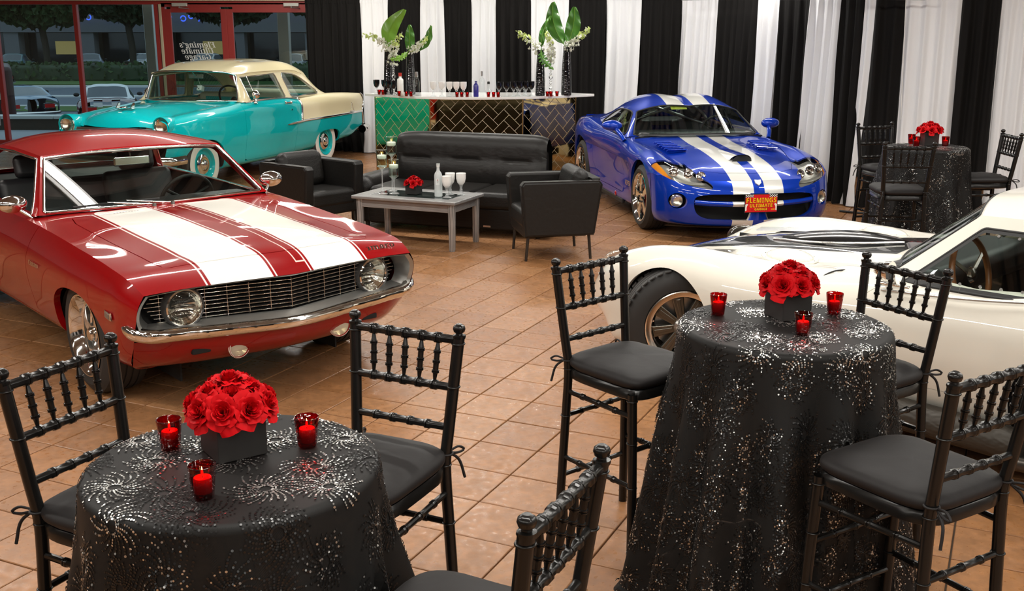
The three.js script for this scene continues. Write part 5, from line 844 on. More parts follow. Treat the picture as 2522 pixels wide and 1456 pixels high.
// tables with sequinned cloths
const clothMat = phys(rgb(0.0075, 0.007, 0.0065), 0.6, 0, { specularIntensity: 0.5, transparent: true, opacity: 0.93, bumpMap: noiseTex(128, (x, y) => { const v = 128 + 100 * (((x + y) & 3) / 3 - 0.5); return [v, v, v]; }), bumpScale: 0.0004 });
const sequinMat = std(rgb(0.72, 0.72, 0.70), 0.3, 1), sequinDark = std(rgb(0.05, 0.05, 0.05), 0.3, 0.9);
function highTable(cx, cz, R, seed0, label, dens, nf, seatAt) {
  seed = seed0;
  const t = thing('high_table', 'cocktail table under the ' + label, 'table', [cx, 0, cz]);
  mesh('table_top', latheS([[0.0005, TT - 0.03], [R - 0.02, TT - 0.03], [R - 0.016, TT - 0.016], [R - 0.02, TT - 0.006], [0.0005, TT - 0.006]], 48), M.black, t);
  mesh('column', latheS([[0.2, 0.0], [0.2, 0.02], [0.05, 0.05], [0.035, 0.1], [0.035, TT - 0.05], [0.12, TT - 0.03]], 24), M.black, t);
  const seats = seatAt.map(([x, z]) => [Math.atan2(z - cz, x - cx), Math.hypot(x - cx, z - cz)]);
  const ph = Array.from({ length: 6 }, () => rr(0, 6.28)), am = [rr(0.6, 1), rr(0.3, 0.7), rr(0.2, 0.5)];
  const fold = (a) => am[0] * Math.sin(nf * a + ph[0]) + am[1] * Math.sin((nf - 3) * a + ph[1]) + am[2] * Math.sin((nf + 4) * a + ph[2]);
  const rc = 0.02, rim = R - rc, H = TT - 0.006;
  const S = (s, a) => {                                           // s: distance from the middle along the cloth
    const c = Math.cos(a), n = Math.sin(a); let r, y;
    if (s < rim) { r = s; y = TT; } else if (s < rim + rc * 1.5708) { const q = (s - rim) / rc; r = rim + rc * Math.sin(q); y = TT - rc + rc * Math.cos(q); }
    else { const d = s - rim - rc * 1.5708, f = clamp(d / (TT - rc), 0, 1); y = TT - rc - d * 0.985; r = R + 0.135 * Math.pow(f, 1.15) + fold(a) * 0.048 * sstep(0, 0.45, f) * (0.5 + 0.5 * f); for (const [ca, cd] of seats) { const da = Math.atan2(Math.sin(a - ca), Math.cos(a - ca)), lim = (cd - 0.225) / Math.max(0.5, Math.cos(da)), k = sstep(0.75, 0.5, Math.abs(da)) * sstep(0.04, 0.16, f); if (k > 0 && r > lim) r = lerp(r, Math.max(lim - 0.02, R - 0.09), k); } y += 0.012 * f * Math.sin(nf * a + ph[0]) - 0.012 * f; if (f > 0.985) r += 0.02; }
    return [c * r, Math.max(y, 0.003), n * r];
  };
  const L = rim + rc * 1.5708 + (TT - rc) / 0.985, ss = [0, 0.08, 0.16, 0.24, rim * 0.9, rim]; for (let k = 1; k <= 5; k++) ss.push(rim + rc * 1.5708 * k / 5); for (let k = 1; k <= 26; k++) ss.push(rim + rc * 1.5708 + (L - rim - rc * 1.5708) * k / 26);
  const cl = mesh('tablecloth', grid(ss.length - 1, 220, (a, b) => S(ss[Math.round(a * (ss.length - 1))], -b * 2 * Math.PI), (a, b) => [b * 12, ss[Math.round(a * (ss.length - 1))] * 6]), clothMat);
  cl.position.set(cx, 0, cz); tag(cl, label, 'tablecloth', 'black sequinned tablecloths');
  // sequins: starbursts of curved rays
  const mats = [[], []], q = new THREE.Quaternion(), e = 0.003, step = 0.165;
  const put = (X, Y, kind) => {
    const s = Math.hypot(X, Y), a = Math.atan2(Y, X); if (s > L - 0.02 || s < 0.01) return;
    const p = V3(...S(s, a)), u = V3(...S(s + e, a)).sub(p), w = V3(...S(s, a + e / Math.max(0.05, s))).sub(p), n = w.cross(u).normalize(); if (n.lengthSq() < 0.5) return;
    const out = V3(p.x, 0.2, p.z); if (n.dot(s < rim ? V3(0, 1, 0) : out) < 0) n.negate();
    n.x += rr(-0.3, 0.3); n.y += rr(-0.3, 0.3); n.z += rr(-0.3, 0.3); n.normalize();
    q.setFromUnitVectors(V3(0, 1, 0), n); const k = rr(0.8, 1.15);
    mats[kind].push(new THREE.Matrix4().compose(p.addScaledVector(n, 0.0022), q.clone(), V3(k, k, k)));
  };
  for (let i = -9; i <= 9; i++) for (let j = -9; j <= 9; j++) {
    const X = (i + (j & 1) * 0.5) * step + rr(-0.03, 0.03), Y = j * step * 0.87 + rr(-0.03, 0.03); if (Math.hypot(X, Y) > L + 0.05) continue;
    const rays = 20 + (rnd() * 8 | 0), len = rr(0.07, 0.1), bend = rr(0.5, 1.3) * (rnd() < 0.5 ? -1 : 1), a0 = rr(0, 6.28), dark = rnd() < 0.28;
    for (let k = 0; k < rays; k++) { const a = a0 + k / rays * 6.283, l = len * rr(0.75, 1.1); for (let d = 0.016; d < l; d += 0.0058 / dens) { const b = a + bend * Math.pow(d / 0.1, 1.4); const X2 = X + Math.cos(b) * d, Y2 = Y + Math.sin(b) * d; put(X2, Y2, dark || rnd() < (Math.hypot(X2, Y2) > R + 0.03 ? 0.86 : 0.25) ? 1 : 0); } }
  }
  const disc = new THREE.CylinderGeometry(0.0026, 0.0026, 0.0006, 7);
  mats.forEach((m, k) => { const im = new THREE.InstancedMesh(disc, k ? sequinDark : sequinMat, m.length); m.forEach((x, i) => im.setMatrixAt(i, x)); im.name = 'sequins'; im.userData.kind = 'stuff'; im.castShadow = im.receiveShadow = true; cl.add(im); });
}
highTable(-0.641, -2.3, 0.336, 11, 'black sequinned cloth over the front left table', 1, 13, [[-1.015, -2.68], [-0.426, -2.914], [-0.105, -2.04]]);
highTable(0.918, -3.483, 0.354, 12, 'black sequinned cloth over the right-hand table by the white car', 1, 14, [[0.46, -3.91], [1.284, -3.825], [1.157, -2.891]]);
highTable(3.487, -9.062, 0.345, 13, 'black sequinned cloth over the distant table near the drapes', 0.7, 12, [[3.44, -9.80], [3.075, -8.495], [4.0, -9.15]]);
// roses
const roseMats = [phys(rgb(0.47, 0.001, 0.004), 0.6, 0, { specularIntensity: 0.25 }), phys(rgb(0.36, 0.001, 0.005), 0.6, 0, { specularIntensity: 0.25 })];
const leafMat = phys(rgb(0.06, 0.15, 0.02), 0.4), boxMat = std(rgb(0.012, 0.012, 0.011), 0.6);
function petalGeo(w, h, r0, open, curl) {                        // one cupped petal standing on the flower's base, facing +x
  return grid(6, 6, (a, b) => {
    const v = a, s = (b * 2 - 1), hw = w * Math.pow(Math.sin(Math.PI * (0.12 + 0.62 * v)), 0.7) * (v > 0.85 ? 1 - (v - 0.85) * 1.6 : 1), ang = s * hw / Math.max(r0 + open * v, 0.006);
    const r = r0 * (0.35 + 0.65 * Math.sqrt(v)) + open * v * v + curl * Math.pow(Math.max(0, v - 0.6) / 0.4, 2), y = h * v - curl * 0.9 * Math.pow(Math.max(0, v - 0.65) / 0.35, 2) - 0.12 * h * s * s * v + 0.0015 * Math.sin(s * 7 + w * 900);
    return [r * Math.cos(ang), y, r * Math.sin(ang)];
  });
}
const petals = []; { const N = 26; for (let k = 0; k < N; k++) { const f = k / (N - 1); petals.push({ g: petalGeo(0.009 + 0.016 * f, 0.034 - 0.004 * f * f, 0.004 + 0.014 * f, 0.002 + 0.016 * f * f, 0.001 + 0.012 * Math.pow(f, 3)), a: k * 2.4, y: 0.002 - 0.008 * f * f, t: 0 }); } }
const roseMerged = merge(petals.filter((_, i) => i % 2 === 0).map((p) => p.g.clone().rotateY(p.a).translate(0, p.y, 0)));
function rose(pos, dir, k, label, group, detail, i) {
  const t = thing('rose', label, 'flower', pos, 0, group); t.quaternion.setFromUnitVectors(V3(0, 1, 0), dir.clone().normalize()).multiply(new THREE.Quaternion().setFromAxisAngle(V3(0, 1, 0), i * 1.7)); t.scale.setScalar(k);
  if (detail) { petals.forEach((p, n) => { const m = mesh('petal', p.g, roseMats[0], t); m.rotation.y = p.a; m.position.y = p.y; }); mesh('stem', rod([0, 0.004, 0], [0, -0.05, 0], 0.003, 6), leafMat, t); for (const a of [0, 2, 4]) { const s = mesh('sepal', petalGeo(0.007, 0.03, 0.006, 0.012, 0.006), leafMat, t); s.rotation.y = a; s.position.y = -0.012; } }
  else { mesh('bloom', roseMerged, roseMats[0], t); mesh('stem', rod([0, 0.004, 0], [0, -0.05, 0], 0.003, 6), leafMat, t); }
}
const roseLabel = (el, a, where) => { const hr = ((Math.round((Math.atan2(Math.sin(a), Math.cos(a)) + Math.PI / 2) / (Math.PI / 6)) % 12) + 12) % 12 || 12; return el > 1.5 ? 'topmost red rose of the bouquet on ' + where : (el > 0.8 ? 'upper' : 'lower') + ' red rose at ' + 'one two three four five six seven eight nine ten eleven twelve'.split(' ')[hr - 1] + ' o\'clock in the bouquet on ' + where; };
function centrepiece(x, y, z, w, h, turn, where, spread, k, n, detail) {
  const v = thing('flower_box', 'square black vase of red roses on ' + where, 'vase', [x, y, z], turn);
  const ww = w / 2, th = 0.006;
  mesh('box_wall', [box(w, h, th, 0, h / 2, ww - th / 2, 0.002), box(w, h, th, 0, h / 2, -ww + th / 2, 0.002), box(th, h, w - 0.002, ww - th / 2, h / 2, 0, 0.002), box(th, h, w - 0.002, -ww + th / 2, h / 2, 0, 0.002), box(w - 0.004, 0.006, w - 0.004, 0, 0.003, 0)], boxMat, v);
  mesh('foam', box(w - 0.014, 0.02, w - 0.014, 0, h - 0.02, 0), leafMat, v);
  let i = 0; const ring = (cnt, el, a0, r, dy) => { for (let q = 0; q < cnt; q++, i++) { const a = a0 + q / cnt * 2 * Math.PI, d = V3(Math.cos(a) * Math.cos(el), Math.sin(el), Math.sin(a) * Math.cos(el)); rose([x + Math.cos(a) * r, y + h + dy + 0.008 + (hash(i, n) - 0.5) * 0.006, z + Math.sin(a) * r], d, k * (0.92 + 0.16 * hash(i + 3, n)), roseLabel(el, a, where), 'red roses on ' + where, detail, i); } };
  ring(n, 0.5, turn + 0.2, spread, 0.004); ring(Math.max(3, n - 4), 1.05, turn + 0.6, spread * 0.55, 0.028); ring(1, 1.5708, 0, 0.0, 0.042);
}
centrepiece(-0.655, TT + 0.002, -2.365, 0.118, 0.105, 0.62, 'the front left table', 0.068, 1.18, 9, true);
centrepiece(0.953, TT + 0.002, -3.585, 0.115, 0.105, -1.25, 'the right-hand table', 0.066, 1.14, 8, true);
centrepiece(3.56, TT + 0.002, -9.2, 0.12, 0.11, 0.0, 'the distant table', 0.072, 1.15, 8, false);
// votives: red glass, red candle, flame
const redGlass = phys(rgb(0.62, 0.004, 0.008), 0.03, 0, { transmission: 1, thickness: 0, ior: 1.5 }), wax = phys(rgb(0.75, 0.012, 0.01), 0.5, 0, { transmission: 0.35, thickness: 0 }), waxSolid = std(rgb(0.78, 0.015, 0.012), 0.5);
const flameMat = std(rgb(0.1, 0.05, 0.01), 0.9, 0, { emissive: rgb(1, 0.55, 0.12), emissiveIntensity: 14 }), wickMat = std(rgb(0.02, 0.015, 0.01), 0.9);
let hold0 = null, cand0 = null;
function votive(x, y, z, where, k = 1, lit = true) {
  let h, c;
  if (!hold0) {
    h = hold0 = thing('votive_holder', 'red votive cup on ' + where, 'candle holder', [x, y, z], 0, 'red votive cups');
    mesh('cup', latheS([[0.0005, 0.0], [0.021, 0.0], [0.0225, 0.002], [0.0295, 0.071], [0.029, 0.073], [0.0275, 0.071], [0.0215, 0.012], [0.0005, 0.009]], 36, 40), redGlass, h); mesh('rim', new THREE.TorusGeometry(0.0287, 0.0013, 8, 36).rotateX(Math.PI / 2).translate(0, 0.0722, 0), M.glass, h);
    c = cand0 = thing('votive_candle', 'red candle in the cup on ' + where, 'candle', [x, y, z], 0, 'red votive candles');
    mesh('wax', latheS([[0.0005, 0.0105], [0.018, 0.0105], [0.0195, 0.013], [0.0195, 0.042], [0.018, 0.0445], [0.0005, 0.0425]], 28, 40), waxSolid, c);
    mesh('wick', rod([0, 0.042, 0], [0.0005, 0.05, 0], 0.0008, 6), wickMat, c);
    mesh('flame', latheS([[0.0003, 0.047], [0.0022, 0.051], [0.0026, 0.055], [0.0016, 0.061], [0.0002, 0.068]], 12, 60), flameMat, c);
  } else { h = dup(hold0, [x, y, z], 0, 'red votive cup on ' + where); c = dup(cand0, [x, y, z], 0, 'red candle in the cup on ' + where); }
  h.scale.setScalar(k); c.scale.setScalar(k);
  if (lit) { const l = new THREE.PointLight(rgb(1, 0.42, 0.12), 0.016); l.position.set(x, y + 0.056 * k, z); l.shadow.radius = 0.12; l.castShadow = true; l.name = 'candle_flame'; scene.add(l); }
}
votive(-0.81, TT + 0.003, -2.383, 'the front left table, at the left by the chair'); votive(-0.656, TT + 0.003, -2.111, 'the front left table, in front of the vase'); votive(-0.488, TT + 0.003, -2.399, 'the front left table, right of the roses');
votive(0.717, TT + 0.003, -3.61, 'the right-hand table, at its left edge'); votive(0.945, TT + 0.003, -3.355, 'the right-hand table, in front of the vase'); votive(1.124, TT + 0.003, -3.621, 'the right-hand table, right of the roses');
votive(3.415, TT + 0.003, -9.1, 'the distant table, in front of its vase', 1.1); votive(3.45, TT + 0.003, -9.31, 'the distant table, behind the nearer cup', 1.1); votive(3.66, TT + 0.003, -9.1, 'the distant table, right of its vase', 1.1);
// ---------- lounge: sofa, two armchairs, coffee table ----------
const leather = phys(rgb(0.011, 0.010, 0.009), 0.4, 0, { bumpMap: noiseTex(256, (x, y) => { const v = 128 + (fbm(x / 6, y / 6, 3, 42) - 0.5) * 160 + (fbm(x / 40, y / 40, 2, 6) - 0.5) * 60; return [v, v, v]; }), bumpScale: 0.0022, specularIntensity: 0.65 });
const woodLeg = std(rgb(0.02, 0.016, 0.012), 0.4);
// a soft box: rounded, puffed and creased
function soft(w, h, d, x, y, z, r = 0.06, puff = 0.02, crease = 0) {
  const g = new RoundedBoxGeometry(w, h, d, 10, r), p = g.attributes.position;
  for (let i = 0; i < p.count; i++) { let X = p.getX(i), Y = p.getY(i), Zz = p.getZ(i); const u = X / w * 2, v = Y / h * 2, q = Zz / d * 2; const k = (1 - u * u) * (1 - v * v); Zz += Math.sign(Zz) * puff * k; Y += Math.sign(Y) * puff * (1 - u * u) * (1 - q * q) * 0.8; if (crease) Zz += crease * Math.sin(X * 31 + Y * 9) * Math.abs(u) ** 3 * 0.3; p.setXYZ(i, X, Y, Zz); }
  g.computeVertexNormals(); return g.translate(x, y, z);
}
{
  // sofa: local x along its length, z towards the room
  const s = thing('sofa', 'long black leather sofa with a padded back, in front of the mirrored bar', 'sofa', [-0.50, 0, -10.60], -20 * D2R);
  mesh('base', [soft(1.7, 0.22, 0.82, 0, 0.17, -0.02, 0.03, 0)], leather, s);
  for (const k of [-1, 0, 1]) mesh('seat_cushion', soft(0.55, 0.17, 0.66, k * 0.545, 0.345, 0.09, 0.05, 0.012), leather, s);
  const bk = grid(60, 40, (a, b) => {
    const X = (a * 2 - 1) * 0.83, q = b, e = Math.pow(Math.abs(a * 2 - 1), 10);
    const P = [[0.42, 0.14], [0.52, 0.155], [0.60, 0.145], [0.665, 0.125], [0.73, 0.12], [0.83, 0.105], [0.895, 0.06], [0.915, 0.0], [0.88, -0.10], [0.6, -0.16], [0.3, -0.16]], f = spline1(P.map((c) => [c[0], c[1], 0]), new Set())(q * 10);
    const seam = Math.max(0, 1 - Math.abs(Math.abs(X) - 0.27) / 0.02), btn = Math.exp(-Math.pow((f[0] - 0.655) / 0.018, 2)) * sstep(0.5, 0.8, Math.abs(Math.cos(Math.PI * (X + 0.03) / 0.54))), wr = 0.004 * Math.sin(X * 60 + f[0] * 25) * e + 0.003 * fbm(X * 9 + 5, f[0] * 14, 3);
    return [X * (1 - 0.02 * e), f[0] - 0.04 * e * (f[0] > 0.7 ? 1 : 0), -0.30 + f[1] * (1 - 0.35 * e) - 0.006 * seam - 0.016 * btn + wr];
  });
  mesh('backrest', [bk, soft(1.55, 0.5, 0.12, 0, 0.5, -0.40, 0.04, 0)], leather, s);
  for (const q of [-1, 1]) { const arm = mesh('armrest', [soft(0.26, 0.30, 0.80, q * 0.95, 0.36, -0.04, 0.11, 0.02), soft(0.22, 0.24, 0.78, q * 0.95, 0.18, -0.03, 0.03, 0)], leather, s);
    mesh('pleat', Array.from({ length: 9 }, (_, k) => { const a = -0.9 + k * 0.23; return tube([[q * 0.95 - q * 0.0, 0.40, 0.365], [q * 0.95 + Math.sin(a) * 0.06, 0.40 + Math.cos(a) * 0.06 - 0.01, 0.362], [q * 0.95 + Math.sin(a) * 0.11, 0.40 + Math.cos(a) * 0.10 - 0.02, 0.335]], 0.004, 8, 5); }), leather, arm); }
  for (const [x, z] of [[-0.9, 0.3], [0.9, 0.3], [-0.9, -0.34], [0.9, -0.34]]) mesh('foot', new THREE.CylinderGeometry(0.025, 0.02, 0.07, 14).translate(x, 0.035, z), woodLeg, s);
  mesh('maker_tag', box(0.075, 0.018, 0.004, 0.42, 0.10, 0.393, 0.001), M.alu, s);
}
function armchair(label, x, z, deg) {
  // local x forward, z to its right
  const t = thing('armchair', label, 'armchair', [x, 0, z], facing(deg), 'black leather tub armchairs');
  const armO = (s) => extrude([[-0.30, 0.22], [0.30, 0.22], [0.335, 0.655], [0.31, 0.685], [-0.34, 0.685], [-0.365, 0.655]].map(([a, b]) => [a, b]), 0.07, 0.018);
  for (const s of [-1, 1]) { const a = mesh('armrest', armO(s).translate(0, 0, s * 0.305 - 0.035), leather, t); mesh('piping', (() => { const q = [[0.298, 0.235], [0.332, 0.652], [0.308, 0.684], [-0.338, 0.684], [-0.362, 0.652], [-0.298, 0.235]].map((p) => [p[0], p[1], s * 0.352]); return q.slice(1).map((p, i) => rod(q[i], p, 0.005, 6)); })(), leather, a); }
  mesh('back', extrude([[-0.30, 0.22], [-0.23, 0.22], [-0.285, 0.70], [-0.365, 0.70]], 0.56, 0.015).translate(0, 0, -0.28), leather, t);
  mesh('seat', [soft(0.56, 0.16, 0.56, 0.03, 0.355, 0, 0.045, 0.012), soft(0.56, 0.14, 0.56, 0.02, 0.27, 0, 0.02, 0)], leather, t);
  mesh('back_cushion', soft(0.15, 0.33, 0.5, 0, 0, 0, 0.065, 0.025, 0.03).rotateZ(0.22).translate(-0.185, 0.60, 0), leather, t);
  for (const [a, b, c] of [[0.26, 1, 0.28], [0.26, -1, 0.28], [-0.27, 1, 0.28], [-0.27, -1, 0.28]]) mesh('leg', rod([a, 0.23, b * c], [a + Math.sign(a) * 0.02, 0, b * c], 0.014, 14, 0.012), woodLeg, t);
  return t;
}
armchair('black leather armchair on slim legs, facing left in front of the blue car', 0.34, -9.30, -79);
armchair('black leather armchair beside the red car, facing the coffee table', -1.93, -10.36, 50);
{
  const brushed = (sw) => std(rgb(0.78, 0.78, 0.79), 0.34, 0.45, { map: noiseTex(256, (a, b) => { const [x, y] = sw ? [b, a] : [a, b]; const v = 168 + (fbm(x / 64, y / 8, 4, sw ? 4 : 4) - 0.5) * 170; return [v, v * 0.995, v * 0.98]; }, true) }), silver = brushed(false), silverV = brushed(true);
  const t = thing('coffee_table', 'low silver-painted wooden table with a dark glass inset top', 'coffee table', [-0.865, 0, -9.79], -23.6 * D2R);
  const W = 1.06, D = 0.61, H = 0.455, f = 0.13;
  mesh('top_frame', [box(W, 0.032, f, 0, H - 0.016, D / 2 - f / 2, 0.01), box(W, 0.032, f, 0, H - 0.016, -D / 2 + f / 2, 0.01), box(f, 0.032, D - 2 * f + 0.02, W / 2 - f / 2, H - 0.016, 0, 0.008), box(f, 0.032, D - 2 * f + 0.02, -W / 2 + f / 2, H - 0.016, 0, 0.008)], silver, t);
  mesh('glass_inset', box(W - 2 * f + 0.01, 0.01, D - 2 * f + 0.01, 0, H - 0.008, 0), phys(rgb(0.012, 0.02, 0.018), 0.04, 0), t);
  for (const s of [-1, 1]) { mesh('apron', box(W - 0.12, 0.075, 0.024, 0, H - 0.07, s * (D / 2 - 0.055), 0.004), silver, t); mesh('apron', box(0.024, 0.075, D - 0.12, s * (W / 2 - 0.055), H - 0.07, 0, 0.004), silver, t); }
  for (const a of [-1, 1]) for (const b of [-1, 1]) mesh('leg', latheS([[0.0005, 0], [0.024, 0], [0.03, 0.02], [0.033, H - 0.2], [0.035, H - 0.032], [0.0005, H - 0.032]], 20).translate(a * (W / 2 - 0.06), 0, b * (D / 2 - 0.06)), silverV, t);
  centrepiece(-0.905, H + 0.001, -9.82, 0.115, 0.085, -23.6 * D2R, 'the silver coffee table', 0.06, 1.0, 7, false);
  // stemmed glass holders with floating candles
  const water = phys(rgb(0.97, 0.985, 0.985), 0, 0, { transmission: 1, thickness: 0, ior: 1.33 });
  const stemGlass = (x, z, Ht, which) => {
    const h = thing('candle_stand', which + ' clear stemmed glass candle holder on the silver coffee table', 'candle holder', [x, H, z], 0, 'stemmed glass candle holders');
    const c0 = Ht - 0.155;
    mesh('stem', latheS([[0.0005, 0.0], [0.048, 0.001], [0.046, 0.006], [0.012, 0.014], [0.0055, 0.03], [0.005, c0 - 0.05], [0.012, c0 - 0.025], [0.036, c0 - 0.004], [0.0465, c0 + 0.002]], 28, 50), M.crystal, h);
    mesh('cylinder', latheS([[0.0005, c0], [0.0465, c0 + 0.001], [0.047, c0 + 0.004], [0.047, Ht], [0.0452, Ht], [0.0452, c0 + 0.006], [0.0005, c0 + 0.005]], 32, 40), M.glass, h); mesh('rim', new THREE.TorusGeometry(0.0462, 0.0014, 6, 32).rotateX(Math.PI / 2).translate(0, Ht, 0), M.crystal, h);
    mesh('water', latheS([[0.0005, c0 + 0.007], [0.0445, c0 + 0.008], [0.0445, c0 + 0.08], [0.0005, c0 + 0.08]], 28, 40), water, h);
    const c = thing('floating_candle', 'white floating candle in the ' + which + ' stemmed glass holder', 'candle', [x, H + c0 + 0.07, z], 0, 'white floating candles');
    mesh('wax', latheS([[0.0005, 0.0], [0.035, 0.002], [0.042, 0.012], [0.043, 0.034], [0.04, 0.038], [0.0005, 0.034]], 28, 45), std(rgb(0.85, 0.83, 0.78), 0.5), c); mesh('wick', rod([0, 0.033, 0], [0, 0.042, 0], 0.001, 6), wickMat, c); mesh('flame', latheS([[0.0003, 0.039], [0.003, 0.044], [0.0035, 0.05], [0.002, 0.058], [0.0002, 0.066]], 12, 60), flameMat, c);
    const l = new THREE.PointLight(rgb(1, 0.62, 0.28), 0.005); l.position.set(x, H + c0 + 0.07 + 0.05, z); l.shadow.radius = 0.15; l.castShadow = true; l.name = 'candle_flame'; scene.add(l);
  };
  stemGlass(-1.19, -9.80, 0.405, 'middle-height'); stemGlass(-1.085, -9.82, 0.315, 'shortest'); stemGlass(-1.12, -9.98, 0.505, 'tallest');
}
const frosted = phys(rgb(0.86, 0.9, 0.9), 0.45, 0, { transmission: 0.55, thickness: 0 }), milk = phys(rgb(0.86, 0.86, 0.84), 0.12), clear = M.glass;
function bottle(name, label, x, y, z, prof, mat, cap, extra, cat = 'bottle', group) { const b = thing(name, label, cat, [x, y, z], 0, group); mesh('body', latheS(prof, 28, 40), mat, b); if (cap) mesh('cap', latheS(cap[0], 20, 40), cap[1], b); if (extra) extra(b); return b; }
const bottleP = (r, h, n, hn) => [[0.0005, 0.0], [r - 0.004, 0.0], [r, 0.004], [r, h], [r * 0.85, h + r * 0.6], [n * 1.15, h + r * 1.2], [n, h + r * 1.7], [n, hn - 0.018], [n * 1.2, hn - 0.017], [n * 1.2, hn], [0.0005, hn]];
bottle('spirit_bottle', 'frosted white bottle standing on the silver coffee table', -0.666, 0.455, -9.65, bottleP(0.036, 0.19, 0.0135, 0.298), frosted, [[[0.0005, 0.298], [0.0155, 0.298], [0.0155, 0.272], [0.0145, 0.272]], M.white], (b) => mesh('bottle_label', grid(12, 4, (a, c) => { const q = 1.2 + a * 0.9; return [0.0364 * Math.cos(q), lerp(0.11, 0.165, c), 0.0364 * Math.sin(q)]; }), std(0xffffff, 0.5, 0, { map: canvasTex(128, 128, (g) => { g.fillStyle = '#dfe6e6'; g.fillRect(0, 0, 128, 128); g.fillStyle = '#a8202c'; g.fillRect(52, 12, 22, 34); g.fillStyle = '#777f80'; g.fillRect(30, 62, 66, 10); g.fillRect(40, 82, 46, 5); }) }), b));
// goblets
let gob = {};
function goblet(kind, x, y, z, label, group, k = 1) {
  let g = gob[kind];
  if (!g) {
    g = gob[kind] = thing('goblet', label, 'glass', [x, y, z], 0, group);
    mesh('bowl', latheS([[0.0005, 0.082], [0.018, 0.088], [0.034, 0.108], [0.0415, 0.14], [0.0425, 0.185], [0.041, 0.186], [0.0395, 0.142], [0.032, 0.112], [0.0005, 0.092]], 28, 50), kind === 'white' ? milk : phys(rgb(0.008, 0.008, 0.009), 0.06), g);
    mesh('stem', latheS([[0.0005, 0.0], [0.036, 0.001], [0.034, 0.006], [0.016, 0.014], [0.01, 0.03], [0.014, 0.04], [0.012, 0.05], [0.009, 0.06], [0.014, 0.075], [0.02, 0.086], [0.0005, 0.086]], 20, 60), M.crystal, g);
  } else g = dup(g, [x, y, z], 0, label, group);
  g.scale.setScalar(k);
}
goblet('white', -0.585, 0.455, -9.58, 'white goblet on the silver coffee table, the nearest of three', 'white goblets on the coffee table', 1.05); goblet('white', -0.565, 0.455, -9.75, 'white goblet on the silver coffee table, half behind the nearest one', 'white goblets on the coffee table', 1.08); goblet('white', -0.465, 0.455, -9.74, 'white goblet on the silver coffee table, standing apart at the right', 'white goblets on the coffee table', 1.08);
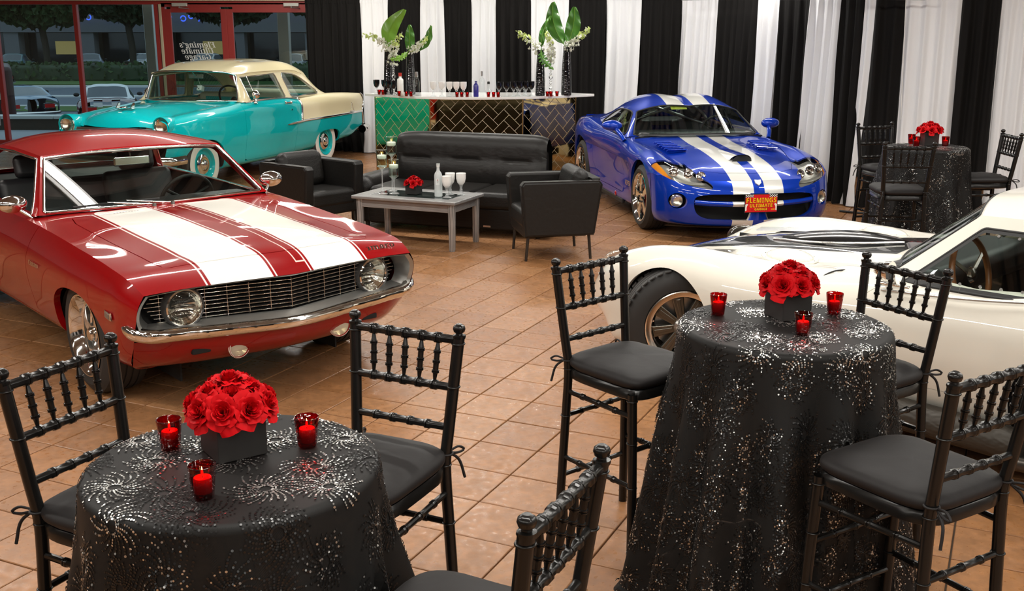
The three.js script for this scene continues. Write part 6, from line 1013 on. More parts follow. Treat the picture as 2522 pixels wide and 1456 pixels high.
// ---------- mirrored bar and what stands on it ----------
{
  const t = thing('bar_counter', 'curved bar clad in gold mirror herringbone tiles under a white top', 'bar', [0, 0, 0]);
  const gold = [[0.80, 0.60, 0.27], [0.76, 0.56, 0.25], [0.83, 0.63, 0.3]].map((c) => std(rgb(...c), 0.045, 1)), back = std(rgb(0.62, 0.55, 0.42), 0.5), goldTrim = std(rgb(0.6, 0.38, 0.14), 0.25, 1);
  const P = [[-1.83, -14.52], [-1.06, -13.99], [0.14, -13.99], [0.85, -14.47]];
  // white top: curved front edge
  const front = spline1([[-1.98, -14.66, 0], [-1.55, -14.27, 0], [-1.06, -13.93, 0], [-0.44, -13.83, 0], [0.14, -13.93, 0], [0.6, -14.14, 0], [1.10, -14.56, 0]], new Set()), pts = [];
  for (let i = 0; i <= 40; i++) { const q = front(i / 40 * 6); pts.push([q[0], -q[1]]); } pts.push([0.75, 14.86], [-1.62, 14.93]);
  mesh('counter_top', extrude(pts, 0.024, 0.004).rotateX(-Math.PI / 2).translate(0, 1.056, 0), phys(rgb(0.84, 0.83, 0.8), 0.12), t);
  const clipTo = (poly0, W, H) => { let q = poly0; const edge = (inside, cut) => { const o = []; q.forEach((a, i) => { const b = q[(i + 1) % q.length]; if (inside(a)) { o.push(a); if (!inside(b)) o.push(cut(a, b)); } else if (inside(b)) o.push(cut(a, b)); }); q = o; }; const atX = (x) => (a, b) => { const k = (x - a[0]) / (b[0] - a[0]); return [x, a[1] + (b[1] - a[1]) * k]; }, atY = (y) => (a, b) => { const k = (y - a[1]) / (b[1] - a[1]); return [a[0] + (b[0] - a[0]) * k, y]; }; edge((a) => a[0] >= 0, atX(0)); if (q.length) edge((a) => a[0] <= W, atX(W)); if (q.length) edge((a) => a[1] >= 0, atY(0)); if (q.length) edge((a) => a[1] <= H, atY(H)); return q; };
  const area = (q) => { let s = 0; q.forEach((a, i) => { const b = q[(i + 1) % q.length]; s += a[0] * b[1] - b[0] * a[1]; }); return s / 2; };
  seed = 21;
  for (let f = 0; f < 3; f++) {
    const [a, b] = [P[f], P[f + 1]], dx = b[0] - a[0], dz = b[1] - a[1], W = Math.hypot(dx, dz), H = 1.03, g = new THREE.Group(); g.name = 'bar_panel'; t.add(g); g.position.set(a[0], 0.02, a[1]); g.rotation.y = -Math.atan2(dz, dx);
    mesh('panel_back', box(W, H, 0.02, W / 2, H / 2, -0.012), back, g);
    for (const x of [0.004, W - 0.004]) mesh('edge_trim', box(0.012, H, 0.014, x, H / 2, 0), goldTrim, g);
    const w = 0.098, gap = 0.0032, c = Math.SQRT1_2, R = (u, v) => [(u - v) * c + W * 0.5, (u + v) * c];
    for (let i = -14; i < 26; i++) for (let j = -8; j < 9; j++) for (const k of [0, 1]) {
      const ox = i * w + j * 4 * w, oy = i * w, [x0, y0, x1, y1] = k ? [2 * w, -w, 3 * w, w] : [0, 0, 2 * w, w];
      const q = clipTo([[x0 + gap, y0 + gap], [x1 - gap, y0 + gap], [x1 - gap, y1 - gap], [x0 + gap, y1 - gap]].map(([u, v]) => R(u + ox, v + oy)).map((p) => p), W - 0.016, H).map(([u, v]) => [u + 0.008, v]);
      if (q.length < 3 || Math.abs(area(q)) < 0.0004) continue;
      const m = mesh('tile', extrude(q, 0.004, 0), gold[(rnd() * 3) | 0], g); const cx = q.reduce((s, p) => s + p[0], 0) / q.length, cy = q.reduce((s, p) => s + p[1], 0) / q.length; m.geometry.translate(-cx, -cy, 0); m.position.set(cx, cy, 0); m.rotation.set(rr(-0.005, 0.005), rr(-0.006, 0.006), 0);
    }
  }
  mesh('carcass', extrude([[-1.78, 14.56], [-1.04, 14.05], [0.13, 14.05], [0.80, 14.5], [0.68, 14.8], [-1.55, 14.88]], 1.04, 0).rotateX(-Math.PI / 2).translate(0, 0.01, 0), M.black, t);
}
const BT = 1.085;
// tall vases
const vaseMat = phys(rgb(0.008, 0.008, 0.009), 0.08);
let vase0 = null;
function tallVase(x, z, label, k = 1) {
  let v;
  if (!vase0) { v = vase0 = thing('tall_vase', label, 'vase', [x, BT, z], 0, 'tall black ribbed vases'); const p = [[0.0005, 0], [0.058, 0], [0.063, 0.008]]; for (let i = 0; i < 44; i++) { const y = 0.012 + i * 0.0125, b = 0.064 - 0.0005 * i + 0.004 * Math.sin(i / 44 * Math.PI); p.push([b, y], [b - 0.0022, y + 0.004], [b, y + 0.008]); } p.push([0.042, 0.575], [0.038, 0.575], [0.05, 0.3], [0.05, 0.02], [0.0005, 0.02]); mesh('body', latheS(p, 32, 30), vaseMat, v); mesh('rim', new THREE.TorusGeometry(0.041, 0.002, 6, 32).rotateX(Math.PI / 2).translate(0, 0.576, 0), M.blackGloss, v); }
  else v = dup(vase0, [x, BT, z], 0, label);
  v.scale.setScalar(k); return v;
}
tallVase(-1.63, -14.42, 'tall black ribbed vase behind the black goblets at the left end of the bar'); tallVase(-1.34, -14.42, 'tall black ribbed vase left of centre, behind the clear bottle'); tallVase(0.365, -14.12, 'tall black ribbed vase beside the goblets on the right of the bar'); tallVase(0.71, -14.25, 'tall black ribbed vase nearest the right end of the bar', 1.08);
let cry = null;
for (const [x, z, l] of [[-1.55, -14.33, 'clear beaded crystal stem vase at the left of the bar'], [0.50, -14.1, 'clear beaded crystal stem vase between the two right-hand black vases']]) {
  if (cry) { dup(cry, [x, BT, z], 0, l); continue; }
  cry = thing('crystal_vase', l, 'vase', [x, BT, z], 0, 'beaded crystal stem vases');
  const p = [[0.0005, 0], [0.04, 0.001], [0.036, 0.008], [0.01, 0.02]]; let y = 0.024; for (const r of [0.014, 0.013, 0.022, 0.013, 0.017, 0.017, 0.028, 0.017, 0.013, 0.016, 0.022, 0.013]) { for (let k = 1; k < 6; k++) { const a = k / 6 * Math.PI; p.push([Math.max(0.006, r * Math.sin(a)), y + r * (1 - Math.cos(a))]); } y += 2 * r * 0.96; } p.push([0.01, y], [0.022, y + 0.05], [0.02, y + 0.05], [0.006, y + 0.004]);
  mesh('stem', latheS(p, 20, 60), phys(rgb(0.97, 0.98, 0.98), 0, 0, { transmission: 1, thickness: 0.03, ior: 1.5 }), cry);
}
// big leaves
const bananaMat = phys(rgb(0.055, 0.19, 0.018), 0.32, 0, { clearcoat: 0.3 }), limeMat = phys(rgb(0.16, 0.34, 0.03), 0.36, 0, { clearcoat: 0.3 });
function bigLeaf(label, base, tip, bow, w, mat, face, wav = 0.012, notch = 0) {
  const A = V3(...base), B = V3(...tip), side = V3().crossVectors(B.clone().sub(A), V3(...face)).normalize(), nrm = V3().crossVectors(side, B.clone().sub(A)).normalize(), t = thing('tropical_leaf', label, 'leaf', base, 0, 'tropical leaves over the bar');
  const mid = (u) => A.clone().lerp(B, u).addScaledVector(V3(...bow), Math.sin(u * Math.PI)).sub(A);
  const wd = (u) => u < 0.1 ? 0.004 : w * Math.pow(Math.sin(Math.PI * Math.pow((u - 0.1) / 0.9, 0.8) * 0.97 + 0.03), 0.62);
  mesh('blade', grid(40, 14, (a, b) => { const s = b * 2 - 1, m = mid(a), k = wd(a) * (1 - notch * Math.max(0, Math.sin(a * 46 + (s > 0 ? 1 : 0))) * Math.abs(s)); return m.addScaledVector(side, s * k).addScaledVector(nrm, -Math.abs(s) * k * 0.35 + wav * Math.sin(a * 21 + s * 2) * Math.abs(s)).toArray(); }), mat, t);
  mesh('midrib', tube(Array.from({ length: 14 }, (_, k) => mid(k / 13).addScaledVector(nrm, 0.002)), 0.0035, 26, 6), limeMat, t);
}
bigLeaf('broad bright green leaf, tallest of those at the left of the bar', [-1.60, 1.62, -14.40], [-1.385, 2.17, -14.34], [-0.10, 0.02, 0], 0.105, limeMat, [0.1, 0.1, 1]);
bigLeaf('short upright green leaf from the second black vase', [-1.345, 1.60, -14.42], [-1.33, 1.98, -14.38], [0.0, 0, 0], 0.065, bananaMat, [0, 0, 1]);
bigLeaf('green leaf leaning right out of the second black vase', [-1.33, 1.62, -14.4], [-1.05, 1.97, -14.34], [0.06, -0.03, 0], 0.06, bananaMat, [-0.2, 0.2, 1]);
bigLeaf('drooping green leaf between the two left vases', [-1.34, 1.66, -14.36], [-1.58, 1.545, -14.2], [0.02, -0.03, 0.03], 0.045, limeMat, [0, 0.4, 1], 0.012, 0.5);
bigLeaf('tallest dark green leaf above the right end of the bar', [0.70, 1.69, -14.24], [0.525, 2.26, -14.18], [-0.07, 0.0, 0], 0.10, bananaMat, [0, 0.05, 1]);
bigLeaf('broad green leaf just right of the tallest leaf', [0.71, 1.69, -14.24], [0.80, 2.2, -14.18], [0.03, 0.0, 0], 0.095, bananaMat, [0, 0.05, 1]);
bigLeaf('narrow wavy green leaf left of the tallest leaf', [0.38, 1.66, -14.12], [0.50, 2.09, -14.14], [-0.045, 0, 0], 0.045, bananaMat, [0, 0, 1], 0.03);
bigLeaf('toothed green fern leaf hanging by the crystal vase', [0.37, 1.68, -14.08], [0.53, 1.42, -13.98], [-0.05, 0, 0.03], 0.06, bananaMat, [0.2, 0.2, 1], 0.01, 0.85);
// orchid sprays
const orchid = phys(rgb(0.85, 0.86, 0.74), 0.5, 0, { transmission: 0.3, thickness: 0 }), bud = phys(rgb(0.55, 0.66, 0.2), 0.5);
const petalO = new THREE.SphereGeometry(0.012, 7, 5).scale(1, 0.22, 0.62).translate(0.011, 0, 0), blossom = merge([0, 1, 2, 3, 4].map((k) => petalO.clone().rotateZ(0.25).rotateY(k * 1.2566)).concat([new THREE.SphereGeometry(0.005, 6, 5)]));
function spray(label, pts, n, wid, s0) {
  seed = s0; const t = thing('orchid_spray', label, 'flowers', pts[0], 0, 'white orchid sprays on the bar'), cv = new THREE.CatmullRomCurve3(pts.map((p) => V3(...p).sub(V3(...pts[0]))));
  mesh('stem', new THREE.TubeGeometry(cv, 16, 0.004, 6), bud, t);
  const A = [], B = []; for (let k = 0; k < n; k++) { const u = Math.pow(rnd(), 0.85), p = cv.getPoint(u), w = wid * (1 - 0.55 * u); const g = blossom.clone().scale(rr(0.8, 1.3) * (u > 0.7 ? 0.6 : 1), 1, rr(0.8, 1.2)).rotateX(rr(0, 2)).rotateZ(rr(-1, 1)).rotateY(rr(0, 6)); (u > 0.62 && rnd() < 0.75 ? B : A).push(g.translate(p.x + rr(-w, w), p.y + rr(-w, w), p.z + rr(-w, w))); }
  const a = mesh('blossoms', A, orchid, t); a.userData.kind = 'stuff'; if (B.length) { const b = mesh('buds', B, bud, t); b.userData.kind = 'stuff'; }
}
spray('white orchid spray reaching far left over the bar end', [[-1.62, 1.65, -14.38], [-1.72, 1.78, -14.34], [-1.92, 1.86, -14.3]], 90, 0.06, 31);
spray('white orchid cluster above the left crystal vase', [[-1.55, 1.50, -14.33], [-1.54, 1.68, -14.30], [-1.44, 1.86, -14.28]], 120, 0.07, 32);
spray('white orchid spray leaning right from the second black vase', [[-1.33, 1.63, -14.38], [-1.22, 1.70, -14.34], [-1.10, 1.81, -14.32]], 90, 0.055, 33);
spray('white orchid spray leaning left from the third black vase', [[0.37, 1.64, -14.1], [0.24, 1.76, -14.06], [0.08, 1.87, -14.04]], 100, 0.07, 34);
spray('white orchid cluster above the right crystal vase', [[0.50, 1.52, -14.1], [0.50, 1.70, -14.06], [0.44, 1.88, -14.06]], 110, 0.06, 35);
spray('white orchid spray leaning right at the bar end', [[0.72, 1.70, -14.22], [0.84, 1.79, -14.16], [0.98, 1.92, -14.14]], 110, 0.06, 36);
// bottles, goblets, votives
const clearP = phys(rgb(0.96, 0.98, 0.98), 0.0, 0, { transmission: 1, thickness: 0 });
bottle('square_bottle', 'white ceramic bottle with a red cap on the bar', -1.45, BT, -14.17, [[0.0005, 0], [0.04, 0], [0.042, 0.004], [0.041, 0.2], [0.036, 0.212], [0.022, 0.22], [0.018, 0.23], [0.018, 0.25], [0.0005, 0.25]], phys(rgb(0.84, 0.86, 0.82), 0.25), [[[0.0005, 0.29], [0.024, 0.288], [0.02, 0.275], [0.021, 0.245], [0.019, 0.244]], phys(rgb(0.5, 0.03, 0.02), 0.35)]);
bottle('clear_bottle', 'clear glass bottle with a silver stopper on the bar, right of the second vase', -1.235, BT, -14.13, bottleP(0.041, 0.17, 0.02, 0.25), clearP, [[[0.0005, 0.305], [0.021, 0.304], [0.023, 0.25], [0.019, 0.236]], M.steel]);
bottle('blue_bottle', 'small cobalt blue bottle in the middle of the bar', -0.46, BT, -13.92, bottleP(0.033, 0.13, 0.013, 0.195), phys(rgb(0.035, 0.03, 0.22), 0.1), [[[0.0005, 0.2], [0.015, 0.199], [0.015, 0.175], [0.0135, 0.174]], M.steel]);
bottle('clear_bottle', 'tall slim clear bottle just right of the blue one', -0.385, BT, -13.98, bottleP(0.033, 0.2, 0.012, 0.305), clearP, [[[0.0005, 0.318], [0.014, 0.317], [0.014, 0.26], [0.0125, 0.259]], M.steel]);
bottle('round_bottle', 'squat round clear bottle in the middle of the bar', -0.30, BT, -13.97, [[0.0005, 0], [0.028, 0], [0.045, 0.03], [0.04, 0.075], [0.015, 0.1], [0.014, 0.15], [0.018, 0.152], [0.018, 0.168], [0.0005, 0.168]], clearP, [[[0.0005, 0.19], [0.016, 0.188], [0.017, 0.158], [0.015, 0.157]], M.black]);
[[-1.01, -13.99], [-0.90, -13.98], [-0.80, -13.95], [-0.71, -13.93], [-0.62, -13.93]].forEach(([x, z], i) => goblet('white', x, BT, z, 'white goblet on the bar, ' + ['first', 'second', 'third', 'fourth', 'fifth'][i] + ' from the left in their row', 'white goblets on the bar'));
[[-1.80, -14.5], [-1.69, -14.47], [-1.62, -14.32], [-1.54, -14.24], [-1.48, -14.3]].forEach(([x, z], i) => goblet('black', x, BT, z, 'black-bowled goblet at the left end of the bar, ' + ['first', 'second', 'third', 'fourth', 'fifth'][i] + ' from the left', 'black goblets at the left of the bar'));
[[-0.165, -13.93], [-0.07, -13.95], [0.02, -13.96], [0.10, -14.0], [0.18, -14.03], [0.25, -14.07], [0.07, -14.12], [0.16, -14.15]].forEach(([x, z], i) => goblet('black', x, BT, z, 'black-bowled goblet right of the squat bottle on the bar, ' + ['first', 'second', 'third', 'fourth', 'fifth', 'sixth', 'back left', 'back right'][i] + ' of its set', 'black goblets at the right of the bar'));
[[-1.755, -14.40], [-1.70, -14.35], [-1.46, -14.09], [-1.36, -14.03], [-1.30, -14.02], [-0.70, -13.86], [-0.64, -13.87], [-0.57, -13.86], [-0.30, -13.87], [-0.235, -13.86], [-0.175, -13.86], [0.455, -13.99], [0.50, -14.0], [0.58, -14.04]].forEach(([x, z], i) => votive(x, BT, z, 'the bar, ' + 'first second third fourth fifth sixth seventh eighth ninth tenth eleventh twelfth thirteenth fourteenth'.split(' ')[i] + ' from its left end', 0.85, false));
// ---------- black and white drapes ----------
{
  const path = [[-3.35, -17.65], [2.45, -14.95], [3.75, -11.8], [6.6, -10.2], [7.9, -6.5], [8.2, 0], [7.4, 6.2], [2, 7.6], [-4, 7.8]];
  const cum = [0]; for (let i = 1; i < path.length; i++) cum.push(cum[i - 1] + Math.hypot(path[i][0] - path[i - 1][0], path[i][1] - path[i - 1][1]));
  const at = (s) => { const i = clamp(cum.findIndex((c) => c > s) - 1, 0, path.length - 2), k = (s - cum[i]) / (cum[i + 1] - cum[i]), a = path[i], b = path[i + 1], L = cum[i + 1] - cum[i]; return [a[0] + (b[0] - a[0]) * k, a[1] + (b[1] - a[1]) * k, (b[1] - a[1]) / L, -(b[0] - a[0]) / L]; };
  const sm = (s) => { let o = [0, 0, 0, 0]; for (const d of [-0.3, -0.15, 0, 0.15, 0.3]) { const q = at(clamp(s + d, 0, cum[cum.length - 1] - 0.01)); o = o.map((x, i) => x + q[i] / 5); } const L = Math.hypot(o[2], o[3]); return [o[0], o[1], o[2] / L, o[3] / L]; };
  const weave = noiseTex(64, (x, y) => { const v = 128 + ((x & 1) ^ (y & 1) ? 40 : -40) + (hash(x, y) - 0.5) * 60; return [v, v, v]; });
  const wh = phys(rgb(0.86, 0.865, 0.885), 0.8, 0, { transmission: 0.12, thickness: 0, bumpMap: weave, bumpScale: 0.0006 }), bl = phys(rgb(0.006, 0.0052, 0.0048), 0.85, 0, { specularIntensity: 0.4, bumpMap: weave, bumpScale: 0.0006 });
  const H = 2.42;
  const edges = [-0.05, 1.10, 1.61, 2.18, 2.58, 3.04, 3.44, 4.0, 4.59, 5.15, 5.67, 6.25, 7.02, 7.88, 8.33, 8.90, 9.43, 9.77, 9.91, 10.22, 10.77, 11.14]; let e = 11.14; for (let k = 0; e < cum[cum.length - 1] - 1; k++) { e += k % 2 ? 1.05 : 0.75; edges.push(e); }
  const words = ['behind the vintage sedan tail', 'left of the bar', 'behind the left bar vases', 'behind the clear bottle', 'behind the white goblets', 'behind the tall slim bottle', 'behind the black goblets', 'behind the right crystal vase', 'right of the bar flowers', 'behind the blue car tail', 'behind the blue car roof', 'above the silver roof stripes', 'right of the blue car windshield', 'behind the blue car left mirror', 'right of that mirror', 'above the blue car left headlight', 'just left of the far chair', 'narrow, behind the far left chair', 'between the far chair and the roses', 'behind the distant roses', 'behind the distant table right half', 'behind the far right chair'];
  seed = 41; const ordw = 'first second third fourth fifth sixth seventh eighth ninth tenth eleventh twelfth thirteenth fourteenth fifteenth sixteenth seventeenth eighteenth'.split(' ');
  for (let i = 0; i < edges.length - 1; i++) {
    const white = i % 2 === 1, s0 = edges[i] + 0.002, s1 = edges[i + 1] - 0.002, far = i >= words.length, n = Math.ceil((s1 - s0) / (far ? 0.03 : 0.012)), ph = rr(0, 6), ph2 = rr(0, 6), wl = rr(0.13, 0.19), lean = rr(-0.02, 0.02), sweep = [9, 11, 13, 15, 17].includes(i) ? -0.10 : white ? rr(-0.03, 0.05) : 0;
    const t = thing('curtain', (white ? 'white' : 'black') + ' floor-length drape ' + (far ? 'beyond the right edge of the view, ' + ordw[(i - words.length) >> 1] + ' of its colour' : words[i]), 'curtain', [0, 0, 0], 0, 'black and white drapes');
    const hs = [0, 0.02, 0.05, 0.1, 0.2, 0.35, 0.5, 0.65, 0.8, 0.92, 0.965, 0.985, 1];
    const f = (a, hh) => {
      const s = s0 + (s1 - s0) * a, q = sm(s), k = sstep(1, 0.6, hh), pin = sstep(0.9, 0.99, hh), low = sstep(0.12, 0, hh);
      const w = 0.036 * (0.35 + 0.65 * k) * (Math.sin(s / wl * 6.283 + ph + 0.6 * Math.sin(s * 5 + ph2) + (1 - hh) * lean * 20) + 0.35 * Math.sin(s / wl * 6.283 * 1.9 + ph2)) * (1 - pin * 0.6) + 0.008 * pin * Math.sin(s * 120) + 0.01 * k * Math.sin(s * 37 + hh * 5) + (white ? 0.012 : 0) ;
      const sh = sweep * Math.pow(1 - hh, 2) + (low * (a - 0.5) * 0.08);
      return [q[0] - q[3] * 0 + q[2] * w * -1 + q[3] * -sh, Math.max(0.012, H * hh), q[1] + q[3] * w * -1 + q[2] * sh];
    };
    mesh('fabric', grid(n, hs.length - 1, (a, b) => f(a, hs[Math.round(b * (hs.length - 1))]), (a, b) => [(s0 + (s1 - s0) * a) * 40, hs[Math.round(b * (hs.length - 1))] * H * 40]), white ? wh : bl, t);
    mesh('top_hem', grid(n, 1, (a, b) => { const p = f(a, 0.955 + 0.012 * b), q = sm(s0 + (s1 - s0) * a); return [p[0] - q[2] * 0.004, p[1], p[2] - q[3] * 0.004]; }), white ? wh : bl, t);
  }
  const railPts = (a, b, d, y) => { const P = []; for (let s = a; s <= b; s += 0.25) { const q = sm(s); P.push([q[0] - q[2] * d, y, q[1] - q[3] * d]); } return P; };
  const r1 = mesh('drape_support_tubing', tube(railPts(0, cum[cum.length - 1] - 0.5, -0.09, 2.40), 0.022, 160, 10), M.steel); tag(r1, 'long metal pole that the drapes hang from', 'pole');
  const r2 = mesh('slim_crossbar', tube([[2.25, 2.302, -14.72], [2.63, 2.292, -14.0], [3.3, 2.25, -12.3], [3.72, 2.235, -11.55], [4.2, 2.22, -11.3]], 0.011, 40, 8), std(rgb(0.55, 0.62, 0.62), 0.35, 0.7)); tag(r2, 'thin pale metal crossbar in front of the drapes, along the top edge', 'pole');
  const cd = mesh('hanging_cord', tube([[4.02, 2.24, -11.35], [4.05, 1.7, -11.37], [4.10, 1.0, -11.42]], 0.004, 12, 6), M.white); tag(cd, 'thin white cord hanging against the black drape', 'cord');
  const cb = mesh('floor_cable', tube([[3.55, 0.012, -11.5], [3.8, 0.012, -11.35], [4.1, 0.012, -11.45], [4.6, 0.012, -11.0]], 0.012, 30, 8), M.black); tag(cb, 'black cable lying on the floor along the drape hem', 'cable');
}
// ---------- storefront and the street beyond it ----------
const redPaint = phys(rgb(0.36, 0.035, 0.03), 0.35, 0, { bumpMap: noiseTex(64, (x, y) => { const v = 128 + (fbm(x / 9, y / 9, 2) - 0.5) * 60; return [v, v, v]; }), bumpScale: 0.001 }), creamPaint = std(rgb(0.62, 0.55, 0.38), 0.6), pane = phys(rgb(0.80, 0.88, 0.86), 0, 0, { transmission: 1, thickness: 0, ior: 1.52 });
const SF = -18.3;
function sgroup(name) { const g = new THREE.Group(); g.name = name; g.userData.kind = 'structure'; scene.add(g); return g; }
{
  struct('wall_storefront', [box(12.1, CEIL - 2.372, 0.3, -9.05, (CEIL + 2.372) / 2, SF - 0.02), box(0.2, 2.37, 0.24, -15, 1.185, SF)], creamPaint);
  struct('trim_1', box(12.0, 0.06, 0.12, -9.1, 2.345, SF), redPaint); struct('trim_2', [box(0.05, 2.32, 0.1, -5.79, 1.16, SF + 0.02, 0.01), box(0.05, 2.37, 0.1, -3.075, 1.185, SF + 0.02, 0.01)], creamPaint); struct('trim_3', box(6.2, 0.1, 0.12, -8.95, 0.05, SF), redPaint);
  const xs = [-14.9, -11.9, -10.2, -8.54, -7.2, -5.86];
  for (let i = 0; i < xs.length - 1; i++) { const w = sgroup('window_' + (i + 1)); const x0 = xs[i], x1 = xs[i + 1]; mesh('frame', [box(0.07, 2.3, 0.1, x1, 1.17, SF, 0.008)], redPaint, w); mesh('glass_pane', box(x1 - x0 - 0.06, 2.22, 0.006, (x0 + x1) / 2, 1.21, SF - 0.02), pane, w); }
  const door = (n, x0, x1, dx) => {
    const d = sgroup('door_' + n), s = 0.10; mesh('stile', box(s, 2.24, 0.05, x0 + s / 2, 1.12, SF + 0.03, 0.006), redPaint, d); mesh('stile', box(s, 2.24, 0.05, x1 - s / 2, 1.12, SF + 0.03, 0.006), redPaint, d); mesh('rail', box(x1 - x0 - 2 * s, 0.1, 0.05, (x0 + x1) / 2, 2.235, SF + 0.03, 0.006), redPaint, d); mesh('rail', box(x1 - x0 - 2 * s, 0.22, 0.05, (x0 + x1) / 2, 0.12, SF + 0.03, 0.006), redPaint, d);
    mesh('glass_pane', box(x1 - x0 - 2 * s + 0.02, 1.98, 0.006, (x0 + x1) / 2, 1.2, SF + 0.03), pane, d);
    const c = mesh('door_closer', [box(0.25, 0.055, 0.06, dx, 2.31, SF + 0.09, 0.008)], std(rgb(0.6, 0.6, 0.55), 0.35, 0.3), d); mesh('closer_arm', [rod([dx, 2.28, SF + 0.1], [dx + 0.02, 2.26, SF + 0.2], 0.008), rod([dx + 0.02, 2.26, SF + 0.2], [dx + 0.14, 2.25, SF + 0.08], 0.007)], M.steel, c);
    mesh('push_bar', rod([x0 + 0.12, 1.0, SF + 0.12], [x1 - 0.12, 1.0, SF + 0.12], 0.02), M.steel, d);
    return d;
  };
  const dl = door(1, -5.72, -4.70, -5.45); door(2, -4.70, -3.24, -3.62);
  struct('trim_4', [box(0.06, 2.32, 0.1, -5.74, 1.16, SF + 0.01), box(0.12, 2.32, 0.1, -3.18, 1.16, SF + 0.01), box(2.6, 0.06, 0.1, -4.47, 2.305, SF + 0.01)], redPaint);
  const tl = (s, y, size) => { const g = text3(s, size, 0.002, fontS, 0.3); g.scale(-1, 1, 1); const p = g.attributes.position.array; for (let k = 0; k < p.length; k += 9) for (let c = 0; c < 3; c++) { const q = p[k + 3 + c]; p[k + 3 + c] = p[k + 6 + c]; p[k + 6 + c] = q; } g.computeVertexNormals(); return g.translate(-5.21, y, SF + 0.036); };
  mesh('window_lettering', [tl("Fleming's", 1.625, 0.088), tl('Ultimate', 1.525, 0.088), tl('Garage', 1.43, 0.088)], std(rgb(0.85, 0.85, 0.8), 0.5), dl);
  const hd = mesh('steel_handle', rod([-8.6, 0.35, SF + 0.14], [-8.6, 1.35, SF + 0.14], 0.022), M.steel); tag(hd, 'upright steel pull handle at the far left of the storefront', 'handle');
}
{
  const asphalt = std(rgb(0.10, 0.125, 0.16), 0.8), pave = std(rgb(0.33, 0.36, 0.4), 0.85), stone = std(rgb(0.07, 0.06, 0.05), 0.9), cap = std(rgb(0.6, 0.62, 0.62), 0.7), lawn = std(rgb(0.06, 0.13, 0.025), 0.95, 0, { bumpMap: noiseTex(128, (x, y) => { const v = 255 * hash(x, y); return [v, v, v]; }), bumpScale: 0.05 });
  const G = -1.14;
  struct('ground_pavement', box(40, 0.3, 3.0, -14, -0.16, -19.9), pave);
  struct('ground_lot', box(140, 0.2, 20, -25, G - 0.1, -31.5), asphalt); struct('ground_lawn', box(140, 0.24, 2.6, -25, G - 0.1, -42.6), lawn);
  struct('ground_road', [box(190, 0.2, 6.2, -25, G - 0.12, -47.2), box(190, 0.2, 8, -25, G - 0.12, -54.7)], asphalt);
  struct('ground_kerb', [box(190, 0.26, 0.5, -25, G - 0.08, -50.5), box(190, 0.3, 0.6, -25, G - 0.08, -59), box(190, 0.26, 0.3, -25, G - 0.08, -44.0)], cap);
  struct('ground_verge', box(190, 0.3, 36, -25, G - 0.05, -77.5), lawn);
  const lw = thing('low_wall', 'low dark stone wall with a pale coping outside the left windows', 'wall'); mesh('wall_body', box(16, 1.34, 0.3, -15, -0.46, -21.45), stone, lw); for (let k = 0; k < 8; k++) mesh('coping_stone', box(1.985, 0.06, 0.4, -22 + k * 2, 0.235, -21.45, 0.01), cap, lw);
  const post = mesh('steel_column', box(0.17, 3.2, 0.17, -6.35, 1.6, -19.4, 0.01), std(rgb(0.5, 0.5, 0.48), 0.35, 0.9)); tag(post, 'brushed steel column outside, seen left of the red door', 'column');
  const post2 = mesh('steel_column', box(0.2, 3.2, 0.2, -4.25, 1.6, -20.6, 0.01), std(rgb(0.33, 0.29, 0.24), 0.45, 0.6)); tag(post2, 'brown metal column outside, seen through the right door pane', 'column');
  // street cars
  const streetCar = (label, x, z, deg, body, topC, opt = {}) => {
    const t = thing('street_car', label, 'car', [x, G, z], facing(deg)), pb = phys(body, 0.3, 0, paintO), pt = topC ? std(topC, 0.6) : pb, k = (X, ...r) => r.map(([y, z1]) => [X, y, z1]);
    const st = [k(2.25, [0.3, 0.6], [0.45, 0.74], [0.62, 0.74], [0.68, 0.5], [0.69, 0]), k(1.6, [0.25, 0.7], [0.45, 0.86], [0.72, 0.84], [0.82, 0.55], [0.84, 0]), k(0.4, [0.22, 0.7], [0.45, 0.88], [0.80, 0.86], [0.9, 0.6], [0.92, 0]), k(-1.2, [0.22, 0.7], [0.48, 0.89], [0.84, 0.87], [0.93, 0.6], [0.94, 0]), k(-2.0, [0.28, 0.7], [0.5, 0.87], [0.84, 0.83], [0.92, 0.6], [0.94, 0]), k(-2.3, [0.36, 0.6], [0.5, 0.8], [0.72, 0.8], [0.85, 0.6], [0.87, 0])];
    let b = netSoup(st, { nu: 6, nv: 5 }); const ar = (p) => Math.abs(p.z) < 0.6 || p.y > 0.75 ? -1 : Math.max(0.36 - Math.hypot(p.x - 1.45, p.y - 0.3), 0.36 - Math.hypot(p.x + 1.4, p.y - 0.3)); b = carve(b, ar).out; mesh('body', soupGeo(b), pb, t);
    const h = opt.h ?? 1.32, gh = [k(0.55, [0.88, 0.80], [0.89, 0.70], [0.9, 0.4], [0.91, 0]), k(-0.15, [0.88, 0.82], [h - 0.06, 0.6], [h - 0.01, 0.4], [h, 0]), k(-0.95, [0.88, 0.82], [h - 0.07, 0.62], [h - 0.01, 0.4], [h, 0]), k(opt.back ?? -1.7, [0.88, 0.8], [0.93, 0.70], [0.94, 0.4], [0.945, 0])];
    let r = netSoup(gh, { cu: [1, 2], cv: [1], nu: 8, nv: 8 }); let c = carve(r, (p) => Math.min(p.u - 0.06, 0.93 - p.u, (p.v - 1.1) * 0.5)); r = c.out; const g1 = c.in; c = carve(r, (p) => Math.min(p.u - 2.1, 2.9 - p.u, (p.v - 1.3) * 0.5)); r = c.out; const g2 = c.in; c = carve(r, (p) => p.v > 0.9 ? -1 : Math.min(p.y - 0.92, h - 0.12 - p.y, p.x + 1.35 - (h - p.y) * 0.2, 0.42 - p.x - (p.y - 0.9) * 1.4)); r = c.out;
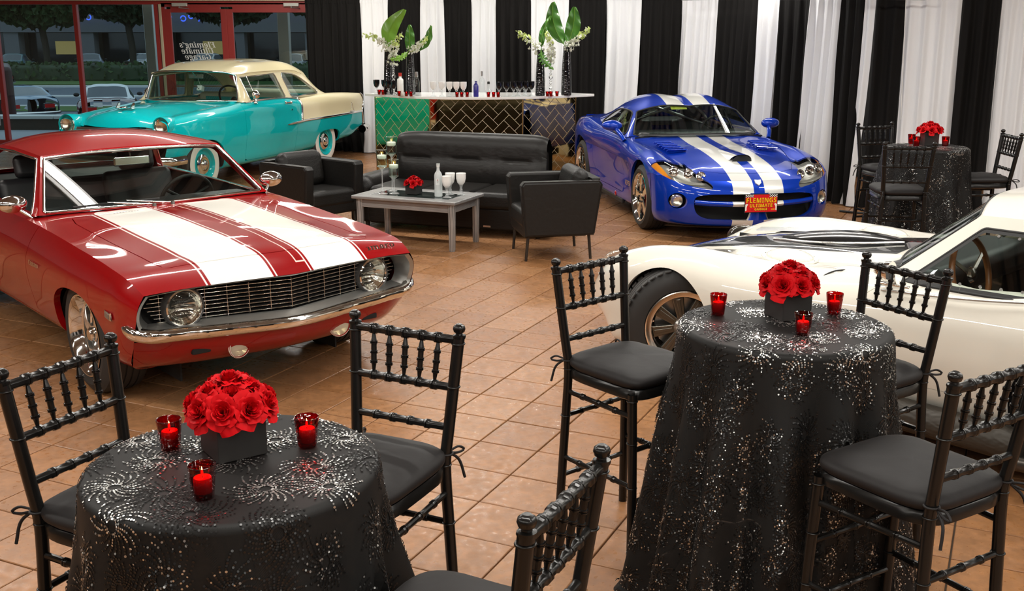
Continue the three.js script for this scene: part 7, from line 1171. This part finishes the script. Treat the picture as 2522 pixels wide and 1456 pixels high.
    const gl = opt.glass ?? phys(rgb(0.08, 0.1, 0.12), 0.04); mesh('roof', soupGeo(r), pt, t); mesh('windshield', soupGeo(g1), gl, t); mesh('rear_window', soupGeo(g2), opt.rear ?? gl, t); mesh('side_window', soupGeo(c.in), gl, t);
    for (const s of [-1, 1]) { mesh('tail_lamp', box(0.03, 0.12, opt.lampW ?? 0.3, -2.31, 0.66, s * 0.52, 0.01), M.redLens, t); mesh('lamp_trim', [box(0.02, 0.02, (opt.lampW ?? 0.3) + 0.06, -2.32, 0.735, s * 0.52), box(0.02, 0.02, (opt.lampW ?? 0.3) + 0.06, -2.32, 0.585, s * 0.52)], M.chrome, t); if (opt.stripe) mesh('deck_stripe', [box(0.66, 0.006, 0.26, -2.0, 0.945, s * 0.26), box(0.01, 0.14, 0.26, -2.315, 0.79, s * 0.26)], M.white, t); mesh('door_mirror', new THREE.SphereGeometry(0.08, 12, 8).scale(0.7, 0.8, 1.2).translate(0.25, 0.97, s * 0.98), M.black, t); for (const X of [1.45, -1.4]) mesh('wheel', [turned([[0.2, 0.1], [0.31, 0.1], [0.33, 0.06], [0.33, -0.1], [0.0005, -0.1]], 28).rotateY(s < 0 ? Math.PI : 0).translate(X, 0.32, s * 0.74), turned([[0.0005, 0.1], [0.12, 0.11], [0.2, 0.09]], 24).rotateY(s < 0 ? Math.PI : 0).translate(X, 0.32, s * 0.74)], M.rubber, t); }
    mesh('rear_bumper', tube([[-2.15, 0.45, -0.86], [-2.36, 0.45, -0.74], [-2.42, 0.45, 0], [-2.36, 0.45, 0.74], [-2.15, 0.45, 0.86]], 0.05, 24, 8), M.chrome, t);
    return t;
  };

  streetCar('maroon convertible with a white soft top parked outside the window, seen from behind', -13.2, -35.6, 199, rgb(0.10, 0.012, 0.018), rgb(0.72, 0.74, 0.76), { stripe: true, lampW: 0.42, back: -1.55 });
  streetCar('metallic blue fastback car parked outside at the far left, seen from behind', -16.6, -36.5, 215, rgb(0.03, 0.13, 0.25), null, { h: 1.24, back: -2.0 });
  { const t = thing('parked_truck', 'tall dark red truck standing outside at the left edge', 'truck', [-15.2, G, -30.6], facing(205)), dk = phys(rgb(0.035, 0.007, 0.006), 0.4);
    mesh('body', [box(3.4, 1.65, 2.2, 0, 1.25, 0, 0.12)], dk, t); mesh('cab_window', [box(0.02, 0.5, 1.8, -1.71, 1.65, 0), box(1.2, 0.5, 0.02, -0.6, 1.65, -1.11)], M.blackGloss, t); for (const s of [-1, 1]) { mesh('tail_lamp', box(0.03, 0.2, 0.12, -1.71, 1.0, s * 0.8), M.redLens, t); for (const X of [-1.1, 1.2]) mesh('wheel', turned([[0.0005, 0.1], [0.3, 0.12], [0.42, 0.08], [0.42, -0.1], [0.0005, -0.1]], 24).translate(X, 0.42, s * 0.85), M.rubber, t); } mesh('sign_plate', box(0.02, 0.2, 0.3, -1.72, 1.3, 0.6), std(rgb(0.4, 0.34, 0.22), 0.6), t); mesh('roof_lamp', box(0.4, 0.12, 1.2, 0.4, 2.13, 0, 0.04), std(rgb(0.5, 0.6, 0.7), 0.3), t); }
  [[-29.21, -76.11, 200, 'pale parked car across the street, left of the mullion', [0.3, 0.34, 0.4]], [-25.24, -76.73, 165, 'white parked car across the street, by the right tree trunk', [0.6, 0.62, 0.64]], [-34.03, -75.49, 190, 'teal parked car across the street, behind the left tree trunk', [0.08, 0.2, 0.22]], [-39.35, -74.25, 185, 'blue-grey parked car at the far left across the street', [0.25, 0.33, 0.42]], [-21.04, -76.73, 175, 'white parked car across the street, beside the steel column', [0.6, 0.6, 0.6]], [-14.85, -74.25, 5, 'white parked car across the street, seen through the right door', [0.6, 0.63, 0.66]]].forEach(([x, z, d, l, c]) => streetCar(l, x, z, d, rgb(...c), null, { h: 1.4, h: 1.4 }));
  streetCar('dark car passing on the street, its red tail lamp glowing', -27.5, -54.5, -90, rgb(0.02, 0.025, 0.035), null, {});
  // hedge, trees
  const leafG = new THREE.PlaneGeometry(0.34, 0.24), lf = [std(rgb(0.022, 0.045, 0.016), 0.7), std(rgb(0.035, 0.075, 0.018), 0.7)];
  const foliage = (parent, n, f, mat, k = 1) => { const im = new THREE.InstancedMesh(leafG, mat, n), o = new THREE.Object3D(); for (let i = 0; i < n; i++) { const p = f(); o.position.set(...p); o.rotation.set(rr(0, 6), rr(0, 6), rr(0, 6)); o.scale.setScalar(k * rr(0.7, 1.4)); o.updateMatrix(); im.setMatrixAt(i, o.matrix); } im.name = 'foliage'; im.userData.kind = 'stuff'; parent.add(im); };
  seed = 77;
  { const t = thing('hedge', 'long clipped green hedge across the street', 'hedge', [-25, G, -64.5]); mesh('hedge_core', box(46, 0.95, 2, 0, 0.5, 0, 0.2), lf[0], t); foliage(t, 5000, () => [rr(-23, 23), 0.5 + rr(-0.4, 0.6), rr(-1.2, 1.2)], lf[1], 0.65); tag(t.children[1], null, null, null, 'stuff'); }
  const tree = (x, z, h, r, label, n) => { const t = thing('street_tree', label, 'tree', [x, G, z]); mesh('trunk', tube([[0, 0, 0], [0.05, h * 0.3, 0], [-0.08, h * 0.55, 0], [0.1, h * 0.8, 0]], 0.22, 16, 8), std(rgb(0.035, 0.03, 0.022), 0.9), t); for (let k = 0; k < 5; k++) { const a = k * 1.3; mesh('branch', tube([[0, h * 0.5, 0], [Math.cos(a) * r * 0.4, h * 0.72, Math.sin(a) * r * 0.4], [Math.cos(a) * r * 0.8, h * 0.85, Math.sin(a) * r * 0.8]], 0.09, 8, 6), std(rgb(0.035, 0.03, 0.022), 0.9), t); } foliage(t, n, () => { const d = V3(rr(-1, 1), rr(-1, 1), rr(-1, 1)); if (d.length() > 1) d.normalize(); return [d.x * r, h * 0.95 + d.y * r * 0.75, d.z * r]; }, lf[(x * 10 | 0) & 1], 1.3); };
  tree(-29.9, -70.5, 5.8, 3.3, 'dark street tree left of the window mullion', 3600); tree(-24.2, -70, 6, 3.0, 'dark street tree seen left of the steel column', 3600); tree(-36.6, -70.5, 6.2, 3.4, 'dark street tree at the far left', 3000); tree(-17.8, -70, 6, 3.2, 'dark street tree seen through the left door', 2600); tree(-11.4, -70, 6.2, 3.2, 'dark street tree seen through the right door', 2200);
  // shop building
  { const t = thing('shop_building', 'grey concrete shop building with lit windows across the street', 'building', [-26, G, -84]), con = std(rgb(0.16, 0.16, 0.18), 0.9), lit = std(rgb(0.1, 0.09, 0.05), 0.6, 0, { emissive: rgb(0.55, 0.42, 0.16), emissiveIntensity: 0.35 }), dark = phys(rgb(0.01, 0.012, 0.016), 0.1);
    mesh('upper_wall', box(60, 9, 1, 0, 7.0, -1), con, t); mesh('back_wall', box(60, 4, 0.3, 0, 1.5, -4.2), std(rgb(0.05, 0.045, 0.035), 0.9), t); mesh('beam', box(60, 0.6, 0.8, 0, 2.55, 0.2), con, t);
    for (let k = 0; k < 12; k++) mesh('pillar', box(0.9, 2.6, 0.8, -28 + k * 4.6, 1.2, 0.1), con, t);
    for (let k = 0; k < 11; k++) { const x = -25.7 + k * 4.6; const w = mesh('shop_window', box(3.6, 2.2, 0.05, x, 1.1, -0.8), dark, t); if (k % 2 === 0) mesh('lit_window', box(1.5, 0.8, 0.02, x + 0.6, 1.3, -0.76), lit, w); }
    const neon = std(rgb(0.01, 0.02, 0.1), 0.5, 0, { emissive: rgb(0.05, 0.12, 1), emissiveIntensity: 1.6 }); const bits = []; seed = 5; for (let k = 0; k < 26; k++) { const x = -8.5 + k * 0.42 + rr(-0.1, 0.1); if (k % 6 === 4) continue; bits.push(new THREE.TorusGeometry(rr(0.10, 0.17), 0.035, 6, 14, rr(3, 6)).rotateZ(rr(0, 6)).translate(x, 3.12 + rr(-0.08, 0.08), 0.75)); } mesh('neon_sign', bits, neon, t); t.scale.setScalar(1.2375); }
}
renderer.render(scene, camera);
